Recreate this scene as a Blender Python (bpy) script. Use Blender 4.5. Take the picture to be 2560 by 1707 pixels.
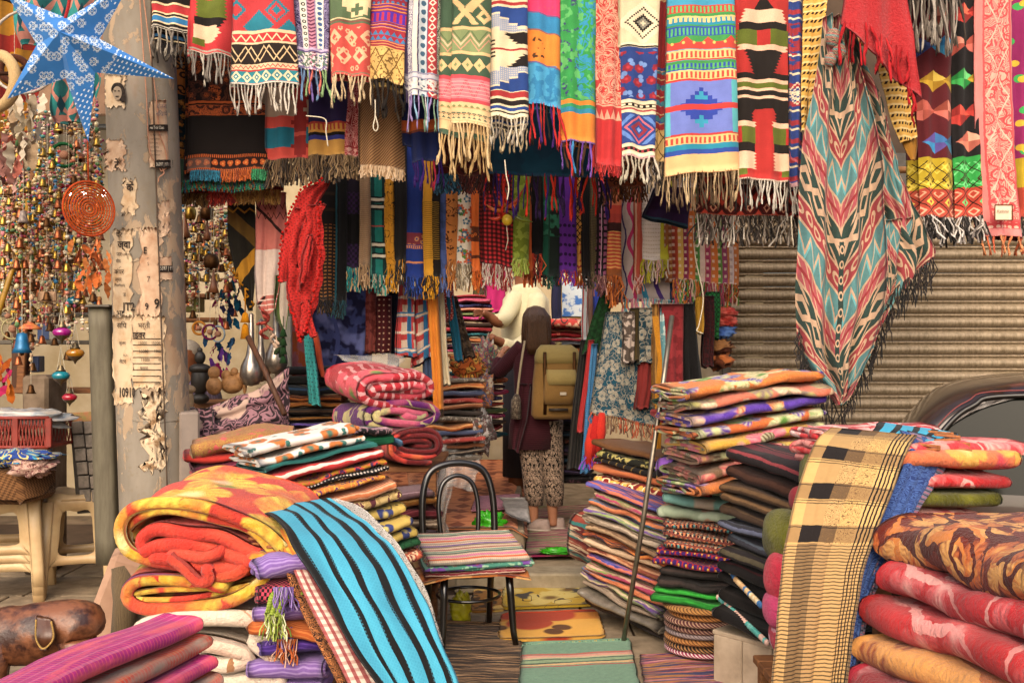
import bpy,math,random
import numpy as np
from mathutils import Vector,Matrix,noise as mnoise
# ------------------------------------------------------------------ camera, sky, sun, exposure
for o in list(bpy.data.objects):
 bpy.data.objects.remove(o,do_unlink=True)
SC = bpy.context.scene
COL = SC.collection
F,CX,HY,EYE = 2450.0,1280.0,870.0,1.5      # focal length in photo pixels, principal column, horizon row, eye height
cam_d = bpy.data.cameras.new('camera')
cam = bpy.data.objects.new('camera',cam_d)
COL.objects.link(cam)
cam.location = (0,0,EYE)
cam.rotation_euler = (math.radians(90),0,0)
cam_d.sensor_width = 36
cam_d.lens = 36 * F / 2560
cam_d.shift_y = (HY - 853.5) / 2560
cam_d.clip_end = 200
SC.camera = cam
W = bpy.data.worlds.new('World')
SC.world = W
W.use_nodes = True
wn = W.node_tree
sky = wn.nodes.new('ShaderNodeTexSky')
sky.sky_type = 'NISHITA'
sky.sun_disc = False
SUN_EL,SUN_AZ = 40,190
sky.sun_elevation = math.radians(SUN_EL)
sky.sun_rotation = math.radians(SUN_AZ)
sky.air_density = 1.0
sky.dust_density = 6.0
sky.ozone_density = 0.3
wn.links.new(sky.outputs[0],wn.nodes['Background'].inputs[0])
wn.nodes['Background'].inputs[1].default_value = 0.15
sun_d = bpy.data.lights.new('sun','SUN')
sun_d.energy = 0.85
sun_d.angle = math.radians(70)
sun_d.color = (1.0,0.88,0.7)
sun = bpy.data.objects.new('sun',sun_d)
COL.objects.link(sun)
_az,_el = math.radians(SUN_AZ),math.radians(SUN_EL)
_dir = Vector((math.sin(_az) * math.cos(_el),math.cos(_az) * math.cos(_el),math.sin(_el)))
sun.rotation_euler = _dir.to_track_quat('Z','Y').to_euler()
vs = SC.view_settings
vs.view_transform = 'Standard'
vs.look = 'None'
vs.exposure = 0.92
vs.gamma = 1
vs.use_curve_mapping = False
SC.render.resolution_x,SC.render.resolution_y = 1024,682
SC.render.engine = 'CYCLES'
R = random.Random(7)
PI = math.pi
def P(px,py,Y):
 return Vector(((px - CX) / F * Y,Y,EYE - (py - HY) / F * Y))
def pxm(Y):
 return F / Y
# ------------------------------------------------------------------ objects and labels
def link(name,me,parent=None,mats=None):
 o = bpy.data.objects.new(name,me)
 COL.objects.link(o)
 if parent is not None:
  o.parent = parent
  o.matrix_parent_inverse = parent.matrix_basis.inverted()
 return o
def tag(o,label,cat=None,group=None,kind=None):
 if label: o['label'] = label
 if cat: o['category'] = cat
 if group: o['group'] = group
 if kind: o['kind'] = kind
 return o
def thing(name,label,cat,loc=(0,0,0),group=None):
 o = bpy.data.objects.new(name,None)
 COL.objects.link(o)
 o.empty_display_size = .05
 o.location = loc
 o.matrix_basis = Matrix.Translation(Vector(loc))
 return tag(o,label,cat,group)
def structure(o):
 o['kind'] = 'structure'
 return o
# ------------------------------------------------------------------ meshes
def mesh_np(name,V,Q,UV=None,mat=None,smooth=True,T=None):
 me = bpy.data.meshes.new(name)
 V = np.asarray(V,dtype=np.float32)
 Q = np.asarray(Q,dtype=np.int32).reshape(-1,4)
 T = np.zeros((0,3),np.int32) if T is None else np.asarray(T,np.int32).reshape(-1,3)
 me.vertices.add(len(V))
 me.vertices.foreach_set('co',V.ravel())
 li = np.concatenate([Q.ravel(),T.ravel()])
 me.loops.add(len(li))
 me.loops.foreach_set('vertex_index',li)
 st = np.concatenate([np.arange(len(Q)) * 4,len(Q) * 4 + np.arange(len(T)) * 3]).astype(np.int32)
 me.polygons.add(len(st))
 me.polygons.foreach_set('loop_start',st)
 me.polygons.foreach_set('use_smooth',np.full(len(st),bool(smooth)))
 if UV is not None:
  l = me.uv_layers.new(name='UVMap')
  l.data.foreach_set('uv',np.asarray(UV,np.float32)[li].ravel())
 me.update(calc_edges=True)
 me.validate()
 if mat is not None:
  me.materials.append(mat)
 return me
def gridq(n,m,off=0,flip=False):
 i = np.arange(n - 1)[:,None] * m + np.arange(m - 1)[None,:] + off
 q = np.stack([i,i + 1,i + m + 1,i + m],-1).reshape(-1,4)
 return q[:,::-1] if flip else q
def sheet(name,Cc,t,mat,UV,parent=None,rim=True):
 n,m = Cc.shape[:2]
 du = np.gradient(Cc,axis=0)
 dv = np.gradient(Cc,axis=1)
 nr = np.cross(du,dv)
 nr /= (np.linalg.norm(nr,axis=2,keepdims=True) + 1e-12)
 tt = t if np.isscalar(t) else np.asarray(t)[...,None]
 A = (Cc + nr * tt / 2).reshape(-1,3)
 B = (Cc - nr * tt / 2).reshape(-1,3)
 uv = UV.reshape(-1,2)
 idx = np.arange(n * m).reshape(n,m)
 loop = np.concatenate([idx[0,:-1],idx[:-1,-1],idx[-1,:0:-1],idx[:0:-1,0]])
 inner = np.concatenate([idx[1,:-1],idx[:-1,-2],idx[-2,:0:-1],idx[:0:-1,1]])
 Cf = Cc.reshape(-1,3)
 out = Cf[loop] - Cf[inner]
 out /= (np.linalg.norm(out,axis=1,keepdims=True) + 1e-9)
 th = t if np.isscalar(t) else np.asarray(t).reshape(-1)[loop][:,None]
 N = n * m
 k = len(loop)
 nl = nr.reshape(-1,3)[loop]
 angs = [PI / 2] if (not np.isscalar(t) or t < .015) else [PI / 4,PI / 2,3 * PI / 4]
 M = [Cf[loop] + out * th * .5 * math.sin(q) + nl * th * .5 * math.cos(q) for q in angs]
 rows = [loop] + [2 * N + k * i + np.arange(k) for i in range(len(angs))] + [loop + N]
 nx = np.roll(np.arange(k),-1)
 qs = [np.stack([p_,q_,q_[nx],p_[nx]],-1) for p_,q_ in zip(rows,rows[1:])]
 Q = np.concatenate([gridq(n,m,0,True),gridq(n,m,N)] + qs)
 M = np.concatenate(M)
 me = mesh_np(name,np.concatenate([A,B,M]),Q,np.concatenate([uv,uv + (0 if len(angs) < 3 else .37)] + [uv[loop] + np.array([[q * float(np.max(t)) * .5,0]]) for q in angs]),mat)
 return link(name,me,parent)
def catmull(pts,n,closed=False):
 p = np.asarray(pts,float)
 if closed:
  p = np.concatenate([p[-1:],p,p[:2]])
 else:
  p = np.concatenate([2 * p[:1] - p[1:2],p,2 * p[-1:] - p[-2:-1]])
 k = len(p) - 3
 s = np.linspace(0,k - 1e-6,n)
 i = s.astype(int)
 f = (s - i)[:,None]
 a,b,c,d = p[i],p[i + 1],p[i + 2],p[i + 3]
 return .5 * (2 * b + (c - a) * f + (2 * a - 5 * b + 4 * c - d) * f ** 2 + (3 * b - a - 3 * c + d) * f ** 3)
def resample(p,n):
 p = np.asarray(p,float)
 s = np.concatenate([[0],np.cumsum(np.linalg.norm(np.diff(p,axis=0),axis=1))])
 x = np.linspace(0,s[-1],n)
 return np.stack([np.interp(x,s,p[:,k]) for k in range(p.shape[1])],-1),x
_g = np.random.RandomState(3)
def vnoise(shape_pts,scale,seed=0,dims=3):
 rs = np.random.RandomState(seed)
 p = np.asarray(shape_pts) * scale
 o = np.zeros(p.shape[:-1])
 for k in range(6):
  d = rs.normal(size=3)
  o += np.sin(p @ d * 1.6 + rs.uniform(0,6.28))
 return o / 3.2
class MB:
 def __init__(s):
  s.v,s.q,s.t,s.uv,s.n = [],[],[],[],0
 def add(s,V,Q=None,T=None,UV=None):
  V = np.asarray(V,float).reshape(-1,3)
  s.v.append(V)
  if Q is not None and len(Q): s.q.append(np.asarray(Q,int).reshape(-1,4) + s.n)
  if T is not None and len(T): s.t.append(np.asarray(T,int).reshape(-1,3) + s.n)
  s.uv.append(np.zeros((len(V),2)) if UV is None else np.asarray(UV,float).reshape(-1,2))
  s.n += len(V)
  return s
 def box(s,c,d,rot=0,bev=0.0,tilt=0,M=None):
  x,y,z = np.asarray(d) / 2
  b = min(bev,x * .9,y * .9,z * .9)
  if b <= 0:
   V = np.array([[i,j,k] for i in (-x,x) for j in (-y,y) for k in (-z,z)])
   Q = [[0,1,3,2],[4,6,7,5],[0,4,5,1],[2,3,7,6],[0,2,6,4],[1,5,7,3]]
   T = None
  else:
   V = []
   for i in (-1,1):
    for j in (-1,1):
     for k in (-1,1):
      V += [[i * x,j * (y - b),k * (z - b)],[i * (x - b),j * y,k * (z - b)],[i * (x - b),j * (y - b),k * z]]
   V = np.array(V)
   def g(i,j,k): return (i * 4 + j * 2 + k) * 3
   Q,T = [],[]
   for a in (0,1):
    Q.append([g(a,0,0),g(a,1,0),g(a,1,1),g(a,0,1)])
    Q.append([g(0,a,0) + 1,g(1,a,0) + 1,g(1,a,1) + 1,g(0,a,1) + 1])
    Q.append([g(0,0,a) + 2,g(1,0,a) + 2,g(1,1,a) + 2,g(0,1,a) + 2])
    for c_ in (0,1):
     Q.append([g(a,c_,0),g(a,c_,1),g(a,c_,1) + 1,g(a,c_,0) + 1])
     Q.append([g(a,0,c_),g(a,1,c_),g(a,1,c_) + 2,g(a,0,c_) + 2])
     Q.append([g(0,a,c_) + 1,g(1,a,c_) + 1,g(1,a,c_) + 2,g(0,a,c_) + 2])
   for i in (0,1):
    for j in (0,1):
     for k in (0,1):
      T.append([g(i,j,k),g(i,j,k) + 1,g(i,j,k) + 2])
  if M is not None:
   V = V @ np.array(M.to_3x3()).T
  else:
   if tilt:
    c_,s_ = math.cos(tilt),math.sin(tilt)
    V = V @ np.array([[c_,0,s_],[0,1,0],[-s_,0,c_]]).T
   if rot:
    c_,s_ = math.cos(rot),math.sin(rot)
    V = V @ np.array([[c_,-s_,0],[s_,c_,0],[0,0,1]]).T
  UV = V[:,:2] + V[:,2:3]
  return s.add(V + np.asarray(c,float),Q,T,UV)
 def tube(s,pts,r,sides=8,cap=True,twist=0.0,lobes=0,sq=1.0):
  p = np.asarray([tuple(q) for q in pts],float)
  n = len(p)
  r = np.full(n,r,float) if np.isscalar(r) else np.asarray(r,float)
  tg = np.gradient(p,axis=0)
  tg /= np.linalg.norm(tg,axis=1,keepdims=True) + 1e-9
  up = np.array([0.13,0.31,1.0]) if abs(tg[:,2]).mean() < .8 else np.array([0.1,1.0,.13])
  u = np.cross(np.broadcast_to(up,tg.shape),tg)
  u /= np.linalg.norm(u,axis=1,keepdims=True) + 1e-9
  w = np.cross(tg,u)
  a = np.arange(sides) * 2 * PI / sides
  ang = a[None,:] + (np.linspace(0,twist,n))[:,None]
  rr = r[:,None] * np.ones((1,sides))
  if lobes: rr = rr * (1 + .38 * np.cos(lobes * a))[None,:]
  V = p[:,None,:] + rr[...,None] * (np.cos(ang)[...,None] * u[:,None,:] + sq * np.sin(ang)[...,None] * w[:,None,:])
  i = np.arange(n - 1)[:,None] * sides + np.arange(sides)[None,:]
  j = np.arange(n - 1)[:,None] * sides + (np.arange(sides)[None,:] + 1) % sides
  Q = np.stack([i,j,j + sides,i + sides],-1).reshape(-1,4)
  d = np.concatenate([[0],np.cumsum(np.linalg.norm(np.diff(p,axis=0),axis=1))])
  UV = np.stack(np.broadcast_arrays(a[None,:] / 6.28,d[:,None]),-1).reshape(-1,2)
  V = V.reshape(-1,3)
  T = []
  if cap:
   V = np.concatenate([V,p[:1],p[-1:]])
   UV = np.concatenate([UV,UV[:1],UV[-1:]])
   e = n * sides
   for k in range(sides):
    T.append([k,e,(k + 1) % sides])
    T.append([e - sides + k,e - sides + (k + 1) % sides,e + 1])
  return s.add(V,Q,T,UV)
 def lathe(s,prof,c=(0,0,0),seg=12,M=None,sx=1,sy=1):
  p = np.asarray(prof,float)
  a = np.arange(seg) * 2 * PI / seg
  V = np.stack([p[:,:1] * np.cos(a) * sx,p[:,:1] * np.sin(a) * sy,np.broadcast_to(p[:,1:2],(len(p),seg))],-1).reshape(-1,3)
  i = np.arange(len(p) - 1)[:,None] * seg + np.arange(seg)[None,:]
  j = np.arange(len(p) - 1)[:,None] * seg + (np.arange(seg)[None,:] + 1) % seg
  Q = np.stack([i,j,j + seg,i + seg],-1).reshape(-1,4)
  UV = np.stack(np.broadcast_arrays(a[None,:] / 6.28,p[:,1:2]),-1).reshape(-1,2)
  if M is not None: V = V @ np.array(M.to_3x3()).T
  return s.add(V + np.asarray(tuple(c),float),Q,None,UV)
 def loft(s,rings,seg=16,e=1.0,cap=True):
  a = np.arange(seg) * 2 * PI / seg
  g = lambda q: np.sign(q) * np.abs(q) ** e
  V = []
  for rg in rings:
   c,rx,ry = rg[:3]
   x,y = rx * g(np.cos(a)),ry * g(np.sin(a))
   if len(rg) > 3: x,y = x * math.cos(rg[3]) - y * math.sin(rg[3]),x * math.sin(rg[3]) + y * math.cos(rg[3])
   V.append(np.stack([c[0] + x,c[1] + y,np.full(seg,c[2])],-1))
  n = len(rings)
  V = np.concatenate(V)
  i = np.arange(n - 1)[:,None] * seg + np.arange(seg)[None,:]
  j = np.arange(n - 1)[:,None] * seg + (np.arange(seg)[None,:] + 1) % seg
  Q = np.stack([i,j,j + seg,i + seg],-1).reshape(-1,4)
  UV = np.stack(np.broadcast_arrays((a * .15)[None,:],np.array([rg[0][2] for rg in rings])[:,None]),-1).reshape(-1,2)
  T = []
  if cap:
   V = np.concatenate([V,[tuple(rings[0][0])],[tuple(rings[-1][0])]])
   UV = np.concatenate([UV,UV[:1],UV[-1:]])
   for k in range(seg):
    T += [[k,n * seg,(k + 1) % seg],[(n - 1) * seg + k,(n - 1) * seg + (k + 1) % seg,n * seg + 1]]
  return s.add(V,Q,T,UV)
 def ball(s,c,r,seg=8,rings=5,M=None):
  rx,ry,rz = (r,r,r) if np.isscalar(r) else r
  pr = [(math.sin(PI * k / rings) if 0 < k < rings else 1e-4,-math.cos(PI * k / rings)) for k in range(rings + 1)]
  p = np.asarray(pr)
  a = np.arange(seg) * 2 * PI / seg
  V = np.stack([p[:,:1] * np.cos(a) * rx,p[:,:1] * np.sin(a) * ry,np.broadcast_to(p[:,1:2],(len(p),seg)) * rz],-1).reshape(-1,3)
  i = np.arange(rings)[:,None] * seg + np.arange(seg)[None,:]
  j = np.arange(rings)[:,None] * seg + (np.arange(seg)[None,:] + 1) % seg
  Q = np.stack([i,j,j + seg,i + seg],-1).reshape(-1,4)
  UV = np.stack(np.broadcast_arrays(a[None,:] / 6.28,p[:,1:2]),-1).reshape(-1,2)
  if M is not None: V = V @ np.array(M.to_3x3()).T
  return s.add(V + np.asarray(tuple(c),float),Q,None,UV)
 def torus(s,c,R_,r,seg=24,sides=6,M=None):
  a = np.arange(seg) * 2 * PI / seg
  b = np.arange(sides) * 2 * PI / sides
  rr = R_ + r * np.cos(b)[None,:]
  V = np.stack([rr * np.cos(a)[:,None],rr * np.sin(a)[:,None],np.broadcast_to(r * np.sin(b)[None,:],(seg,sides))],-1).reshape(-1,3)
  i = np.arange(seg)[:,None] * sides + np.arange(sides)[None,:]
  j = np.arange(seg)[:,None] * sides + (np.arange(sides)[None,:] + 1) % sides
  i2 = ((np.arange(seg)[:,None] + 1) % seg) * sides + np.arange(sides)[None,:]
  j2 = ((np.arange(seg)[:,None] + 1) % seg) * sides + (np.arange(sides)[None,:] + 1) % sides
  Q = np.stack([i,j,j2,i2],-1).reshape(-1,4)
  UV = np.stack(np.broadcast_arrays(a[:,None] * R_,b[None,:] / 6.28),-1).reshape(-1,2)
  if M is not None: V = V @ np.array(M.to_3x3()).T
  return s.add(V + np.asarray(tuple(c),float),Q,None,UV)
 def data(s,name,mat,smooth=True):
  V = np.concatenate(s.v)
  Q = np.concatenate(s.q) if s.q else np.zeros((0,4),int)
  T = np.concatenate(s.t) if s.t else None
  return mesh_np(name,V,Q,np.concatenate(s.uv),mat,smooth,T)
 def build(s,name,mat,parent=None,smooth=True):
  return link(name,s.data(name,mat,smooth),parent)
FACE_CAM = Matrix.Rotation(PI / 2,4,'X')      # turns a flat XY shape upright, facing the street
# ------------------------------------------------------------------ node expressions
def lin(c):
 return c / 12.92 if c <= .04045 else ((c + .055) / 1.055) ** 2.4
SAT = 1.0
def hx(h,k=1.0):
 h = h.lstrip('#')
 r,g,b = (lin(int(h[i:i + 2],16) / 255) * k * .84 for i in (0,2,4))
 return (min(r,.86),min(g,.86),min(b,.86),1)
class E:
 nt = None
 def __init__(s,v): s.v = v
 def _o(op,*a,clamp=False):
  if all(not isinstance(x.v if isinstance(x,E) else x,bpy.types.NodeSocket) for x in a) and op in ('ADD','SUBTRACT','MULTIPLY','DIVIDE'):
   f = [x.v if isinstance(x,E) else x for x in a]
   return E({'ADD': f[0] + f[1],'SUBTRACT': f[0] - f[1],'MULTIPLY': f[0] * f[1],'DIVIDE': f[0] / (f[1] or 1)}[op])
  n = E.nt.nodes.new('ShaderNodeMath')
  n.operation = op
  n.use_clamp = clamp
  for i,x in enumerate(a):
   x = x.v if isinstance(x,E) else x
   if isinstance(x,bpy.types.NodeSocket): E.nt.links.new(x,n.inputs[i])
   else: n.inputs[i].default_value = x
  return E(n.outputs[0])
 def __add__(s,o): return E._o('ADD',s,o)
 __radd__ = __add__
 def __sub__(s,o): return E._o('SUBTRACT',s,o)
 def __rsub__(s,o): return E._o('SUBTRACT',o,s)
 def __mul__(s,o): return E._o('MULTIPLY',s,o)
 __rmul__ = __mul__
 def __truediv__(s,o): return E._o('DIVIDE',s,o)
 def __lt__(s,o): return E._o('LESS_THAN',s,o)
 def __gt__(s,o): return E._o('GREATER_THAN',s,o)
 def abs(s): return E._o('ABSOLUTE',s)
 def floor(s): return E._o('FLOOR',s)
 def fract(s): return E._o('FRACT',s)
 def mod(s,p): return E._o('FLOORED_MODULO',s,p)
 def sin(s): return E._o('SINE',s)
 def cos(s): return E._o('COSINE',s)
 def sqrt(s): return E._o('SQRT',s)
 def pw(s,e): return E._o('POWER',s,e)
 def tri(s,p): return E._o('PINGPONG',s,p / 2) / (p / 2)
 def mx(s,o): return E._o('MAXIMUM',s,o)
 def mn(s,o): return E._o('MINIMUM',s,o)
 def sat(s): return E._o('ADD',s,0.0,clamp=True)
def ss(x,a,b):
 return E._o('ADD',(x - a) / (b - a),0.0,clamp=True)
MATS = {}
class Pat:
 def __init__(s,name,base,rough=.92,warp=1.5,wscale=.1,sheen=.06,fuzz=.18,weave=.35,weave_s=(60,60),rand=True,k=1.0):
  s.m = bpy.data.materials.new(name)
  s.m.use_nodes = True
  s.nt = E.nt = s.m.node_tree
  s.bs = s.nt.nodes['Principled BSDF']
  s.k = k
  s.bdist,s.bscale = .006,.55
  s.rough,s.sheen,s.fuzz,s.weave,s.weave_s = rough,sheen,fuzz,weave,weave_s
  uvn = s.nt.nodes.new('ShaderNodeUVMap')
  sc = s.nt.nodes.new('ShaderNodeVectorMath');sc.operation = 'SCALE';sc.inputs['Scale'].default_value = 100
  s.nt.links.new(uvn.outputs[0],sc.inputs[0])
  s.vec = sc.outputs[0]
  s.raw = s.vec
  if warp:
   nz = s._noise(wscale,2,s.vec)
   a = s.nt.nodes.new('ShaderNodeVectorMath');a.operation = 'MULTIPLY_ADD'
   s.nt.links.new(nz.outputs['Color'],a.inputs[0])
   a.inputs[1].default_value = (2 * warp,2 * warp,0)
   b = s.nt.nodes.new('ShaderNodeVectorMath');b.operation = 'ADD'
   s.nt.links.new(s.vec,b.inputs[0]);b.inputs[1].default_value = (-warp,-warp,0)
   s.nt.links.new(b.outputs[0],a.inputs[2])
   s.vec = a.outputs[0]
  sp = s.nt.nodes.new('ShaderNodeSeparateXYZ')
  s.nt.links.new(s.vec,sp.inputs[0])
  s.u,s.v = E(sp.outputs[0]),E(sp.outputs[1])
  s.u0,s.v0 = s.u,s.v
  s.col = hx(base,s.k)
 def _noise(s,scale,detail=2,vec=None,rough=.5,dist=0):
  n = s.nt.nodes.new('ShaderNodeTexNoise')
  n.inputs['Scale'].default_value = scale
  n.inputs['Detail'].default_value = detail
  n.inputs['Roughness'].default_value = rough
  n.inputs['Distortion'].default_value = dist
  s.nt.links.new(vec if vec is not None else s.vec,n.inputs['Vector'])
  return n
 def vxy(s,x,y,z=0.0):
  n = s.nt.nodes.new('ShaderNodeCombineXYZ')
  for i,q in enumerate((x,y,z)):
   q = q.v if isinstance(q,E) else q
   if isinstance(q,bpy.types.NodeSocket): s.nt.links.new(q,n.inputs[i])
   else: n.inputs[i].default_value = q
  return n.outputs[0]
 def over(s,color,mask):
  c = hx(color,s.k) if isinstance(color,str) else color
  mx = s.nt.nodes.new('ShaderNodeMix')
  mx.data_type = 'RGBA'
  mk = mask.v if isinstance(mask,E) else mask
  if isinstance(mk,bpy.types.NodeSocket): s.nt.links.new(mk,mx.inputs[0])
  else: mx.inputs[0].default_value = mk
  for i,q in ((6,s.col),(7,c)):
   if isinstance(q,bpy.types.NodeSocket): s.nt.links.new(q,mx.inputs[i])
   else: mx.inputs[i].default_value = q
  s.col = mx.outputs[2]
  return s
 def quant(s,q,q2=None):
  s.u = (s.u0 / q).floor() * q
  s.v = (s.v0 / (q2 or q)).floor() * (q2 or q)
  return s
 def unq(s):
  s.u,s.v = s.u0,s.v0
  return s
 def rv(s,a,b): return (s.v0 > a) * (s.v0 < b)
 def ru(s,a,b): return (s.u0 > a) * (s.u0 < b)
 def reg(s,v=None,u=None):
  m_ = None
  if v: m_ = s.rv(*v)
  if u: m_ = s.ru(*u) if m_ is None else m_ * s.ru(*u)
  return m_
 def _r(s,mask,v=None,u=None):
  r = s.reg(v,u)
  return mask if r is None else mask * r
 # ---- motifs
 def h(s,c,a,b,u=None): return s.over(c,s._r(s.rv(a,b),None,u))
 def hl(s,*bands):
  for c,a,b in bands: s.h(c,a,b)
  return s
 def vst(s,c,a,b,v=None): return s.over(c,s._r(s.ru(a,b),v))
 def hrep(s,c,p,d,off=0,v=None,u=None): return s.over(c,s._r((s.v + off).mod(p) < d,v,u))
 def vrep(s,c,p,d,off=0,v=None,u=None): return s.over(c,s._r((s.u + off).mod(p) < d,v,u))
 def zig(s,c,vc,p,a,t,off=0,v=None): return s.over(c,s._r((s.v - vc - ((s.u + off).tri(p) - .5) * a).abs() < t / 2,v))
 def tris(s,c,a,b,p,off=0,flip=False):
  x = (s.v - a) / (b - a)
  t = (s.u + off).tri(p)
  return s.over(c,s._r((x < t) if flip else (x > t),(a,b)))
 def dia(s,c,vc,hh,p,off=0,r0=0.0,r1=1.0,v=None,u=None):
  d = 1 - (s.u + off).tri(p) + (s.v - vc).abs() / hh
  k = (d < r1) if r0 <= 0 else (d < r1) * (d > r0)
  return s.over(c,s._r(k,v,u))
 def lat(s,c,p,q,r0,r1=9,off=0,voff=0,v=None,u=None):
  d = (s.u + off).tri(p) + (s.v + voff).tri(q)
  return s.over(c,s._r((d > r0) * (d < r1),v,u))
 def chk(s,c,p,q,v=None,u=None,off=0):
  a = (((s.u + off) / p).floor() + (s.v / q).floor()).mod(2)
  return s.over(c,s._r(a > .5,v,u))
 def dots(s,c,p,q,r,off=0,voff=0,v=None,u=None,stag=False):
  vv = s.v + voff
  uu = s.u + off
  if stag: uu = uu + (vv / q).floor().mod(2) * (p / 2)
  a = (uu.mod(p) - p / 2)
  b = (vv.mod(q) - q / 2)
  return s.over(c,s._r((a * a + b * b).sqrt() < r,v,u))
 def blob(s,c,scale,thr,seed=0.0,v=None,u=None,sx=1,sy=1,soft=.02,detail=2,dist=0):
  vec = s.vxy(s.u0 * sx + seed * 37.1,s.v0 * sy + seed * 17.7,seed)
  n = s._noise(scale,detail,vec,.5,dist)
  return s.over(c,s._r(ss(E(n.outputs[0]),thr - soft,thr + soft),v,u))
 def orn(s,c,scale,a=.25,b=.4,seed=0.0,v=None,u=None,sx=1,sy=1,feature='F1'):
  vec = s.vxy(s.u0 * sx + seed * 31.7,s.v0 * sy + seed * 13.1)
  n = s.nt.nodes.new('ShaderNodeTexVoronoi')
  n.voronoi_dimensions = '2D'
  n.feature = feature
  n.inputs['Scale'].default_value = scale
  s.nt.links.new(vec,n.inputs['Vector'])
  d = E(n.outputs['Distance'])
  return s.over(c,s._r((d > a) * (d < b),v,u))
 def swirl(s,c,scale,period=.12,duty=.5,seed=0.0,v=None,u=None,detail=1,dist=1.0,sx=1,sy=1):
  vec = s.vxy(s.u0 * sx + seed * 31.7,s.v0 * sy + seed * 13.1,seed)
  n = s._noise(scale,detail,vec,.5,dist)
  return s.over(c,s._r(E(n.outputs[0]).mod(period) < period * duty,v,u))
 def flower(s,c,scale,n=5,R_=.34,cc=None,seed=0.0,v=None,u=None,rnd=.8,line=None,lob=.35,sx=1,sy=1,rc=.09,keep=None,vein=None):
  vec = s.vxy(s.u0 * sx + seed * 31.7,s.v0 * sy + seed * 13.1)
  vo = s.nt.nodes.new('ShaderNodeTexVoronoi')
  vo.voronoi_dimensions = '2D'
  vo.inputs['Scale'].default_value = scale
  vo.inputs['Randomness'].default_value = rnd
  s.nt.links.new(vec,vo.inputs['Vector'])
  sb = s.nt.nodes.new('ShaderNodeVectorMath');sb.operation = 'SUBTRACT'
  s.nt.links.new(vec,sb.inputs[0]);s.nt.links.new(vo.outputs['Position'],sb.inputs[1])
  sp = s.nt.nodes.new('ShaderNodeSeparateXYZ');s.nt.links.new(sb.outputs[0],sp.inputs[0])
  ang = E._o('ARCTAN2',E(sp.outputs[1]),E(sp.outputs[0]))
  cs = s.nt.nodes.new('ShaderNodeSeparateColor');s.nt.links.new(vo.outputs['Color'],cs.inputs[0])
  ph = E(cs.outputs[0]) * 6.28
  d = E(vo.outputs['Distance'])
  rad = ((ang * (n / 2) + ph).cos().abs().pw(.6) * lob + (1 - lob)) * R_
  mk = ss(rad - d,0.0,.05)
  if keep is not None: mk = mk * (E(cs.outputs[1]) < keep)
  s.over(c,s._r(mk,v,u))
  if vein:
   s.over(vein,s._r(mk * ((ang * 17 + d * 9).sin() * .5 + .5) * ss(d / R_,.15,.9) * .75,v,u))
  if line: s.over(line,s._r(mk * (d > rad - .06),v,u))
  if cc: s.over(cc,s._r((ss(rc + .07 - d,0.0,.1)) if keep is None else ss(rc + .07 - d,0.0,.1) * (E(cs.outputs[1]) < keep),v,u))
  return s
 def wave(s,c,uc,a,p,t,ph=0,v=None): return s.over(c,s._r((s.u - uc - ((s.v + ph) * (6.283 / p)).sin() * a).abs() < t / 2,v))
 def plaid(s,c,p,d,a=.5,off=0,v=None,u=None):
  s.over(c,s._r(((s.u + off).mod(p) < d) * a,v,u))
  return s.over(c,s._r(((s.v + off).mod(p) < d) * a,v,u))
 def fade(s,c,a,b,amt=1.0): return s.over(c,ss(s.v0,a,b) * amt)
 def done(s):
  nt = s.nt
  E.nt = nt
  big = s._noise(.03,3,s.raw)
  fine = s._noise(.4,4,s.raw,.7)
  f = E(fine.outputs[0]) * (s.fuzz * 2.4) + E(big.outputs[0]) * .4 + (1 - s.fuzz * 1.2 - .2)
  hs = nt.nodes.new('ShaderNodeHueSaturation')
  hs.inputs['Saturation'].default_value = .97
  nt.links.new(f.v,hs.inputs['Value'])
  if isinstance(s.col,bpy.types.NodeSocket): nt.links.new(s.col,hs.inputs['Color'])
  else: hs.inputs['Color'].default_value = s.col
  nt.links.new(hs.outputs[0],s.bs.inputs['Base Color'])
  s.bs.inputs['Roughness'].default_value = s.rough
  s.bs.inputs['Specular IOR Level'].default_value = .2
  if s.sheen:
   s.bs.inputs['Sheen Weight'].default_value = s.sheen
   s.bs.inputs['Sheen Roughness'].default_value = .5
  if s.weave:
   a,b = s.weave_s
   wv = s._noise(s.bscale,4,s.raw,.7)
   bp = nt.nodes.new('ShaderNodeBump')
   bp.inputs['Strength'].default_value = s.weave
   bp.inputs['Distance'].default_value = s.bdist
   nt.links.new(wv.outputs[0],bp.inputs['Height'])
   nt.links.new(bp.outputs[0],s.bs.inputs['Normal'])
  return s.m
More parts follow.
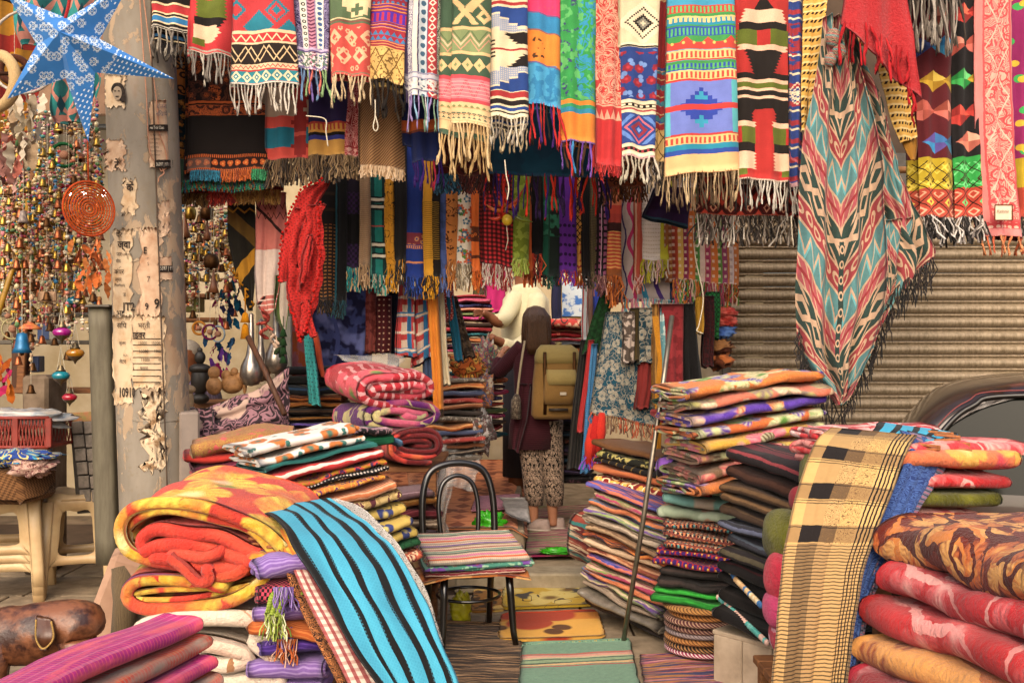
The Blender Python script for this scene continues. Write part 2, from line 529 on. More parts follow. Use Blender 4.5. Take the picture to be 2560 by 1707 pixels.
def plain(name,c,rough=.6,metal=0.0,noise=.12,nscale=25.0,bump=.1,spec=.5,c2=None,trans=0.0,sheen=0,coat=0,stretch=None,ior=None,alpha=None,thr=(.35,.7)):
 m_ = bpy.data.materials.new(name)
 m_.use_nodes = True
 nt = E.nt = m_.node_tree
 b = nt.nodes['Principled BSDF']
 tc = nt.nodes.new('ShaderNodeTexCoord')
 src = tc.outputs['Object']
 if stretch:
  mp = nt.nodes.new('ShaderNodeMapping')
  mp.inputs['Scale'].default_value = stretch
  nt.links.new(src,mp.inputs[0])
  src = mp.outputs[0]
 n = nt.nodes.new('ShaderNodeTexNoise')
 n.inputs['Scale'].default_value = nscale
 n.inputs['Detail'].default_value = 5
 n.inputs['Roughness'].default_value = .6
 nt.links.new(src,n.inputs['Vector'])
 cr = nt.nodes.new('ShaderNodeMapRange')
 cr.inputs[1].default_value,cr.inputs[2].default_value = thr
 nt.links.new(n.outputs[0],cr.inputs[0])
 mx = nt.nodes.new('ShaderNodeMix');mx.data_type = 'RGBA'
 a = hx(c) if isinstance(c,str) else c
 mx.inputs[6].default_value = a
 if c2: mx.inputs[7].default_value = hx(c2)
 else: mx.inputs[7].default_value = tuple(min(1,q * (1 - noise * 2.2)) for q in a[:3]) + (1,)
 nt.links.new(cr.outputs[0],mx.inputs[0])
 nt.links.new(mx.outputs[2],b.inputs['Base Color'])
 b.inputs['Roughness'].default_value = rough
 b.inputs['Metallic'].default_value = metal
 b.inputs['Specular IOR Level'].default_value = spec
 b.inputs['Transmission Weight'].default_value = trans
 if ior: b.inputs['IOR'].default_value = ior
 if sheen: b.inputs['Sheen Weight'].default_value = sheen
 if coat: b.inputs['Coat Weight'].default_value = coat;b.inputs['Coat Roughness'].default_value = .05
 if alpha is not None: b.inputs['Alpha'].default_value = alpha
 if bump:
  bp = nt.nodes.new('ShaderNodeBump')
  bp.inputs['Strength'].default_value = bump
  bp.inputs['Distance'].default_value = .01
  nt.links.new(n.outputs[0],bp.inputs['Height'])
  nt.links.new(bp.outputs[0],b.inputs['Normal'])
 return m_
_yc = {}
def yarn(c,rough=.95):
 if c not in _yc:
  _yc[c] = plain('yarn_' + c.strip('#'),c,rough,0,.16,160,.25,.15,sheen=.04)
 return _yc[c]
# ------------------------------------------------------------------ the setting
def concrete(name,c,c2,sc=6.0,bump=.25,rough=.9):
 return plain(name,c,rough,0,.2,sc,bump,.25,c2)
M_ground = concrete('street_stone','#8d7a63','#5f5142',5)
M_slab = concrete('floor_slab','#95836c','#6d5f4d',9)
M_slab2 = concrete('floor_slab_light','#a08d74','#76664f',7)
M_plaster = concrete('shop_plaster','#a48d72','#7d6850',3)
M_plaster_l = concrete('shop_lime_plaster','#c4b294','#a8946f',3)
M_plaster_d = concrete('shop_plaster_dark','#5c4a3b','#3d3128',3)
M_wood = plain('old_wood','#8a5a34',.7,0,.2,9,.3,.3,'#5a371f',stretch=(1,1,9))
M_wood_d = plain('dark_wood','#54331f',.65,0,.2,9,.3,.3,'#301c10',stretch=(9,1,1))
M_wood_l = plain('pale_wood','#c08a58',.7,0,.2,14,.2,.3,'#96663a',stretch=(1,6,1))
M_black = plain('black_paint','#181412',.35,0,.2,40,.05,.5)
M_steel = plain('dull_steel','#9d917f',.35,.85,.15,30,.05,.5)
M_gmetal = plain('grey_metal','#6d665d',.5,.6,.2,12,.1,.4)
M_string = yarn('#d9cdb4')
def quadplane(name,pts,mat,parent=None):
 v = np.array([tuple(p) for p in pts],float)
 return link(name,mesh_np(name,v,[[0,1,2,3]],v[:,:2],mat,False),parent)
structure(quadplane('ground',[(-40,-30,-.012),(40,-30,-.012),(40,40,-.012),(-40,40,-.012)],M_ground))
pav = structure(link('pavement',mesh_np('pavement',[(-6,2.2,-.008),(6,2.2,-.008),(6,8.4,-.008),(-6,8.4,-.008)],[[0,1,2,3]],np.zeros((4,2)),M_plaster_d)))
rs = random.Random(11)
y = 4.2
while y < 6.95:
 dy = rs.choice((.42,.5,.36))
 x = -3.9 + rs.uniform(0,.3)
 while x < 2.0:
  dx = rs.uniform(.55,.95)
  hgt = .02 + rs.uniform(-.004,.006)
  if not (y + dy > 6.02 and x + dx > -1.35):
   m_ = MB().box((x + dx / 2,y + dy / 2,hgt / 2 - .008),(dx - .014,dy - .014,hgt),0,.005)
   m_.build('paving_slab',rs.choice((M_slab,M_slab2,M_slab)),pav,False)
  x += dx
 y += dy
fl = structure(MB().box((.9,8.4,.055),(4.5,4.5,.13),0,.006).build('shop_floor',M_slab2,None,False))
MB().box((.18,6.09,.062),(1.06,.22,.124),0,.012).build('step',plain('step_stone','#a3957c',.8,0,.2,8,.3,.3,'#7d6f58'),fl,False)
MB().box((1.75,6.11,.05),(2.0,.2,.1),0,.01).build('step',M_slab,fl,False)
wl = structure(MB().box((-1.56,8.3,1.05),(.12,4.2,2.3)).build('wall_left',M_plaster_l,None,False))
wr = structure(MB().box((1.62,8.6,1.05),(.12,4.1,2.3)).build('wall_right',M_plaster_l,None,False))
wb = structure(MB().box((0,10.4,2.6),(3.4,.12,5.4)).build('wall_back',M_plaster_l,None,False))
fb = structure(MB().box((3.5,6.78,3.3),(4.3,.2,1.9)).build('facade_beam',M_plaster_d,None,False))
structure(MB().box((5.6,6.8,1.6),(.5,.3,3.4)).build('facade_pier',M_plaster,None,False))
structure(MB().box((-4.0,8.9,2.4),(5.0,.12,5.0)).build('wall_back_of_trinket_shop',M_plaster_l,None,False))
structure(MB().box((-4.9,7.4,1.7),(.12,3.1,3.6)).build('wall_side_of_trinket_shop',M_plaster,None,False))
M_slat = plain('shutter_slat','#ab967a',.5,.2,.2,9,.1,.4,'#7a684e',stretch=(7,7,1.2))
sh = thing('roller_shutter','closed tan metal roller shutter of horizontal slats beside the shop','shutter',(3.4,6.5,0))
pit = .0905
pr = []
for k in range(9):
 a = k / 8
 pr.append((-.026 * math.sin(PI * a) ** .7,a * pit * .72))
pr += [(.01,pit * .74),(.01,pit * .8),(-.007,pit * .84),(-.009,pit * .9),(-.003,pit * .97),(.004,pit * 1.0)]
pr = np.array(pr)
xs = np.array([-1.98,-.6,.7,2.0])
V = np.stack(np.broadcast_arrays(xs[:,None],pr[None,:,0],pr[None,:,1]),-1)
me = mesh_np('slat',V.reshape(-1,3),gridq(4,len(pr)),None,M_slat)
for k in range(27):
 o = link('slat',me,None)
 o.location = (3.42,6.55 + rs.uniform(-.003,.003),.1 + k * pit)
 o.rotation_euler = (0,rs.uniform(-.0012,.0012),0)
 o.parent = sh
 o.matrix_parent_inverse = sh.matrix_basis.inverted()
MB().box((3.42,6.53,.05),(3.96,.05,.1),0,.008).build('bottom_bar',M_gmetal,sh,False)
for x in (1.42,5.4):
 MB().box((x,6.53,1.3),(.06,.09,2.6),0,.006).build('guide_rail',M_gmetal,sh,False)
MB().box((3.42,6.56,2.66),(4.0,.28,.24),0,.02).build('roller_box',M_gmetal,sh,False)
for yy,zz,lab in ((5.0,3.5,'long bamboo rail above the front row of scarves'),(5.42,3.2,'long bamboo rail above the second row of scarves'),(6.1,2.62,'long bamboo rail above the row of narrow scarves at the shop mouth')):
 rail = MB()
 pts = [(x,yy + .01 * math.sin(x * 3),zz + .012 * math.sin(x * 2.1)) for x in np.linspace(-2.2,3.0,24)]
 rail.tube(pts,.022,8)
 tag(rail.build('bamboo_rail',M_wood_l),lab,'rail')
# ------------------------------------------------------------------ hanging cloths
_tv = []
def _tassels():
 for k in range(8):
  r_ = random.Random(k)
  n = 20
  z = np.linspace(0,-1,n)
  ax,ay,ph = r_.uniform(-.9,.9),r_.uniform(-.8,.8),r_.uniform(0,6)
  pts = np.stack([ax * (-z) ** 1.5 + .45 * np.sin(-z * 5 + ph) - .45 * math.sin(ph),ay * (-z) + .4 * np.sin(-z * 4 + ph * 2) - .4 * math.sin(ph * 2),z],-1)
  kn = n - r_.choice((4,5,6))
  mb = MB()
  for sg in (0,PI):
   an = -z * 17 * r_.choice((1,1,.8)) + sg
   am = np.where(np.arange(n) < kn,.13,.13 + .06 * (np.arange(n) - kn)) * (1 - .6 * (np.arange(n) == kn))
   rr = np.full(n,.15);rr[0] = .08;rr[kn] = .24;rr[-1] = .1
   mb.tube(pts + np.stack([am * np.cos(an),am * np.sin(an),0 * z],-1),rr,4,False)
  _tv.append(mb.data('tassel',yarn('#c8b08a')))
_tassels()
def rope_fringe(par,pts,L,w,cols,seed=0,jit=.25):
 r_ = random.Random(seed)
 for i,p in enumerate(pts):
  o = link('tassel',r_.choice(_tv),None)
  o.parent = par
  o.matrix_parent_inverse = par.matrix_basis.inverted()
  o.location = p
  s_ = L * r_.uniform(1 - jit,1 + jit * .6)
  ww = w * r_.uniform(.6,.95)
  o.scale = (ww,ww,s_)
  o.rotation_euler = (r_.uniform(-.1,.04),r_.uniform(-.16,.16),r_.uniform(0,6.28))
  o.material_slots[0].link = 'OBJECT'
  o.material_slots[0].material = yarn(r_.choice(cols))
_mc = {}
def mixyarn(cols):
 key = tuple(cols)
 if key not in _mc:
  m_ = bpy.data.materials.new('mixed_yarn')
  m_.use_nodes = True
  nt = m_.node_tree
  uv = nt.nodes.new('ShaderNodeUVMap')
  sp = nt.nodes.new('ShaderNodeSeparateXYZ')
  nt.links.new(uv.outputs[0],sp.inputs[0])
  cr = nt.nodes.new('ShaderNodeValToRGB')
  cr.color_ramp.interpolation = 'CONSTANT'
  n = len(cols)
  while len(cr.color_ramp.elements) < n: cr.color_ramp.elements.new(.5)
  for i,c in enumerate(cols):
   cr.color_ramp.elements[i].position = i / n
   cr.color_ramp.elements[i].color = hx(c)
  nt.links.new(sp.outputs[0],cr.inputs[0])
  b = nt.nodes['Principled BSDF']
  nt.links.new(cr.outputs[0],b.inputs['Base Color'])
  b.inputs['Roughness'].default_value = .95
  b.inputs['Sheen Weight'].default_value = .04
  _mc[key] = m_
 return _mc[key]
def brush_fringe(par,pts,L,w,cols,seed=0,n=40,spread=.3,jit=.3,name='fringe',knot=True):
 r_ = random.Random(seed)
 mb = MB()
 pts = np.asarray([tuple(p) for p in pts])
 N = len(pts)
 for i in range(n):
  f = (i + r_.uniform(.1,.9)) / n * (N - 1)
  a = int(f);b = min(a + 1,N - 1)
  p = pts[a] * (1 - f + a) + pts[b] * (f - a)
  l = L * r_.uniform(1 - jit,1 + jit * .5)
  dx,dy = r_.gauss(0,spread) * l * .5,r_.gauss(0,spread) * l * .3
  mx_,my = r_.gauss(0,.1) * l,r_.gauss(0,.1) * l
  q = [p + (0,0,.004),p + (dx * .3 + mx_,dy * .3 + my,-l * .35),p + (dx * .7 - mx_ * .5,dy * .7,-l * .7),p + (dx,dy,-l)]
  before = mb.n
  mb.tube(q,[w * .5,w * .55,w * .6,w * (.75 if knot else .3)],3,False)
  mb.uv[-1][:,0] = r_.random() * .999
 o = mb.build(name,mixyarn(cols),par)
 o['kind'] = 'stuff'
 return o
SCARVES = []
def scarf(label,x0,x1,yb0,yb1,Y,mat,fr=None,xt=None,top=-70,back=(-.12,14),rip=.022,k=1.0,cat='scarf',group=None,name='scarf',t=.005,seed=None,nf=12,nr=26,bulge=.016,bend=0.0,roll=1.3):
 seed = seed if seed is not None else (int(x0 * 7 + yb0) % 9999)
 r_ = random.Random(seed)
 xt = xt or (x0,x1)
 prof = []
 for i in range(nf):
  f = i / (nf - 1)
  e = (abs(f - .5) * 2) ** 6
  prof.append((f,e * bulge,f,0))
 for a in (.3,.6,.9):
  prof.append((1 + .02 * math.sin(a * PI),bulge + a * bulge * 1.2,1 + a * .05,a * .6))
 if back:
  for i in range(nf):
   f = 1 - (1 - back[0]) * i / (nf - 1)
   prof.append((f,bulge * 2.4 + .004,2.05 - f,1))
 prof = np.array(prof)
 m_ = len(prof)
 rr = np.linspace(0,1,nr)[:,None]
 f = prof[None,:,0]
 lay = prof[None,:,3]
 yb = yb0 + (yb1 - yb0) * np.clip(f,-.3,1.1) + lay * (back[1] if back else 0)
 ph = r_.uniform(0,6.28)
 py = top + (yb - top) * rr
 py = py + rr ** 6 * 2.2 * np.sin(f * 9 + ph)
 vv = (py - top) / max(yb0,1)
 xl = xt[0] + (x0 - xt[0]) * rr
 xr = xt[1] + (x1 - xt[1]) * rr
 px = xl + (xr - xl) * f + bend * np.sin(rr * PI) + 1.6 * np.sin(rr * 7 + ph) * (rr)
 kf = k * (1.3 + r_.random() * .8)
 dep = prof[None,:,1] + rip * np.sin(f * 6.28 * kf + ph + rr * roll) * (.35 + .65 * rr) + .01 * np.sin(rr * 5 + ph * 2)
 X = (px - CX) / F * Y
 Z = EYE - (py - HY) / F * Y
 C3 = np.stack([X,np.broadcast_to(Y + dep,X.shape),Z],-1)
 C3[...,1] += .006 * vnoise(C3,11,seed) + .003 * vnoise(C3,26,seed + 1)
 wpx = x1 - x0
 U = prof[None,:,2] * wpx + 0 * py
 ym = (yb0 + yb1) / 2
 V_ = top + (ym + lay * (back[1] if back else 0) - top) * rr + 0 * px
 UV = np.stack([U,V_],-1) / 100
 base = C3[0,nf // 2]
 th = thing(name,label,cat,tuple(C3[-1,nf // 2] * 1.0),group)
 sheet('cloth',C3,t,mat,UV,th,True)
 hem = C3[-1]
 if fr:
  front = hem[:nf]
  for spec in (fr if isinstance(fr,list) else [fr]):
   st,L,n,cols = spec[:4]
   w = spec[4] if len(spec) > 4 else 6
   bk = spec[5] if len(spec) > 5 else 0
   edge = hem[-nf:][::-1] if (bk and back) else front
   if len(spec) > 7: edge = resample(edge,60)[0][int(spec[7][0] * 59):int(spec[7][1] * 59) + 1]
   L3,w3 = L / F * Y,w / F * Y
   if st == 'rope':
    rp,_ = resample(edge,int(n * 1.35))
    rope_fringe(th,[tuple(p + (0,-.002,-.001)) for p in rp],L3,w3,cols,seed + bk)
   else:
    brush_fringe(th,edge + (0,-.001,0),L3,w3,cols,seed + bk,n,spec[6] if len(spec) > 6 else .3)
 return th
# ------------------------------------------------------------------ front row of scarves (pattern numbers are photo pixels down and across each cloth)
CREAM,RED,BLK = '#e2c79b','#b9272c','#1c1614'
GF = 'scarves hanging in the front row'
def mk(fn,name,base,**k):
 p = Pat(name,base,**k)
 fn(p)
 return p.done()
def f1(p):
 p.hl((CREAM,8,13),('#b32c30',14,32),(CREAM,32,36),(CREAM,41,44),('#2b74a8',44,57),(CREAM,57,61),('#b9ae9c',68,71),('#b9ae9c',74,77),('#2a5f8c',84,92),(CREAM,96,99))
scarf('narrow black scarf with red, cream and blue cross stripes nearest the pole',377,474,68,83,5.0,mk(f1,'striped_wool',BLK),[('rope',62,9,['#8d8378','#b9ae9c','#6e6459'],9),('rope',52,7,['#6e6459','#3a3430'],8,1)],(370,470),back=(.02,30),group=GF)
def f2(p):
 z = p.v.tri(9) * 6
 p.over('#5b6420',(p.u + z > 20) * (p.u - z < 84) * p.rv(0,48))
 p.over(BLK,(p.u > 12) * (p.u < 84 - (p.v - 46) * .5 + z) * p.rv(46,72))
 p.over('#e0b896',(p.u > 10) * (p.u < 74 - (p.v - 84).abs() * .7 + z) * p.rv(66,108))
 p.over('#5b6420',(p.u > 8) * (p.u < 34) * p.rv(100,117))
 p.hl(('#a99a8a',126,130),('#a99a8a',133,140))
scarf('red fleece scarf with olive, black and cream jagged patches',477,576,131,141,4.98,mk(f2,'red_fleece','#b9292d',fuzz=.3),('rope',68,11,['#9d948a','#c9bfae','#7a7067'],9),(474,577),back=(-.1,8),group=GF)
def f3(p):
 p.quant(5)
 p.over('#1f7284',(((p.u - 70).abs() + (p.v - 66).abs() < 44) * p.rv(0,78)))
 p.over('#1f7284',(((p.u - 150).abs() + (p.v - 80).abs() < 34) * p.rv(0,78)))
 p.over('#1f7284',(((p.u - 8).abs() + (p.v - 22).abs() > 18) * ((p.u - 8).abs() + (p.v - 22).abs() < 27)))
 p.over('#1f7284',(((p.u - 120).abs() + (p.v - 26).abs() > 25) * ((p.u - 120).abs() + (p.v - 26).abs() < 34)))
 p.over('#1f7284',(((p.u - 120).abs() + (p.v - 26).abs() < 12)))
 p.unq()
 p.h('#e0c49c',78,86);p.h('#b92e30',86,107);p.zig('#e5cda3',97,24,15,5,v=(86,107));p.h('#e0c49c',107,112)
 p.h('#2a201c',112,160);p.zig('#d8b98c',136,50,36,5,v=(113,159));p.zig('#d8b98c',136,50,36,5,14,v=(113,159))
 p.h('#e3c39b',160,175);p.zig('#b92e30',167,12,7,3,v=(162,173));p.h('#b92e30',173,176)
 p.h('#2a7f8c',177,205);p.dia('#e5cda3',191,15,26,0,.55,1.0,v=(177,205));p.dia('#e9dcc0',191,14,26,0,0,.22,v=(177,205))
 p.h('#c9c2b0',206,214);p.h('#8d8a7c',209,210)
scarf('wide red and teal shawl with black zigzag band and teal diamond border',578,741,213,206,4.95,mk(f3,'red_teal_wool','#b32f33',fuzz=.22),[('rope',66,15,['#d9cfc0','#a59b90','#c4b8a8'],9)],(584,722),back=(-.03,6),rip=.016,group=GF,nf=18)
def f4(p):
 p.swirl('#2d2146',.09,.1,.55,1.0,u=(0,15));p.vst('#e3dccd',16,29);p.dots('#2f3a34',14,15,4.6,-15.5,u=(16,29));p.dots('#e3dccd',14,15,2,-15.5,u=(16,29))
 p.vst('#b67a8e',31,45);p.tris('#6a2d4a',-80,180,14) if False else p.over('#5e2946',((p.v + (p.u - 38).abs() * .8).mod(9) < 4) * p.ru(31,45))
 p.vst('#e3dccd',47,61);p.dots('#41608f',14,13,4.5,-47,u=(47,61),stag=False);p.swirl('#2d2146',.09,.1,.55,2.0,u=(61,90))
 p.h('#b9a7c4',122,128);p.h('#5d4a78',128,132);p.blob('#57705c',.12,.5,1.0,v=(132,170));p.blob('#e3d8d6',.2,.56,2.0,v=(132,176));p.h('#6d5a86',170,173)
scarf('violet and white scarf with lengthwise bands of flowers, leaves and chevrons',746,817,174,180,5.02,mk(f4,'violet_paisley','#8d82a6'),('rope',72,8,['#7b66a8','#8fae7a','#d4766a','#7d9fc9','#c7b5d4'],10),(716,822),back=(-.08,14),group=GF)
def f5(p):
 p.quant(10,10);p.over('#dcc294',((p.u - 62).abs() < 36 - (p.v - 4) * .6) * p.rv(-70,44) * ((p.u - 62).abs() + (p.v - 18).abs() > 14));p.unq()
 p.h('#dcc294',48,51);p.h('#7d4c42',53,57);p.h('#5a6c50',58,61);p.h('#c2483f',62,200)
 p.dia('#e3b58c',95,24,40,8,.35,.85,v=(66,180));p.dia('#e3b58c',140,24,40,28,.4,.9,v=(66,180));p.flower('#e3b58c',.045,6,.28,'#c2483f',1.0,v=(70,180),sx=1,sy=.8)
 p.h('#6d6a54',181,184)
scarf('green and cream stepped scarf with a wide coral damask end and cream tassels',826,919,186,191,4.99,mk(f5,'coral_damask','#56694a',fuzz=.25),('rope',68,9,['#e0c8a2','#cbb08a'],10),(824,926),back=(-.05,12),group=GF)
def f6(p):
 p.dots('#3d6fa0',12,12,3.5,v=(-70,9),stag=True);p.hrep('#d98a4e',8,2.5,v=(9,28));p.hrep('#5a2f8c',8,2,4,v=(9,28));p.h('#4d259a',29,56);p.vrep('#b02547',14,7,v=(32,54));p.hrep('#d98a4e',8,2.5,2,v=(56,74));p.hrep('#5a2f8c',8,2,4,v=(56,74))
 p.h('#a02536',74,104);p.tris('#3a78a6',78,90,15);p.tris('#3a78a6',92,103,15,7)
 p.hrep('#d98a4e',7,2.5,v=(104,120));p.h('#cfa960',120,220);p.lat('#6f4f22',34,62,.9,1.08,v=(122,204));p.blob('#6f4f22',.16,.58,3.0,v=(122,204));p.h('#4a371f',204,207)
scarf('violet and red striped scarf with a golden leaf end and black tassels',921,1006,193,213,5.0,mk(f6,'violet_red_bands','#8c2338'),('rope',82,10,['#221c19','#3b3128','#191412'],9),(929,1016),back=(-.06,16),group=GF)
def f7(p):
 p.swirl('#d8d3d0',.1,.12,.5,1.0,u=(0,11));p.vst('#d6d2c4',12,24);p.vst('#3d2c54',24,27);p.vst('#b7c0c4',27,48);p.dots('#3b5a70',21,21,6.5,-27,u=(27,48));p.vst('#a92f33',50,72);p.dia('#e3cdbb',0,9,22,-50,.55,1.05,u=(50,72)) if False else p.over('#e3cdbb',((p.u - 61).abs() / 9 + (p.v.mod(20) - 10).abs() / 9 - .8).abs() .__lt__(.22) * p.ru(50,72))
 p.vst('#c9cdb0',73,92);p.swirl('#3d4a34',.1,.12,.5,4.0,u=(73,92));p.h('#8d8aa0',183,187);p.h('#c4c0c8',188,196);p.h('#8d8aa0',196,199);p.blob('#d7d2ce',.15,.5,1,v=(200,226));p.h('#6d667f',226,229)
scarf('slim scarf with lengthwise silver, red and green scroll stripes and rainbow tassels',1018,1103,236,247,5.01,mk(f7,'silver_red_stripes','#5a4a70'),('rope',74,9,['#9b86b8','#86a58a','#c96a6a','#8db4cf','#d8cfd4'],9),(1024,1108),back=(-.14,12),group=GF)
def f8(p):
 p.quant(3);p.over('#d6b07a',(((p.u - 30).abs() - (p.v - 28).abs() * .9).abs() < 9) * p.rv(-70,60));p.over('#d6b07a',(((p.u - 78).abs() + (p.v - 38).abs()) < 20) * p.rv(0,66));p.over('#3f5540',(((p.u - 78).abs() + (p.v - 38).abs()) < 8));p.over('#d6b07a',(((p.u - 62).abs() - (p.v - 8).abs()).abs() < 6) * p.rv(-60,30));p.unq()
 p.h('#d6b07a',66,74);p.h('#7d8a5c',74,130);p.zig('#d9ae8a',98,46,30,6,v=(76,130));p.zig('#c98a72',112,46,30,4,v=(76,130));p.zig('#5c6c48',88,46,30,5,v=(76,130));p.h('#d6b07a',130,138)
 p.h('#3f5540',139,190);p.dia('#d6b07a',164,18,30,4,0,1,v=(140,189));p.dia('#7d8a5c',164,18,30,4,0,.3,v=(140,189));p.h('#c33f49',190,200);p.h('#d9717a',200,250);p.zig('#b93542',226,40,44,3,v=(203,250));p.zig('#b93542',226,40,44,3,4,v=(203,250));p.hrep('#e39a96',9,2.5,v=(203,250));p.h('#c9404a',250,259);p.h('#d9b684',259,330);p.lat('#7d8050',15,12,1.25,v=(264,276));p.lat('#4f6250',13,14,1.1,v=(285,300));p.hrep('#b98e62',16,2,v=(259,312))
scarf('beige, green and pink wool shawl with zigzags, diamonds and long cream tassels',1127,1222,304,318,4.93,mk(f8,'beige_green_pink','#3f5540',fuzz=.25),[('rope',92,10,['#d6b788','#c4a06c'],10),('rope',88,12,['#d6b788','#c4a06c'],9,1)],(1132,1226),back=(-.33,34),rip=.008,group=GF)
def f9(p):
 B,K = '#213f80','#211a18'
 p.hl(('#a02a2c',6,14),(B,20,66),('#a02a2c',228,243),(K,249,262),(B,267,275),(K,280,284),(B,298,305),(K,310,318))
 st = (p.u / 24).floor() * 16
 p.over('#d8c8a8',(p.v > 34 + st * .75) * (p.v < 76 + st * .75) * p.rv(30,120));p.over('#8793ad',(p.v > 38 + st * .75) * (p.v < 70 + st * .75) * p.rv(30,118) * ((p.u.mod(5) < 2.6) + (p.v.mod(5) < 2.6) > .5))
 p.over('#d8c8a8',(p.v > 214 - st * .75 - 40) * (p.v < 214 - st * .75 + 4) * p.rv(150,225));p.over('#8793ad',(p.v > 214 - st * .75 - 34) * (p.v < 214 - st * .75) * p.rv(150,222) * ((p.u.mod(5) < 2.6) + (p.v.mod(5) < 2.6) > .5));p.over(B,(p.v > 218 - st * .75) * p.rv(160,226))
 p.h('#dcc9a4',80,166);z = p.v.tri(7) * 12
 p.over(K,(p.u > 40 + (p.v - 82) * 1.4 - z) * (p.u < 100) * p.rv(82,112) * (p.u > 12));p.over(K,(p.u > 96 - (p.v - 136) * 1.5 - z) * p.rv(136,166));p.over(K,(p.u < 14) * (p.v.mod(10) < 4) * p.rv(95,150));p.h('#a02a2c',121,126)
scarf('cream scarf with blue houndstooth steps, red line and black striped end',1223,1318,291,297,4.97,mk(f9,'cream_blue_steps','#dcc9a4',fuzz=.2),[('rope',60,9,['#b7aa98','#8c8072','#d8ccb6'],9),('rope',52,9,['#94866f','#cdb892'],8,1)],(1229,1316),back=(-.1,26),group=GF)
def f10(p):
 v = p.v - p.u * .17
 p.over('#2a7aa8',(v > 27));p.over('#da7a20',(v > 72) * (v < 157));p.blob('#4a3018',.07,.63,2.0,v=(85,150),u=(10,46));p.blob('#c43a5c',.07,.62,1.0,v=(-70,30));p.blob('#3f93bc',.05,.5,4.0,v=(165,280));p.over('#7a4a78',(v > 25) * (v < 29));p.over('#6b5a80',(v > 155) * (v < 159));p.over('#8a5a50',(v > 70) * (v < 74));p.over('#c9601c',(v > 80) * (v < 157) * 0.0)
scarf('hot pink, sky blue and orange felted scarf with red and violet tassels',1319,1403,256,274,4.99,mk(f10,'pink_blue_orange','#d62c62',fuzz=.28),[('rope',92,9,['#c23030','#b8352e','#4a2470','#241c1a'],9)],(1316,1400),back=(-.04,10),group=GF)
def f11(p):
 p.over('#2a86ac',(p.u > 40 + (p.v * .03).sin() * 6) * (p.v < 250));p.swirl('#2f8c44',.03,.16,.5,2.0,v=(-70,250),u=(34,100));p.blob('#3a3f6a',.06,.6,3.0,v=(-70,250),u=(0,44));p.blob('#57a85c',.05,.57,5.0,v=(-70,250));p.hl(('#d97c22',252,263),('#2f8c5c',263,272),('#2a7f9c',272,284),('#d97c22',284,370),('#6b4a8c',352,356))
scarf('green and blue swirled scarf with an orange end and violet, red and blue tassels',1404,1490,351,360,4.98,mk(f11,'green_blue_swirl','#2f8c44',fuzz=.28),('rope',80,10,['#6d3f9c','#c2382e','#4a94c9','#4d3220','#7c57ab'],11),(1402,1488),back=(-.04,8),group=GF)
def f12(p):
 p.swirl('#d79a80',.022,.06,.45,1.0,v=(-70,262),dist=1.6);p.orn('#d79a80',.03,.38,.46,2.0,v=(-70,262));p.orn('#b02f2c',.03,.0,.12,2.0,v=(-70,262));p.hrep('#d79a80',12,4,v=(262,272));p.tris('#d79a80',275,300,14);p.h('#b42426',304,500)
scarf('red paisley scarf with a plain red lower end',1490,1554,410,417,5.0,mk(f12,'red_paisley','#b02f2c'),('brush',26,46,['#b42426','#c9302c','#8c1a1c'],2.4),(1486,1553),back=(-.12,6),group=GF)
def f13(p):
 W_ = '#e0cfae'
 p.quant(4);d = (p.u - 44).abs() + (p.v - 56).abs()
 p.over(W_,(d < 54) * p.rv(-70,106));p.over('#2c2522',(d > 33) * (d < 38));p.over('#2c2522',(d < 24));p.over('#8c8878',(d < 14));p.over(W_,d < 7);d2 = (p.u - 44).abs() + (p.v + 40).abs();p.over(W_,d2 < 30);p.unq()
 p.h(W_,108,114);p.h('#221c1a',114,118);p.h('#233a78',119,250)
 p.flower('#8c2030',.03,7,.36,'#b8303c',3.2,v=(130,245),lob=.2,rnd=.5);p.flower('#6d8cc4',.028,2,.3,None,5.6,v=(125,245),lob=.75,rnd=.7)
 p.hl((W_,252,258),('#221c1a',259,268),(W_,278,283),('#9d2c3a',272,276));p.vrep(W_,14,8,v=(261,266));p.h('#27407f',284,362);d = (p.u - 40).abs() + (p.v - 322).abs();p.over('#5a7fc0',(d > 44) * (d < 56) * p.rv(288,358))
 p.over('#c9606c',(d > 30) * (d < 36) * p.rv(284,362));p.over('#8c2836',(d > 12) * (d < 22) * p.rv(284,362));p.over('#6d90cc',(d < 7));p.h('#27407f',284,287);p.hl((W_,364,370),('#221c1a',371,379),(W_,383,387),('#b98c8c',389,400));p.vrep('#9d2c3a',12,5,v=(372,378))
scarf('navy rose scarf with a black and white diamond above and white tassels',1556,1634,390,398,4.97,mk(f13,'navy_rose','#d3c09c',fuzz=.2),('rope',56,6,['#d8cdb8','#b9ae98'],10),(1552,1650),back=(-.05,8),group=GF)
def f14(p):
 p.hrep('#caa678',24,5,v=(-70,20));p.hrep('#caa678',22,3,v=(165,330));p.hrep('#3a4a8c',44,9,8,v=(170,330));p.dots('#3f7f8c',16,40,7,v=(180,320));p.h('#c7a568',326,420);p.lat('#5f4520',26,46,.9,1.1,v=(328,402))
scarf('narrow dark red scarf with a tan leaf end squeezed beside the navy rose scarf',1630,1674,402,408,5.06,mk(f14,'red_tan_narrow','#96262a'),('brush',78,40,['#4a3a2c','#7d6a54','#241c18','#a48e70'],3.4),(1650,1680),back=(-.1,6),group=GF)
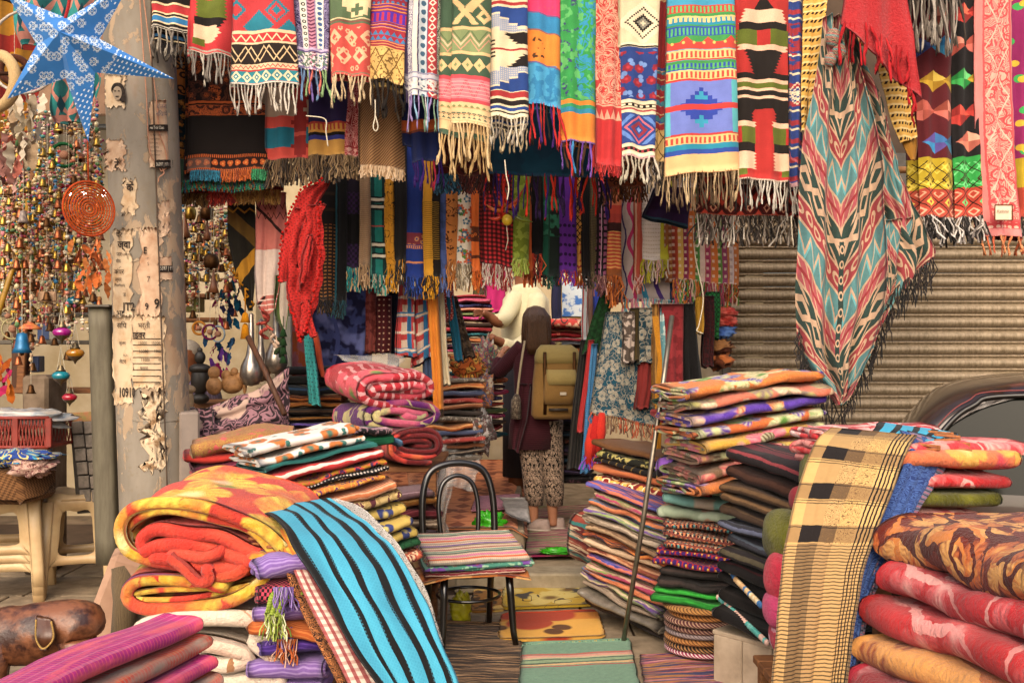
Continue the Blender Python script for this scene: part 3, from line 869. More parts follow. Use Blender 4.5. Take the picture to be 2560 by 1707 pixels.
def f15(p):
 G,Cc,T_,B = '#3d8c48','#e2b978','#2386a0','#28489a'
 p.hl(('#3c93b4',-70,12),('#b93a2c',12,34),(G,32,40),(Cc,40,56),(T_,55,62),(G,62,66),(B,66,90),(G,90,112),('#c03c30',106,124),(Cc,126,148),('#b93a2c',148,152),(G,153,160),(B,160,176),(G,170,173),(Cc,177,199),('#c0342f',199,204),('#6a78c0',204,264),('#c0342f',262,276),('#6a78c0',276,336),('#c0342f',334,339),(Cc,339,360),(T_,360,373),(B,373,385),('#e3b077',385,445))
 p.vrep('#5fae6a',11,5,v=(15,30));p.vrep('#2386a0',13,5,v=(44,56));p.vrep('#4fa668',10,5,v=(70,88));p.tris('#c03c30',92,116,60,10);p.dots('#d9b25a',28,24,4,v=(92,122));p.vrep('#c04030',12,6,v=(130,146));p.vrep('#58a860',11,5,v=(160,174));p.vrep('#c04030',12,6,v=(181,197));p.vrep('#c04030',12,6,v=(343,358))
 p.quant(12,10);q = (p.u - 84).abs() * .72
 p.over('#2a3f9c',(q + (p.v - 262).abs() * .9 < 44) * p.rv(205,336));p.over('#2f93b0',(q + (p.v - 236).abs() < 14) * p.rv(205,262));p.over('#2f93b0',(q + (p.v - 300).abs() < 14) * p.rv(276,330));p.over('#54aeb4',(q > 52) * p.rv(204,336));p.unq();p.h('#c0342f',262,276);p.hrep('#b47c48',400,2,-430,v=(428,436))
scarf('broad blue, green and peach striped shawl with stepped blue diamonds and straw tassels',1664,1846,438,425,4.93,mk(f15,'blue_green_stripes','#3c93b4',fuzz=.14),[('rope',80,22,['#a58a68','#6d5640','#c9ae86','#4d3c2c'],8),('rope',70,14,['#6d5640','#4d3c2c'],8,1)],(1672,1833),back=(.0,6),rip=.02,k=1.2,group=GF,nf=20)
def f16(p):
 R_,O,K,C_ = '#a8241f','#5a6420','#1f1916','#e2b596'
 x = (p.u - 66).abs()
 z = p.v.tri(8) * 7
 def rows(o):
  p.over(K,(x < 8 + (p.v - o) * .6) * p.rv(o,o + 28));p.over(C_,(x < 42 + (p.v - o - 28) * .35 + z) * p.rv(o + 26,o + 60));p.over(K,(x < 58) * p.rv(o + 58,o + 78));p.over(O,(x < 60 + z) * p.rv(o + 76,o + 116));p.over(R_,(x < 15) * p.rv(o + 76,o + 116));p.over(C_,(x < 56 + z) * p.rv(o + 114,o + 128));p.over(K,(x < 44 - (p.v - o - 128) * .42 + z) * p.rv(o + 127,o + 192))
 rows(0)
 p.hl((K,184,199),(C_,198,207),(O,207,220),(C_,220,227),(K,227,240),(C_,240,247),(K,247,280))
 p.over(R_,(x < 12 + (p.v - 262) * .8) * p.rv(272,298));p.over(K,(x > 24 + z) * p.rv(280,306));p.over(C_,(x > 16 + z) * p.rv(304,317));p.over(O,(x > 20) * p.rv(317,360));p.over(R_,(x > 56) * p.rv(317,360));p.over(K,(x > 22) * p.rv(358,380));p.over(C_,(x > 18 + z) * p.rv(380,424));p.over(O,(x > 46) * p.rv(424,440));p.h('#b8a08c',447,470)
scarf('red fleece shawl with black, olive and cream hourglass blocks',1846,1972,447,455,4.96,mk(f16,'red_hourglass','#a8241f',fuzz=.34),('rope',66,15,['#b7ada0','#57504a','#2a2421','#d8cfc0'],8),(1838,1970),back=(-.04,10),group=GF,nf=16)
def f17(p):
 p.hrep('#e0cfae',46,5);p.hrep('#9d2c36',46,12,20);p.blob('#9d2c36',.06,.55,1,v=(60,180));p.quant(4);p.over('#e0cfae',(((p.u - 16).abs() + (p.v - 235).abs()) < 28) * (((p.u - 16).abs() + (p.v - 235).abs()).mod(12) < 7));p.unq();p.zig('#c9606c',400,60,40,6,v=(355,440));p.h('#b98c8c',456,470)
scarf('thin blue, red and cream scarf next to the red hourglass shawl',1973,2006,464,468,5.0,mk(f17,'navy_red_thin','#2a3f80',fuzz=.2),('rope',84,5,['#8d857c','#bdb3a6','#59524c'],9),(1970,2008),back=(-.1,5),group=GF)
def f27(p):
 p.lat('#c9402c',44,52,1.2);p.lat('#e09a7a',44,52,.25,.45);p.lat('#2a1a18',44,52,.85,.98);p.h('#b8482c',536,560)
scarf('dark red scarf with orange diamonds showing below the striped shawls',1742,2004,536,543,5.2,mk(f27,'red_orange_diamonds','#5c1a18'),('brush',70,150,['#3a302a','#8c8074','#c9beb0','#1e1916','#6d5f50'],3.6,0,.5),top=330,back=None,group='scarves hanging in the second row',nf=18,rip=.02)
# ---- right-hand group
def dmd(p,cols,W_,rows):
 for (cu,cv,c1,c2,c3) in rows:
  du,dv = p.u - cu,p.v - cv
  m_ = (du.abs() * .82 + dv.abs()) < 27
  p.over(c1,m_);p.over(c2,m_ * (du * dv > 0));p.over(c3,m_ * (du > 0) * (dv < 0))
def ending(p,a,ca,cb,ca2):
 p.h(ca,a,a + 76);p.h(cb,a + 76,a + 160)
 for off in (0,20): p.lat('#3a2415' if off else ca2,42,52,.55,.72,off,off,v=(a + 12,a + 70))
 p.lat('#2c140f',42,44,.92,1.06,0,0,v=(a + 8,a + 160));p.lat(ca2,42,44,1.45,1.75,0,0,v=(a,a + 160));p.lat('#e8a080',42,44,.3,.5,0,0,v=(a + 84,a + 152));p.h(ca,a - 2,a + 8)
def f22(p):
 dmd(p,0,0,[(62,116,'#2f7fa8','#1d5f8c','#5a9fc4'),(-2,116,'#3a4a80','#2d3a6d','#3a4a80'),(34,202,'#c9a028','#a87f1c','#e0c050'),(66,276,'#c9685a','#8c4030','#d98a72'),(8,276,'#c9685a','#a04a3c','#b85a4c'),(38,356,'#2f86b8','#5a4a90','#3a6fa8'),(88,356,'#2f7fa8','#1d5f8c','#2f7fa8'),(40,40,'#c9685a','#8c4030','#d98a72'),(88,202,'#c9a028','#a87f1c','#e0c050')])
 ending(p,396,'#b39a1c','#a8402c','#d8c24a')
scarf('maroon scarf with bright faceted diamonds and a yellow and rust lattice end',2306,2392,540,546,5.0,mk(f22,'maroon_diamonds','#57191f'),('brush',62,60,['#c9c0b8','#2a2422','#7a6f68','#16120f'],4,0,.55),(2296,2386),back=(-.2,-6),group='scarves hanging over the shutter',bulge=.035)
def f23(p):
 dmd(p,0,0,[(22,36,'#b8342c','#8c2420','#d8664a'),(56,110,'#c9685a','#a84a3c','#e0907a'),(24,196,'#3aa850','#1f7f38','#68c474'),(12,286,'#b8342c','#8c2420','#c94a38'),(62,276,'#b8342c','#a02c24','#c94a38'),(36,352,'#c9785f','#a85848','#e0a084'),(68,30,'#b8342c','#8c2420','#c94a38'),(70,196,'#c9a028','#a87f1c','#e0c050'),(-2,110,'#c9685a','#a84a3c','#e0907a')])
 ending(p,392,'#2c9440','#b03a26','#68c878')
scarf('black scarf with bright faceted diamonds and a green and orange lattice end',2393,2462,546,540,5.0,mk(f23,'black_diamonds','#1d1a1b'),('brush',62,52,['#c9c0b8','#2a2422','#7a6f68','#16120f'],4,0,.55),(2386,2446),back=(-.04,-6),group='scarves hanging over the shutter',bulge=.035)
def f24(p):
 p.swirl('#d9a08c',.03,.07,.5,2.0,v=(-70,548),u=(22,84),dist=.9);p.orn('#cc3a3c',.026,.3,.4,1.0,u=(20,86));p.lat('#e0b39c',62,120,.9,1.0,9,u=(20,86));p.vst('#c44a4c',84,87);p.vst('#c44a4c',20,22);p.vst('#d97e78',0,18);p.vst('#d97e78',88,130);p.h('#c23a3c',555,570);p.dots('#e0b39c',12,14,4,v=(556,570));p.h('#d97e78',572,600)
th24 = scarf('coral silk scarf with pale scrollwork and a small woven label',2462,2558,588,592,4.96,mk(f24,'coral_scroll','#cc4a4c',rough=.7),('rope',46,8,['#d9734a','#c96040','#e09060'],12),(2440,2530),back=(-.1,6),group='scarves hanging over the shutter',bulge=.03,bend=-6)
def f25(p):
 p.orn('#3aa850',.02,.0,.2,1.0);p.orn('#d8b030',.022,.0,.18,3.0);p.h('#b39a1c',396,470);p.h('#a8402c',470,600)
scarf('magenta scarf with coloured diamonds at the right edge of the row',2540,2600,540,546,5.05,mk(f25,'magenta_diamonds','#8c1f5c'),('brush',50,30,['#c9c0b8','#2a2422','#7a6f68'],4,0,.5),(2530,2600),back=None,group='scarves hanging over the shutter',bulge=.03)
def f26(p): p.hrep('#6a5f54',30,12)
scarf('grey wool shawl of which only the long knotted grey tassels hang into view',2256,2392,-4,-8,4.86,mk(f26,'grey_wool','#8d8378'),[('rope',120,17,['#9d9186','#6d6258','#b8ada0','#4f463e'],10),('rope',100,15,['#9d9186','#6d6258','#b8ada0','#4f463e'],10,1)],top=-160,back=(-.02,6),group='scarves hanging over the shutter')
mb = MB();c_ = P(2508,532,4.88)
mb.box(c_,(.085,.006,.075),0,.003)
sewn24 = mb.build('sewn_label',plain('label_cloth','#e3d3b4',.8,0,.1,60,.1),th24,False)
tag(sewn24,'cream sewn label with a brown rim')
mb = MB()
for dx,dz,sx,sz in ((0,.038,.088,.005),(0,-.038,.088,.005),(.043,0,.005,.08),(-.043,0,.005,.08)):
 mb.box(c_ + Vector((dx,-.004,dz)),(sx,.006,sz),0,.002)
mb.build('label_rim',yarn('#6b3a22'),sewn24,False)
# ------------------------------------------------------------------ second row, behind the front scarves
G2 = 'scarves hanging in the second row'
def b0(p):
 p.orn('#2a1a12',.05,.2,.42,1,v=(100,236));p.h('#10242c',238,372);p.flower('#a8702a',.045,6,.34,'#c98a3a',2,v=(240,370));p.blob('#5a3a20',.08,.58,3,v=(240,370));p.h('#a8702a',372,376);p.orn('#2a1a12',.12,.2,.4,3,v=(376,394));p.vrep('#4f6a58',24,12,v=(396,456))
scarf('narrow dark teal and gold brocade shawl beside the pole',424,468,455,459,5.5,mk(b0,'gold_brocade','#a8621e'),('brush',26,50,['#6d4a20','#3a2814','#8c6428'],2.6),top=90,back=(-.1,4),group=G2)
def b1(p):
 O = '#b8561c'
 p.orn('#5a2f1c',.028,.2,.5,1,v=(60,250));p.flower(O,.016,2,.42,'#241410',2.2,v=(120,250),lob=.6);p.flower('#5a3324',.018,5,.3,O,4,v=(60,250));p.swirl('#2c1a16',.05,.1,.4,2,v=(60,250));p.h(O,252,258);p.h(O,262,288);p.orn('#1f1310',.04,.22,.44,3,v=(263,287));p.swirl('#6a3020',.06,.1,.4,5,v=(263,287));p.vst('#5a3a2a',0,70,v=(240,288)) if False else None
 p.h('#150e0c',289,386);p.hrep('#5a1c14',200,2,-330,v=(320,336),u=(80,100)) if False else None
 p.h(O,387,395);p.vrep('#150e0c',5,2.5,v=(387,395));p.h('#2a1510',396,422);p.flower(O,.05,3,.42,'#d98a3c',1,v=(397,421),rnd=.1);p.over('#7a5a50',p.ru(0,60) * p.rv(396,422) * .5);p.h(O,422,430);p.vrep('#150e0c',5,2.5,v=(423,430))
scarf('large black shawl with orange paisley borders and blue, orange and green fringe',468,668,430,427,5.4,mk(b1,'black_orange_shawl','#1c110f'),[('brush',24,110,['#1f6f8c','#2a86a4','#174f66'],2.6,0,.2,(.06,.44)),('brush',24,90,['#b8561c','#d06c26','#8c3c14'],2.6,0,.2,(.44,.82)),('brush',24,70,['#2f8c5a','#46a870','#1f6440'],2.6,0,.2,(.82,1)),('brush',26,220,['#1f6f50','#174f66','#8c4a1c','#1f7f5a'],2.6,1,.35)],top=60,back=(-.06,20),group=G2,nf=18,rip=.007)
def b2(p):
 p.chk('#5a2a1a',26,9,v=(300,474));p.chk('#b8561c',40,12,v=(440,466));p.h('#6d1f14',466,484);p.vrep('#1a100c',5,2,v=(468,476));p.vst('#a8241c',88,170,v=(464,486))
scarf('brown and red checked shawl whose fringe ends just above the trinket shop',432,702,486,474,5.55,mk(b2,'brown_red_check','#3a1f14'),[('brush',30,120,['#7d5a30','#5a3c1e','#9d7440'],2.6,0,.3,(0,.33)),('brush',30,90,['#a8241c','#c93a24','#7a1a14'],2.6,0,.3,(.33,.58)),('brush',32,120,['#a87a3c','#8c5f2a','#c4944e'],2.6,0,.3,(.58,1))],top=380,back=None,group=G2,nf=18,rip=.012)
def b3(p):
 p.hl(('#c9463a',290,318),('#1b6f86',318,368),('#c9463a',368,410));p.quant(8,10);p.over('#8c2420',((p.u - 84).abs() < 10 + (p.v.mod(60) - 30).abs() * .5));p.over('#c24a3c',((p.u - 84).abs() + (p.v - 330).abs() < 14));p.unq()
scarf('coral and teal striped scarf with a stepped dark red column',662,772,400,396,5.38,mk(b3,'coral_teal_steps','#a5907c'),('brush',62,90,['#6d5438','#4d3a26','#8c7250','#2c2018'],4.2,0,.35),top=120,back=(-.12,2),group=G2)
def b4(p):
 p.h('#a8362a',304,326);p.vrep('#c98f3a',10,5.5,v=(309,326));p.hl(('#c98f3a',324,330),('#16110f',330,338),('#2c2e78',338,349),('#bb8a3e',349,400))
scarf('purple scarf with a mustard end and red toothed band',768,864,391,386,5.37,mk(b4,'purple_mustard','#2a1f4a'),('brush',62,80,['#6d5438','#4d3a26','#8c7250','#2c2018'],4.2,0,.35),top=120,back=(-.04,4),group=G2)
def b5(p):
 p.swirl('#c98a84',.05,.09,.45,1);p.h('#8c1c24',368,372);p.lat('#d8a49a',14,16,1.2,v=(372,392))
scarf('crimson scarf with pale pink scrollwork above a brown fringe',852,900,393,391,5.42,mk(b5,'crimson_scroll','#8c1c24'),('brush',52,40,['#6d5438','#4d3a26','#8c7250'],4,0,.35),top=120,back=None,group=G2)
def b6(p): p.over('#5a3a20',((p.u + p.v * .9).mod(7) < 3))
scarf('plain tan herringbone shawl with a cream fringe',898,1008,412,424,5.34,mk(b6,'tan_herringbone','#8f6a44',warp=.4),('brush',28,110,['#d8b894','#e3c9a8','#b8946c'],2.8,0,.3),top=120,back=(-.04,8),group=G2)
def b7(p): p.hl(('#c25a1c',300,328),('#7a3a24',326,332))
scarf('navy shawl with one orange stripe and violet and red tassels',1028,1100,404,402,5.3,mk(b7,'navy_orange','#131f4e'),('rope',64,7,['#6a1f3c','#3a1f6a','#a0243c'],9),top=120,back=(-.32,-40),group=G2)
def b8(p): p.orn('#2c0f0c',.04,.2,.4,1);p.orn('#7a4a1c',.03,.4,.46,2)
scarf('dark wine red shawl with a shaggy blue and wine fringe',1092,1236,438,442,5.5,mk(b8,'wine_red','#47120f'),[('brush',44,60,['#1d4a66','#2a6480','#123040'],3.4,0,.6,(0,.36)),('brush',40,90,['#47120f','#5a1a14','#2c0c0a'],3.4,0,.5,(.36,1))],top=200,back=None,group=G2)
def b9(p): p.blob('#143a50',.02,.5,1)
scarf('deep teal shawl seen only as a strip above red and violet tassels',1222,1518,436,446,5.46,mk(b9,'deep_teal','#0f4056'),[('rope',92,15,['#c22c1c','#d83a24','#2c1840','#3f2470'],10),('rope',84,13,['#3f2470','#251a18','#c22c1c'],10,0)],top=200,back=None,group=G2,nf=18)
def b10(p): p.orn('#3a1f10',.07,.2,.42,1);p.h('#6a2f12',462,474)
scarf('rust brown brocade shawl with a short brown fringe',1512,1612,470,464,5.6,mk(b10,'rust_brocade','#7a3a16'),('brush',36,70,['#6a3c18','#4a2a12','#8c5424'],3,0,.4),top=300,back=None,group=G2)
def b11(p): p.h('#241030',520,528);p.h('#1c3a48',548,560)
scarf('folded dark purple cloth tilted under the straw tassels',1612,1718,540,566,5.7,mk(b11,'dark_purple','#2a1238'),None,(1640,1728),top=470,back=(-.05,4),group=G2)
# ------------------------------------------------------------------ row of narrow scarves across the shop mouth
G3 = 'narrow scarves hanging across the shop mouth'
def s3(label,x0,x1,hem,fn,base,fr=None,Y=6.05,top=330,xt=None,back=(-.1,5),**k):
 pk = {q: k.pop(q) for q in ('fuzz','rough','warp','kk') if q in k}
 scarf(label,x0,x1,hem,hem + k.pop('sl',2),Y + R.uniform(-.03,.03),mk(fn,'shop_mouth_cloth',base,**pk),fr,xt,top,back,group=k.pop('group',G3),nf=8,nr=16,rip=k.pop('rip',.008),bulge=.02,**k)
nop = lambda p: None
def bf(L,n,cols,w=3,sp=.22): return ('brush',L,n,cols,w,0,sp)
def c4(p): p.hrep('#8c5a28',9,4,v=(560,800));p.vrep('#241c1a',11,4,v=(560,800));p.plaid('#3a2a1c',40,8,.7,v=(300,560))
s3('dark brown and orange thread plaid scarf beside the red crochet shawl',796,840,748,c4,'#1c1614',bf(36,40,['#241c1a','#12100f','#6d4a28']))
s3('plain black scarf with a teal edge in the shop mouth row',838,864,752,lambda p: p.vst('#1a4a54',0,5),'#121212',bf(40,30,['#12100f','#1d4a54']))
def c6(p): p.chk('#331a44',6,7,v=(480,535));p.chk('#331a44',6,7,v=(610,680));p.h('#0f0d0e',535,610);p.vst('#8c7a60',0,3)
s3('black and purple checked scarf with teal tassels',863,901,670,c6,'#1c1424',bf(56,26,['#2a8c8c','#3aa8a0','#c9a878','#d8b894'],3.6))
s3('plain beige wool scarf between the black check and teal tartan',899,924,662,lambda p: p.hrep('#8f7052',5,2),'#a08262',bf(56,16,['#b08e68','#c9a880'],3.6))
def c8(p):
 p.vst('#123c3c',7,15);p.vst('#0f2c2c',34,42)
 for a in (500,518,612,640): p.h('#16211f',a - 8,a + 8);p.h('#cfc8b4',a - 4,a + 3)
 p.h('#a8403a',564,567);p.vst('#5a9c8c',0,6)
s3('teal tartan scarf with white and black cross stripes',922,971,687,c8,'#177068',bf(44,34,['#177068','#2a9c90','#16211f','#cfc8b4']))
s3('mustard yellow scarf with black pen scrolls',964,988,668,lambda p: p.swirl('#3a2a10',.04,.2,.12,1),'#c98a10',bf(56,22,['#d89a14','#b87c0c'],3.4),xt=(956,982))
s3('plain charcoal scarf between the two mustard ones',986,1014,650,nop,'#1c1a18',bf(60,22,['#1c1a18','#c98a10','#2a2622']))
def c11(p): p.h('#7a2f3c',582,612);p.flower('#c98a5a',.045,8,.3,'#1d2f78',3,v=(584,612));p.h('#c9825a',614,622);p.vrep('#1d2f78',5,2,v=(615,621));p.h('#c9825a',654,659)
s3('royal blue scarf with a red paisley motif near its end',1014,1060,694,c11,'#16307c',bf(46,34,['#16307c','#1f4aa8','#0f2050']))
def c12(p): p.vst('#1a1410',23,46);p.hrep('#8c6a18',5,2,v=(505,650));p.vst('#1a1410',40,60)
s3('mustard and black two tone scarf with fine cross threads',1058,1099,690,c12,'#cd8f12',bf(52,30,['#d89a14','#b87c0c','#1a1410'],3.4))
s3('slate blue plain scarf',1095,1119,688,lambda p: p.blob('#3a4a78',.05,.5,1),'#44558c',bf(48,20,['#44558c','#5a6ca0','#2c3860']))
def c14(p): p.swirl('#4a2410',.05,.3,.18,1);p.dots('#4a2410',12,40,3)
s3('tan orange scarf with dark henna scrolls',1115,1143,652,c14,'#b8702e',bf(64,26,['#b8702e','#8c5424','#d08a44'],3))
def c15(p): p.flower('#c2521c',.035,6,.4,'#2a6c8c',1,lob=.5);p.flower('#2a6480',.03,5,.3,'#e0d6c4',4,lob=.6);p.flower('#4a7a34',.04,3,.24,None,7,lob=.7)
s3('white cotton scarf with orange and blue flowers',1142,1176,660,c15,'#d9cdb8',bf(58,26,['#d9cdb8','#b8a88c','#8c7a60'],3))
def c16(p): p.h('#5a2c18',566,604);p.orn('#c9641c',.08,.1,.3,1,v=(566,604));p.h('#5a2c18',638,646)
s3('bright orange scarf with two brown cross bands',1175,1206,678,c16,'#d9661a',bf(46,26,['#d9661a','#e07c30','#a84c12'],3.2))
s3('slim cream scarf with rust spots beside the gingham',1202,1212,694,lambda p: p.blob('#a8442a',.08,.55,2),'#d8cab8',bf(40,10,['#d8cab8','#b8a488']),Y=6.1)
def c17(p): p.over('#140d0d',((p.u.mod(11) < 5.5) * .75));p.over('#140d0d',((p.v.mod(11) < 5.5) * .75))
s3('red and black gingham scarf with red and white tassels',1206,1283,658,c17,'#c01c22',bf(54,56,['#c9b8a8','#b02a24','#e0d0c0','#7a1a18'],3.4,.15),sl=14,warp=.5,Y=6.0)
s3('lime green gauze scarf with knotted ends',1284,1322,648,lambda p: p.blob('#6d7c1e',.06,.5,2),'#8f9e34',bf(38,20,['#8f9e34','#b0be58'],4.4),Y=5.97)
s3('orange sliver of a scarf behind the lime gauze',1312,1332,676,nop,'#c9581a',bf(40,12,['#c9581a','#8c3a12']),xt=(1306,1328))
s3('black scarf with red fringe in the middle of the shop mouth row',1326,1360,636,nop,'#171314',bf(70,34,['#9d2a1c','#c23a20','#171314','#d8662c'],3.2))
def c20(p): p.vst('#124c3a',0,12);p.flower('#2a6a50',.02,5,.4,'#123024',2,v=(470,590));p.h('#123a2c',590,592);p.vst('#1c3c30',12,16)
s3('bottle green and black scarf with a pale rose motif',1358,1402,688,c20,'#16201c',bf(28,24,['#124c3a','#16201c']),sl=6)
s3('violet scarf with rows of dark ovals',1396,1440,676,lambda p: p.dots('#260c3c',11,24,4.2,v=(548,676)),'#5a1c86',bf(34,28,['#5a1c86','#7a34a8','#c23a20']))
def c22(p): p.lat('#120f0e',12,16,.75,1.2,v=(300,610));p.blob('#8c1c18',.09,.55,1,v=(610,700))
s3('amber and black lattice print scarf',1438,1460,676,c22,'#c98c3c',bf(40,18,['#d0742c','#8c3a12']))
s3('thin black scarf beside the amber lattice',1457,1474,690,nop,'#15110f',bf(28,12,['#15110f','#3a2a20']))
s3('olive grey twill scarf',1470,1494,682,lambda p: p.hrep('#4d4430',4,1.5),'#6a5c42',bf(40,18,['#6a5c42','#8c7c5c']))
def c24(p): p.vrep('#1c1014',12,5);p.hrep('#1c1014',16,6);p.vst('#c9a0b0',10,12)
s3('mauve and black plaid scarf',1492,1519,690,c24,'#8c4a68',bf(46,20,['#8c5a5a','#d0a090','#5a2c2c'],3.6))
def c25(p): p.hl(('#c9704a',480,512),('#a8382a',534,556),('#3a1a16',556,578));p.hrep('#d89c50',9,4,v=(578,672));p.h('#8c4a1c',672,690)
s3('rust, salmon and brown scarf with golden pin stripes',1517,1554,690,c25,'#b83c28',bf(72,26,['#a8541c','#c9702c','#6a2c14'],3.6))
def c26(p):
 p.wave('#b82860',26,7,90,9);p.wave('#3a2f60',8,5,120,4,40);p.wave('#2f86a8',52,10,160,14,80);p.wave('#4a2c78',110,26,260,12,20);p.vst('#2c3a58',120,140);p.vst('#4a9cb8',150,160);p.vrep('#a8485c',26,8,v=(690,760),u=(160,300))
s3('long pale grey shawl with wavy pink, blue and violet lines',1554,1768,748,c26,'#b8a8a4',bf(44,60,['#d8c8c4','#d07a90','#7ab0c0','#e8d8d0'],4.4,.15),Y=6.12,top=400,rip=.02,xt=(1552,1768))
s3('coral edged pale scarf behind the white dotted one',1588,1606,694,lambda p: p.vst('#c08a70',0,4),'#a8442e',bf(40,14,['#a8442e','#d0a090']),Y=6.03)
def c27(p): p.over('#a89888',(p.v.mod(10) < 3) * (p.u.mod(4) < 2));p.vst('#a8a01c',46,90)
s3('cream dotted scarf with a lime green edge',1606,1682,650,c27,'#cbbcae',bf(52,44,['#cbb8a8','#d8a8a0','#a8a01c','#b8b030'],3.8),Y=5.98)
def c28(p):
 for a,c_ in ((0,'#a83a1c'),(14,'#c9a04c'),(26,'#8c2c4c'),(40,'#c96a24'),(56,'#4c8c3c'),(68,'#d8b8a8'),(82,'#a83c5c'),(100,'#c96a24'),(112,'#5c8c3c'),(122,'#8c3c5c'),(140,'#d8c0b8'),(152,'#c9702c')): p.vst(c_,a,a + 13)
 p.over('#e0c8b0',(p.v.mod(18) < 7) * (p.u.mod(14) < 6) * .7);p.over('#5a1c1c',(p.v.mod(18) > 11) * (p.u.mod(28) < 8) * .35)
s3('orange, pink and green striped plaid shawl at the right end of the row',1682,1846,698,c28,'#b86a34',bf(54,90,['#c9742c','#a8485c','#d8b8a0','#8c3a24','#5c8c3c'],3.8,.15),Y=5.96,sl=16,rip=.014,top=470)
# ------------------------------------------------------------------ folded, rolled and draped cloth
def spiral_profile(d,h,t,turns,e=.55,n=22,tuck=.0):
 th = np.linspace(-PI / 2 * .2,2 * PI * turns,int(n * turns) + 2)
 a = np.maximum(d / 2 - t * .5 - t * th / (2 * PI),t)
 b = np.maximum(h / 2 - t * .5 - t * th / (2 * PI),t * .15)
 ph = th + PI * .5
 c,s_ = np.cos(ph),np.sin(ph)
 y = a * np.sign(c) * np.abs(c) ** e
 z = -b * np.sign(s_) * np.abs(s_) ** (.75 if e < .9 else e) + h / 2
 return np.stack([y,z],-1)
def sweep(name,prof,w,t,mat,M,parent=None,nx=14,lump=.006,seed=0,df=None,taper=0.0,shear=None,n=None,uoff=0.0,ls=9.0,vflip=False,ends=.0):
 p = np.asarray(prof,float)
 if n: p,arc = resample(p,n)
 else: arc = np.concatenate([[0],np.cumsum(np.linalg.norm(np.diff(p,axis=0),axis=1))])
 x = np.linspace(-w / 2,w / 2,nx)
 C3 = np.zeros((nx,len(p),3))
 C3[...,0] = x[:,None]
 C3[...,1] = p[None,:,0]
 C3[...,2] = p[None,:,1]
 if taper:
  f = 1 - taper * (x / (w / 2)) ** 2
  C3[...,1] *= f[:,None]
 if shear: C3[...,0] += shear * p[None,:,0]
 if ends:
  rs_ = np.random.RandomState(seed + 5)
  k = np.interp(arc,np.linspace(0,arc[-1],12),rs_.uniform(-1,1,12)) * ends
  C3[...,0] += k[None,:] * (np.abs(x) / (w / 2))[:,None] ** 2 * np.sign(x)[:,None]
 nz = vnoise(C3,ls,seed)
 nz2 = vnoise(C3,ls,seed + 50)
 C3[...,2] += lump * nz - lump * 1.1 * np.clip(.35 - np.abs(vnoise(C3,ls * 1.9,seed + 9)),0,1)
 C3[...,1] += lump * nz2
 if df is not None: C3[...,2] += df(C3)
 A = np.array(M)
 C3 = C3 @ A[:3,:3].T + A[:3,3]
 UV = np.stack(np.broadcast_arrays((x + uoff)[:,None],arc[None,:] if not vflip else arc[None,::-1]),-1)
 return sheet(name,C3,t,mat,UV.copy(),parent)
def TM(loc,yaw=0,roll=0,pitch=0):
 return Matrix.Translation(Vector(loc)) @ Matrix.Rotation(math.radians(yaw),4,'Z') @ Matrix.Rotation(math.radians(-roll),4,'Y') @ Matrix.Rotation(math.radians(pitch),4,'X')
def fold(label,M,w,d,h,mat,turns=2,t=None,cat='folded cloth',name='folded_cloth',group=None,seed=None,lump=.005,df=None,e=.55,nx=12,ends=.01,n=20,parts=None,taper=.0,ls=9.0):
 seed = seed if seed is not None else R.randrange(9999)
 t = t or h / (2 * turns + .3)
 M = M.copy()
 o = sweep(name,spiral_profile(d,h,t,turns,e,n),w,t * .96,mat,M,None,nx,lump,seed,df,taper,ends=ends,uoff=R.uniform(0,.4),ls=ls)
 tag(o,label,cat,group)
 return o
def stack(M,items,w,d,group,cat='folded cloth',name='folded_cloth',jit=.012,jyaw=3,df=None,lump=.005,seed=1,dshift=(0,0),nx=12,turns=2,e=.55,gap=.0,lab='',ends=.012):
 r_ = random.Random(seed)
 z = 0
 n = len(items)
 out = []
 for i,it in enumerate(items):
  lb,mat,h = it[:3]
  h *= r_.uniform(.86,1.14)
  kw = dict(it[3]) if len(it) > 3 else {}
  ww,dd = w * kw.pop('fw',r_.uniform(.93,1.05)),d * kw.pop('fd',r_.uniform(.93,1.05))
  sx = kw.pop('sx',0);sy = kw.pop('sy',0)
  L = Matrix.Translation((r_.uniform(-jit,jit) + dshift[0] * i + sx,r_.uniform(-jit,jit) + dshift[1] * i + sy,z)) @ Matrix.Rotation(math.radians(r_.uniform(-jyaw,jyaw)),4,'Z')
  out.append(fold(lb,M @ L,ww,dd,h,mat,kw.pop('turns',turns),None,kw.pop('cat',cat),kw.pop('name',name),group,seed * 31 + i,kw.pop('lump',lump * r_.uniform(1.0,1.9)),df,kw.pop('e',e),nx,ends * r_.uniform(.6,2.2),taper=r_.uniform(-.02,.09),ls=r_.uniform(6,13),**kw))
  z += h * .965 + gap
 return out
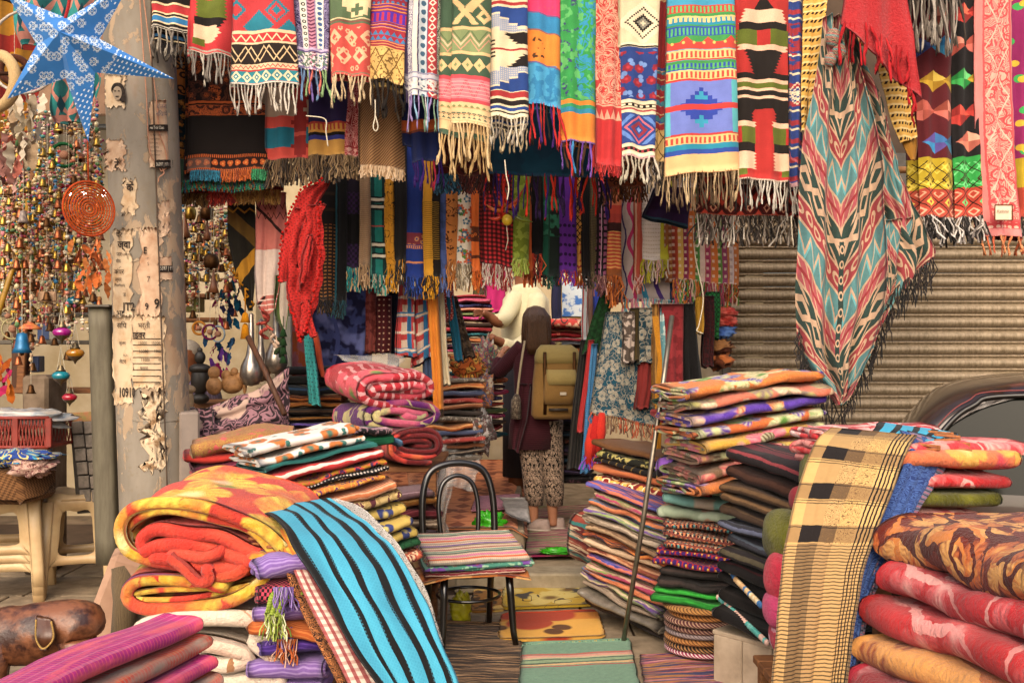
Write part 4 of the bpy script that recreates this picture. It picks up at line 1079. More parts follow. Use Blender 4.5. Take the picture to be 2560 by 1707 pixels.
def drape(name,left,right,mat,parent=None,n=30,m=16,t=.006,rip=.01,rk=3.0,seed=0,uv=None,sag=0.0,lump=.004,mid=None,ripv=.5):
 A = catmull([tuple(P(*q)) for q in left],n)
 B = catmull([tuple(P(*q)) for q in right],n)
 f = np.linspace(0,1,m)[None,:,None]
 C3 = A[:,None,:] * (1 - f) + B[:,None,:] * f
 if mid is not None:
  Md = catmull([tuple(P(*q)) for q in mid],n)
  bl = 4 * f * (1 - f)
  C3 = C3 + (Md - (A + B) / 2)[:,None,:] * bl
 v = np.linspace(0,1,n)[:,None]
 ff = f[...,0]
 r_ = random.Random(seed)
 ph = r_.uniform(0,6)
 dy = rip * np.sin(ff * 6.28 * rk + ph + v * 1.5) * (1 - ripv + ripv * v) + .4 * rip * np.sin(ff * 6.28 * rk * 2.3 + ph * 2 - v)
 C3[...,1] += dy
 C3[...,2] += -sag * 4 * ff * (1 - ff)
 C3 += lump * np.stack([vnoise(C3,11,seed + k) for k in range(3)],-1)
 la = np.concatenate([[0],np.cumsum(np.linalg.norm(np.diff(A,axis=0),axis=1))])
 lb = np.concatenate([[0],np.cumsum(np.linalg.norm(np.diff(B,axis=0),axis=1))])
 wd = np.linalg.norm(B - A,axis=1).mean()
 U = np.broadcast_to(ff * (uv[0] if uv else wd),(n,m))
 V_ = la[:,None] * (1 - ff) + lb[:,None] * ff
 if uv: V_ = V_ / V_.max() * uv[1]
 return sheet(name,C3,t,mat,np.stack([U,V_],-1),parent)
def wrap_plastic(name,pts_l,pts_r,parent=None,seed=0,amp=.02,n=24,m=24):
 return drape(name,pts_l,pts_r,M_plastic,parent,n,m,.0012,amp * .4,4,seed,None,0,amp)
M_plastic = plain('clear_plastic_wrap','#e9e4da',.1,0,.05,30,.5,.6,alpha=.2)
M_plastic.surface_render_method = 'DITHERED' if hasattr(M_plastic,'surface_render_method') else 'BLENDED'
# ---- cloth materials for piles: units are centimetres along (u) and round (v) the cloth
def plush(name,base,**k):
 p = Pat(name,base,warp=k.pop('warp',1.6),wscale=k.pop('wscale',.25),sheen=.12,fuzz=k.pop('fuzz',.24),weave=.85,rough=1.0,**k)
 p.bdist,p.bscale = .016,.7
 return p
def solidmat(c,fuzz=.2): return Pat('folded_cloth',c,fuzz=fuzz).done()
def stripemat(base,*st,axis='v',period=None,warp=.3,fuzz=.2):
 p = Pat('striped_cloth',base,warp=warp,wscale=.6,fuzz=fuzz)
 for c,a,b in st:
  x = p.v if axis == 'v' else p.u
  if period: p.over(c,(x.mod(period) > a) * (x.mod(period) < b))
  else: p.over(c,(x > a) * (x < b))
 return p.done()
def rugmat(cols,s=2.2,seed=0):
 p = Pat('rag_rug',cols[0],warp=.5,wscale=.3,fuzz=.3,weave=.8)
 for i,c in enumerate(cols[1:]):
  p.blob(c,.5,.5 + .035 * (i % 3),seed + i * 1.7,sx=.06,sy=s * .5,soft=.03,detail=3)
 return p.done()
def ornmat(base,*cols,s=.12,seed=0.0):
 p = Pat('printed_cloth',base,warp=.4,wscale=.5)
 for i,c in enumerate(cols):
  if i % 3 == 0: p.flower(c,s * (1 + .3 * i),5,.38,cols[(i + 1) % len(cols)],seed + i)
  elif i % 3 == 1: p.orn(c,s * 1.3,.3,.42,seed + i)
  else: p.blob(c,s * 1.1,.58,seed + i)
 return p.done()
# ------------------------------------------------------------------ foreground right: plush blankets
GR = 'plush blankets piled at the right'
def bl_brown():
 p = plush('brown_orange_plush','#641a08')
 p.flower('#b85c20',.085,3,.5,'#d89040',1,lob=.65,vein='#641a08');p.flower('#d89c50',.09,2,.46,None,5,lob=.9,vein='#7a2c0a');p.swirl('#c07028',.045,.2,.14,7,dist=.8);p.swirl('#4c1004',.035,.14,.22,3,dist=1.2);p.blob('#e8b464',.05,.64,4,soft=.04);return p.done()
def bl_red(base='#b8121e',a='#cc5a5c',b='#dc9890',c='#84101a'):
 p = plush('red_pink_plush',base)
 p.flower(a,.05,5,.42,b,2,lob=.7,vein=base,keep=.6);p.flower(b,.06,2,.42,None,8,lob=.95,vein=base,keep=.6);p.swirl(b,.022,.16,.12,5,dist=.7);p.blob(c,.04,.55,2,soft=.1);return p.done()
def bl_cream():
 p = plush('cream_amber_plush','#d49044')
 p.flower('#8c3c10',.045,3,.46,'#e8b870',3,lob=.65,vein='#d49044');p.swirl('#a85820',.022,.3,.14,4,dist=.8);p.blob('#a8a834',.02,.57,8,soft=.05);return p.done()
dirv = Vector((.2,-.85,0)).normalized()
yawR = math.degrees(math.atan2(dirv.y,dirv.x))
def rolls(label,tip,Y0,w,d,h,mat,seed,turns=1.5,yaw=yawR,e=.5,roll=0,lump=.017,grp=GR):
 q = P(tip[0],tip[1],Y0)
 ax = Vector((math.cos(math.radians(yaw)),math.sin(math.radians(yaw)),0))
 ry = Vector((-ax.y,ax.x,0))
 c = q + ax * (w / 2) + ry * (d / 2)
 c.z -= h / 2
 return fold(label,TM(c,yaw,roll),w,d,h,mat,turns,None,'blanket','folded_blanket',grp,seed,lump,None,e,26,.035,26,ls=6.5)
bB = bl_brown();bR = bl_red();bR2 = bl_red('#b80c14','#d04848','#e09088','#980a10');bC = bl_cream();bP = bl_red('#c01c40','#e07890','#e8a8a8')
rolls('brown and amber floral plush blanket on top of the right pile, rolled end open',(2186,1335),3.0,.98,.52,.19,bB,3,2,roll=1)
rolls('red plush blanket with pale pink scrolls under the brown floral one',(2172,1432),2.97,1.02,.54,.13,bR,4,1.5,roll=1)
rolls('scarlet plush blanket with satin hem, third in the right pile',(2140,1512),2.95,1.04,.56,.13,bR2,5,1.5,roll=1)
rolls('amber and cream plush blanket with brown leaves near the pile bottom',(2128,1606),2.93,1.05,.58,.13,bC,6,1.5)
rolls('crimson and pink plush blanket at the bottom of the right pile',(2105,1704),2.9,1.05,.6,.15,bP,7,1.5)
tb = thing('display_table','low wooden table carrying the right blanket pile','table',(1.5,2.6,0))
MB().box((1.45,2.62,.408),(1.0,1.1,.05),0,.005).build('table_top',M_wood,tb,False)
for x in (1.0,1.9):
 for yy in (2.15,3.1): MB().box((x,yy,.19),(.06,.06,.38),0,.004).build('leg',M_wood,tb,False)
GP = 'blankets heaped beside the car'
def b2(label,px,py,Y,w,d,h,mat,yaw,seed,turns=1.5,roll=0,e=.6,ends=.02):
 c = P(px,py,Y)
 return fold(label,TM(c,yaw,roll),w,d,h,mat,turns,None,'blanket','folded_blanket',GP,seed,.01,None,e,14,ends,20,ls=8)
ol = plush('olive_plush','#4c4a08').blob('#6a6814',.08,.5,1,soft=.1).done()
pk = bl_red('#c8343c','#e0807c','#e8a498','#a01c28')
oc = plush('orange_pink_plush','#d06a3c').flower('#d8a040',.05,4,.4,'#e8c070',1,lob=.5).blob('#c93a44',.04,.54,3).done()
b2('crimson plush blanket low in the heap beside the car',2240,1320,3.5,.44,.4,.1,pk,6,26)
b2('olive green plush blanket in the heap beside the car, under the red one',2262,1255,3.5,.46,.4,.075,ol,4,21)
b2('red plush blanket between olive and pink ones beside the car',2272,1212,3.5,.48,.4,.065,bR2,8,22)
b2('pink and orange floral plush blanket on top of the heap beside the car',2296,1165,3.52,.52,.42,.085,oc,8,23)
b2('pale pink marbled plush blanket folded over the top of the heap',2330,1138,3.56,.46,.4,.075,pk,10,24)
b2('bright red plush blanket peeping out behind the yellow plaid cloth',2150,1150,3.75,.44,.3,.1,bR2,20,27)
b2('red and white plush blanket behind the top of the yellow plaid cloth',2160,1105,3.85,.5,.3,.08,bl_red('#c81c24','#e8a8a0','#e8c8c0'),12,28)
def bolster(label,px,py,Y,rx,ry,rz,mat,seed,yaw=0):
 c = P(px,py,Y)
 n,m = 22,26
 th,ph = np.linspace(.02,PI - .02,n)[:,None],np.linspace(0,2 * PI,m)[None,:]
 g = lambda a,e: np.sign(a) * np.abs(a) ** e
 V = np.stack(np.broadcast_arrays(rx * g(np.sin(th),.8) * np.cos(ph),ry * g(np.sin(th),.8) * np.sin(ph),rz * g(np.cos(th),.8)),-1)
 V = V * (1 + .07 * vnoise(V,14,seed))[...,None]
 V[:,-1] = V[:,0]
 UV = np.stack(np.broadcast_arrays(ph * rx,th * rz),-1)
 V = V @ np.array(Matrix.Rotation(math.radians(yaw),3,'Z')).T + np.array(c)
 me = mesh_np('cushion',V.reshape(-1,3),gridq(n,m),UV.reshape(-1,2),mat)
 return tag(link('cushion',me),label,'cushion','plush cushions beside the yellow plaid cloth')
bolster('round olive velvet cushion left of the yellow plaid cloth, upper one',2058,1180,3.7,.085,.12,.09,ol,31)
bolster('olive velvet cushion left of the yellow plaid cloth, lower one',1976,1342,3.7,.1,.14,.105,ol,32)
bolster('small dark red velvet cushion between the two olive cushions',2020,1252,3.72,.07,.1,.055,solidmat('#8c1c28'),33)
bolster('pink satin cushion squeezed under the lower olive cushion',1950,1440,3.62,.055,.1,.09,plush('pink_satin','#c8203c').done(),34)
bolster('rose satin cushion below the pink one',1938,1522,3.6,.04,.1,.06,plush('rose_satin','#d0386c').done(),35)
bolster('crimson satin cushion at the foot of the cushion heap',1958,1590,3.6,.05,.1,.06,plush('crimson_satin','#b81838').blob('#e0a0b0',.2,.55,1).done(),36)
def yp(p):
 Yc,K,T_ = '#bc9458','#1c1614','#84643f'
 r1 = p.v.mod(17) < 6.5
 p.over(T_,r1 * .8);p.over(K,r1 * p.ru(3.5,9.5));p.over('#54402c',r1 * p.ru(9.5,14) * .9);p.over('#8c6c48',(r1 < .5) * p.ru(3.5,9.5) * .55);p.over('#b08c5c',(r1 < .5) * p.ru(9.5,14) * .6);p.over(K,r1 * p.ru(29,33));p.over('#8c6c48',(r1 < .5) * p.ru(29,33) * .5)
 p.swirl('#6c5030',.5,.12,.25,1,u=(9.5,19),v=(0,58));p.swirl('#4a331c',.5,.14,.35,4,u=(25.6,29),v=(0,58))
 for a in range(5): p.vst(K,19.6 + a * 1.1,20.05 + a * 1.1)
 for o_ in (10,8.9,16.3): p.hrep(K,17,.3,o_)
 z_ = p.rv(58,130)
 p.over('#b08c58',z_);p.over('#5c4630',p.ru(3.5,9.5) * z_ * .75);p.over('#8c6c48',p.ru(9.5,14) * z_ * .5);p.over('#5c4630',p.ru(29,33) * z_ * .7);p.over(K,(p.v.mod(1.15) < .38) * z_ * .8)
 for a in range(5): p.vst(K,19.6 + a * 1.1,19.95 + a * 1.1)
ypm = mk(yp,'yellow_black_plaid','#c09a5c',warp=.25,wscale=.4,fuzz=.12)
th = thing('plaid_cloth','yellow, black and tan plaid cloth draped over the heap at the right','cloth',tuple(P(2020,1700,2.9)))
drape('cloth',[(2075,1068,3.42),(2040,1105,3.3),(1998,1210,3.18),(1962,1370,3.04),(1946,1520,2.95),(1936,1640,2.9),(1930,1720,2.88)],
   [(2292,1088,3.4),(2268,1130,3.28),(2205,1290,3.08),(2160,1420,2.96),(2138,1540,2.9),(2122,1660,2.87),(2115,1740,2.86)],ypm,th,44,30,.004,.006,3.5,2,None,0,.003,ripv=.9)
brush_fringe(th,[P(1932 + 14 * k,1722 + (k % 2) * 4,2.87) for k in range(14)],.07,.004,['#d8a860','#c49456','#1a1412'],4,60)
def undercloth(label,mat,off,seed,dY=.03,wd=1.0):
 t_ = thing('draped_cloth',label,'cloth',tuple(P(2250,1400,3.1)),'cloths pinned under the yellow plaid cloth')
 drape('cloth',[(2240 + off,1075,3.45),(2262 + off,1120,3.32 + dY),(2200 + off,1290,3.12 + dY),(2150 + off,1430,3.0 + dY),(2118 + off,1560,2.94 + dY),(2100 + off,1700,2.9 + dY)],
     [(2350 + off,1105,3.45),(2340 + off,1160,3.34 + dY),(2262 + off * wd,1300,3.14 + dY),(2180 + off * wd,1450,3.02 + dY),(2140 + off * wd,1580,2.95 + dY),(2125 + off * wd,1710,2.9 + dY)],mat,t_,30,14,.004,.008,3,seed)
 return t_
u1 = undercloth('royal blue paisley cloth showing along the edge under the yellow plaid',Pat('blue_paisley','#1c3064').swirl('#3c5890',.3,.1,.5,2).done(),10,3)
u2 = undercloth('grey and blue fine plaid cloth pinned beneath the blue one',stripemat('#6a6478',('#2c3040',0,.6),('#a85a6a',1.4,1.8),period=2.6),30,4,.06,.7)
u3 = thing('draped_cloth','turquoise and black striped cloth folded at the top of the yellow plaid','cloth',tuple(P(2280,1080,3.5)),'cloths pinned under the yellow plaid cloth')
cyb = stripemat('#2f98b8',('#161616',0,2.2),('#161616',9,10.5),axis='u',period=6.2,warp=.1)
drape('cloth',[(2195,1058,3.62),(2190,1066,3.5),(2180,1082,3.42)],[(2390,1082,3.62),(2380,1094,3.5),(2340,1112,3.42)],cyb,u3,10,20,.012,.004,2,5)
M_peg = plain('peg_wood','#a8683c',.6,0,.2,60,.2,.3,'#7d4a26')
def peg(par,p,ang,label=None,L=.085,dz=0.0):
 g = par
 for s_ in (-1,1):
  m_ = MB()
  m_.box((0,0,0),(L,.012,.009),0,.002,M=Matrix.Rotation(ang,4,'Z') @ Matrix.Rotation(s_ * .07,4,'Y'))
  m_.v[-1] += np.array(p) + (0,0,s_ * .007)
  m_.build('jaw',M_peg,g,False)
 MB().torus(p,.009,.0016,10,4,Matrix.Rotation(ang,4,'Z') @ FACE_CAM).build('spring',M_steel,g)
ORD = ['first','second','third','fourth','fifth','sixth','seventh','eighth','ninth','tenth']
def pegs(lst,lab,grp):
 for i,(px,py,Y,a) in enumerate(lst):
  p = P(px,py,Y)
  t_ = thing('clothes_peg',lab % ORD[i],'clothes peg',tuple(p),grp)
  peg(t_,p,a)
pegs([(2318,1118,3.36,-.5),(2352,1086,3.5,-.25),(2368,1094,3.42,-.3),(2392,1112,3.4,-.35),(2396,1128,3.38,-.5)],'wooden clothes peg over the right heap, %s counting from the left','clothes pegs on the right heap')
# ------------------------------------------------------------------ foreground left
def floral(base='#c8301c'):
 p = plush('yellow_floral_plush',base)
 p.flower('#d8a018',.034,5,.46,'#e8d890',2.3,lob=.5,vein='#e8cc50');p.flower('#e0c040',.03,3,.42,'#e8e0b0',6.1,lob=.6,vein='#c87818');p.flower('#5a38a0',.022,3,.3,'#8c70c8',9.4,lob=.5,keep=.35);p.flower('#7d9030',.05,2,.22,None,4,lob=.8,keep=.5);p.blob('#d84a20',.06,.55,3,soft=.1);return p.done()
fm = floral();lin_ = plush('scarlet_plush','#cc2c18').blob('#d84428',.06,.5,1,soft=.1).done()
def pxprof(pts,Y,n=60):
 q = np.array([((a - CX) / F * Y,EYE - (b - HY) / F * Y) for a,b in pts])
 return catmull(q,n)
def xz_sweep(name,pts,Y,depth,t,mat,parent,n=70,ny=14,lump=.008,seed=0,dx=0.0,rise=0.0,front_round=.03):
 p,arc = resample(pxprof(pts,Y,200),n)
 f = np.linspace(0,1,ny)[:,None]
 C3 = np.stack(np.broadcast_arrays(p[None,:,0] + dx * f,Y + depth * f + 0 * p[None,:,0],p[None,:,1] + rise * f),-1).copy()
 c = p.mean(0)
 C3 += lump * np.stack([vnoise(C3,8,seed + k) for k in range(3)],-1)
 UV = np.stack(np.broadcast_arrays(depth * f,arc[None,:]),-1)
 return sheet(name,C3,t,mat,UV.copy(),parent)
th = thing('folded_blanket','thick scarlet plush blanket with big yellow flowers, folded open towards the street','blanket',tuple(P(470,1530,3.0)))
Yb = 3.13
OF = [(700,1372),(650,1318),(560,1278),(470,1258),(390,1258),(325,1282),(297,1330),(312,1378),(368,1400),(440,1414),(540,1430),(610,1422),(642,1386),(668,1400),(655,1450),(600,1490),(520,1506),(400,1514),(325,1504),(304,1480),(335,1456),(420,1450),(560,1458)]
xz_sweep('outer_fold',OF,Yb,.5,.042,fm,th,120,20,.014,3,dx=.05,rise=.03)
xz_sweep('outer_fold',[(700,1400)] + [(470 + (a - 470) * .9,1340 + (b - 1340) * .72) for a,b in OF[1:11]] + [(600,1404),(560,1398)],Yb + .02,.46,.03,fm,th,80,16,.014,4,dx=.05)
xz_sweep('outer_fold',[(640,1462),(540,1488),(420,1494),(340,1488),(336,1474),(420,1470),(540,1474)],Yb + .015,.4,.02,fm,th,50,14,.01,6)
for k,(pts_,yo,t_) in enumerate((([(650,1382),(560,1352),(470,1330),(400,1324),(362,1340),(376,1366),(430,1368)],.02,.045),([(640,1412),(560,1388),(470,1366),(410,1372),(372,1386)],.0,.048),([(600,1424),(530,1412),(450,1400),(380,1398)],-.01,.045),([(420,1398),(462,1424),(500,1456),(522,1446),(516,1422)],-.03,.04),([(560,1372),(500,1392),(430,1394)],-.02,.04))):
 xz_sweep('inner_fold',pts_,Yb + yo,.36,t_,lin_,th,50,14,.016,14 + k,dx=.05)
cm = plush('cream_plush','#e3cfb8').swirl('#a8774c',.02,.5,.03,2,dist=.8).blob('#e0b8a0',.04,.6,3,soft=.1).done()
th = thing('folded_blanket','cream plush blanket with thin brown lines under the yellow floral one','blanket',tuple(P(520,1720,3.0)))
xz_sweep('outer_fold',[(760,1560),(650,1546),(520,1540),(400,1550),(345,1580),(360,1614),(440,1606),(540,1612),(620,1640),(560,1668),(470,1650),(420,1668),(440,1700),(560,1712),(660,1700),(720,1740),(640,1790),(420,1800)],3.12,.5,.055,cm,th,110,14,.014,13,dx=.04)
xz_sweep('inner_fold',[(700,1580),(640,1600),(690,1650),(700,1700),(660,1760)],3.1,.3,.045,cm,th,40,10,.012,14)
tb = thing('display_table','low wooden table under the yellow floral blanket','table',(-.75,3.2,0))
MB().box((-.82,3.22,.26),(1.15,.8,.05),0,.005).build('table_top',M_wood,tb,False)
for x in (-1.3,-.35):
 for yy in (2.9,3.55): MB().box((x,yy,.12),(.06,.06,.235),0,.004).build('leg',M_wood,tb,False)
GM = 'magenta and orange shawls in the near corner'
def shot(base,b,c):
 p = Pat('shot_wool',base,warp=.15,wscale=.6,fuzz=.3,weave=.5)
 p.over(b,(p.u.mod(1.1) < .32) * .55);p.over(c,(p.v.mod(2.3) < .5) * .35);p.blob(b,.3,.6,2,sx=.25,sy=1.4,soft=.1);return p.done()
mg,og,pu = shot('#9c1468','#c84a5c','#c8788c'),shot('#a83424','#8c7468','#c87850'),shot('#5c1c70','#9c3c5c','#6c4c98')
A0,A1 = P(-60,1700,1.72),P(440,1568,2.3)
ax = (A1 - A0);ax.z = 0
yw = math.degrees(math.atan2(ax.y,ax.x))
for i,(lb,mt) in enumerate((('magenta wool shawl on top of the corner stack',mg),('orange wool shawl second from the top of the corner stack',og),('magenta wool shawl third in the corner stack',mg),('rust orange wool shawl fourth in the corner stack',og),('violet wool shawl at the bottom of the corner stack',pu))):
 q = P(472 + 16 * i,1572,2.32)
 u_ = ax.normalized()
 c = q - u_ * .5
 c.z = 1.5 - (1560 - 870) / F * 2.25 - .046 * i - .03
 nrm = Vector((u_.y,-u_.x,0))
 fold(lb,TM(c - nrm * .03 + u_ * .0,yw,-1),1.02,.15,.052,mt,1.5,None,'shawl','folded_shawl',GM,60 + i,.006,None,.55,16,.015,20,ls=7)
GL = 'lilac and orange shawls stacked under the striped cloth'
def heather(c,c2): return Pat('heather_wool',c,fuzz=.25).hrep(c2,.8,.3).done()
lil,vio,orw = heather('#7a5a9c','#9c80b8'),heather('#3c2070','#54348c'),heather('#b0541c','#c87030')
pkb = Pat('pink_black_knit','#1c1216').chk('#b83a50',.8,.8).done()
ML = TM(P(736,1812,3.15),6,0)
its = [('white wool shawl with brown leaves at the foot of the lilac stack',Pat('white_leaf','#cfc4c4').blob('#4a3c3c',.2,.6,1).done(),.09),('lilac wool shawl low in the stack, third from the bottom',lil,.075),('pale lilac wool shawl under the violet one',lil,.07),('deep violet shawl in the middle of the lilac stack',vio,.05),('orange wool shawl in the lilac stack',orw,.045),('lilac wool shawl above the orange one',lil,.07),('pink and black knitted scarf rolled in the lilac stack',pkb,.07),('lilac wool shawl crumpled at the top of the stack',lil,.09)]
ls_ = stack(ML,its,.22,.2,GL,'shawl','folded_shawl',.012,8,None,.012,5,turns=1.5,e=.7)
def tuft(par,px,py,Y,L,cols,n=26,w=.0045,sp=.5,wpx=26):
 brush_fringe(par,[P(px - wpx,py,Y),P(px + wpx,py,Y)],L,w,cols,int(px + py),n,sp)
tuft(ls_[5],706,1570,3.06,.06,['#8c70ac','#6a4c90','#a890c0'])
tuft(ls_[7],708,1470,3.0,.07,['#8c70ac','#6a4c90','#a890c0'])
tuft(ls_[4],718,1600,3.05,.07,['#c86a30','#d8a890','#b0541c'])
lime = thing('scarf','lime green crinkled scarf spilling from the lilac stack','scarf',tuple(P(700,1560,3.04)))
drape('cloth',[(705,1470,3.06),(672,1490,3.02),(664,1530,3.0)],[(770,1480,3.05),(722,1500,3.0),(706,1540,3.0)],heather('#7a8c24','#94a440'),lime,14,14,.006,.012,3,8,lump=.008)
tuft(lime,686,1536,3.0,.07,['#8c9c34','#a8b458','#6a7a1c','#d8d8b0'],40)
def cy(p):
 p.over('#141312',(p.u + (p.v * .12).sin() * .6).mod(6.3).__lt__(2.4));p.over('#141312',p.ru(0,1.6));p.swirl('#3fa8c4',.4,.1,.3,2) if False else p.over('#4aa8c4',(p.u.mod(6.3) > 2.4) * (((p.u + p.v).mod(1.3) < .4) + ((p.u - p.v).mod(1.3) < .4) > .5) * .35)
cym = mk(cy,'cyan_black_stripes','#3a96b0',warp=.5,wscale=.06,fuzz=.1)
GT = 'cloths pegged together at the left foreground'
t1 = thing('draped_cloth','turquoise cloth with black lengthwise stripes draped over the left pile','cloth',tuple(P(950,1700,2.9)),GT)
drape('cloth',[(640,1272,3.3),(690,1296,3.18),(745,1368,3.06),(810,1490,2.95),(880,1610,2.86),(958,1740,2.8)],
   [(832,1246,3.5),(905,1290,3.4),(985,1370,3.22),(1052,1480,3.06),(1105,1600,2.94),(1148,1740,2.86)],cym,t1,44,30,.005,.012,1.8,6,None,0,.008,ripv=.3)
def ck(p):
 a = p.rv(0,16);b = p.rv(16,36)
 p.h('#d8c4b4',0,17);p.h('#e0b038',17,36);p.h('#d8c4b4',36,90)
 for (v0,v1,c_) in ((0,17,'#8c1c28'),(17,36,'#d06820'),(36,90,'#8c1c28')): p.over(c_,(p.u.mod(2.6) < 1.2) * p.rv(v0,v1) * .85);p.over(c_,(p.v.mod(2.6) < 1.1) * p.rv(v0,v1) * .45)
t2 = thing('draped_cloth','red and yellow checked cloth showing beside the turquoise stripes','cloth',tuple(P(860,1700,2.9)),GT)
drape('cloth',[(648,1302,3.34),(672,1314,3.2),(718,1390,3.1),(770,1500,3.0),(840,1640,2.9),(890,1745,2.84)],
   [(760,1300,3.4),(770,1330,3.24),(790,1400,3.12),(850,1500,3.02),(930,1640,2.92),(990,1745,2.88)],mk(ck,'red_yellow_check','#d8c4b4',warp=.1),t2,36,16,.005,.006,1.2,7)
t3 = thing('draped_cloth','brown cloth with tiny orange flowers, leftmost of the pegged cloths','cloth',tuple(P(800,1700,2.9)),GT)
drape('cloth',[(612,1300,3.3),(640,1312,3.2),(690,1372,3.12),(735,1480,3.03),(790,1600,2.95),(862,1745,2.88)],
   [(700,1310,3.36),(705,1340,3.24),(742,1410,3.15),(792,1510,3.05),(850,1620,2.97),(920,1745,2.9)],Pat('brown_floral','#2c1710',warp=.2).swirl('#b06c38',.5,.1,.45,2,dist=1).done(),t3,36,12,.008,.01,2,8)
t4 = thing('draped_cloth','white cloth with a black net print behind the turquoise stripes','cloth',tuple(P(1000,1400,3.4)),GT)
drape('cloth',[(780,1252,3.55),(850,1262,3.5),(930,1330,3.38),(1000,1430,3.22),(1080,1600,3.02)],[(840,1244,3.6),(920,1282,3.52),(996,1362,3.36),(1062,1470,3.18),(1112,1610,3.02)],Pat('net_print','#c9c0b4',warp=.2).swirl('#1c1a1a',.5,.12,.3,2).done(),t4,26,12,.004,.005,1,9)
pegs([(614,1286,3.27,.25),(604,1300,3.24,.2),(616,1312,3.22,.25),(672,1340,3.18,.25),(655,1352,3.16,.3),(700,1372,3.14,.3)],'wooden clothes peg on the left pegged cloths, %s counting from the top','clothes pegs on the left cloths')
# ------------------------------------------------------------------ floor mats and rugs in front of the step
def floor_pt(px,py,z=0.02):
 Y = (EYE - z) * F / (py - HY)
 return Vector(((px - CX) / F * Y,Y,z))
def floor_mat(label,corners,mat,t=.012,z=.03,cat='mat',name='floor_mat',seed=0,lump=.004,group=None,r=0.0,fringe=None):
 q = np.array([tuple(floor_pt(a,b,z)) for a,b in corners])
 n,m = 18,18
 f,g = np.linspace(0,1,n)[:,None,None],np.linspace(0,1,m)[None,:,None]
 if r:                                        # rounded corners
  def rc(s_): return s_
 C3 = (q[0] * (1 - g) + q[1] * g) * (1 - f) + (q[3] * (1 - g) + q[2] * g) * f
 ff,gg = np.broadcast_arrays(f[...,0],g[...,0])
 if r:
  a,b = (ff - .5) * 2,(gg - .5) * 2
  k = 1 - r * (np.abs(a) ** 8) * (np.abs(b) ** 8)
  cen = C3.mean((0,1))
  C3 = cen + (C3 - cen) * k[...,None]
 C3[...,2] += lump * (vnoise(C3,9,seed) + 1)
 C3[...,0] += .004 * np.sin(ff * 40 + seed) * (np.abs(gg - .5) > .45)
 wd,ln = np.linalg.norm(q[2] - q[3]),np.linalg.norm(q[3] - q[0])
 UV = np.stack([gg * wd,ff * ln],-1)
 o = sheet(name,C3,t,mat,UV)
 tag(o,label,cat,group)
 return o
rb = rugmat(['#6d5138','#3a2818','#8c6a48','#a8845c','#241810'],2.4,3)
floor_mat('worn brown rag rug under the bentwood chair',[(1080,1552),(1300,1560),(1312,1830),(1000,1830)],rb,.012,.026,'rug','rag_rug',2)
tq = Pat('teal_rag_rug','#6f9078',warp=.5,wscale=.4,fuzz=.25,weave=.8)
for c,a,b in (('#b85a50',19,21),('#d89080',21.5,24),('#c8b088',24,26),('#2c2018',27,27.8),('#8ca078',28,31),('#2c2018',31.5,32.4),('#d8a870',33,35),('#a83c3c',36,37)): tq.over(c,(tq.v + tq.u.tri(23) * .6 > a) * (tq.v + tq.u.tri(23) * .6 < b))
tq.over('#527058',(tq.v.mod(1.6) < .5) * .35)
teal = floor_mat('pale teal rag rug with coral and black stripes in front of the chair',[(1308,1612),(1572,1598),(1622,1830),(1290,1830)],tq.done(),.014,.034,'rug','rag_rug',5)
brush_fringe(teal,[floor_pt(1306,1612,.046),floor_pt(1440,1604,.046),floor_pt(1574,1597,.046)],.03,.008,['#6f9078','#527058','#8ca078','#b8a050'],3,60,.8)
prm = rugmat(['#8c2c48','#b8586c','#c8908c','#6a1c38','#a8702c','#34345c'],2.0,7)
floor_mat('pink and plum rag rug beside the coaster stack',[(1600,1640),(1850,1622),(1905,1830),(1632,1830)],prm,.012,.028,'rug','rag_rug',6)
fo = Pat('orange_foam','#c97a14',warp=.6,fuzz=.1).h('#8c2c14',0,5).h('#d8a03c',18,60).flower('#a8340c',.02,3,.5,None,3.3,lob=.5,keep=.5).flower('#5a3410',.03,2,.3,None,8,lob=.8,keep=.3).done()
floor_mat('orange foam mat with red leaf print below the step',[(1254,1534),(1492,1526),(1514,1594),(1246,1602)],fo,.014,.03,'mat','foam_mat',8,.002,'foam mats before the step',.06)
fy = Pat('yellow_foam','#b8941c',warp=.6,fuzz=.1).flower('#c8b060',.025,5,.45,'#6a4a10',1,lob=.5).swirl('#4a3410',.03,.3,.06,4).blob('#3a3430',.05,.62,6).done()
floor_mat('yellow foam mat with flower print at the foot of the step',[(1258,1470),(1484,1462),(1502,1512),(1256,1522)],fy,.014,.03,'mat','foam_mat',9,.002,'foam mats before the step',.06)
fb_ = Pat('brown_foam','#8c5c1c',warp=.6,fuzz=.15).blob('#c8a050',.08,.55,2).blob('#3a2410',.1,.58,4).done()
floor_mat('brown printed foam mat half hidden behind the chair leg',[(1184,1476),(1262,1472),(1262,1526),(1178,1530)],fb_,.014,.022,'mat','foam_mat',10,.002,'foam mats before the step',.06)
ak = rugmat(['#8c1c4c','#b8606c','#c8a088','#6a1440','#8c8a60'],1.5,12)
floor_mat('magenta and cream rag rug in the shop aisle',[(1330,1268),(1480,1262),(1512,1388),(1312,1392)],ak,.012,.148,'rug','rag_rug',11)
pf = structure(MB().box((-.74,8.25,.225),(1.64,3.9,.21),0,.01).build('platform',M_slab,None,False))
oc_ = Pat('orange_floor_cloth','#cc7c4c',warp=.6,fuzz=.15)
oc_.lat('#8c4424',16,26,1.25).hrep('#94482a',26,1.5,3).blob('#7a3a20',.05,.6,3)
q = [P(0,0,1)]
fc = thing('floor_cloth','worn orange patterned cloth covering the shop platform','floor cloth',(-.3,8,.33))
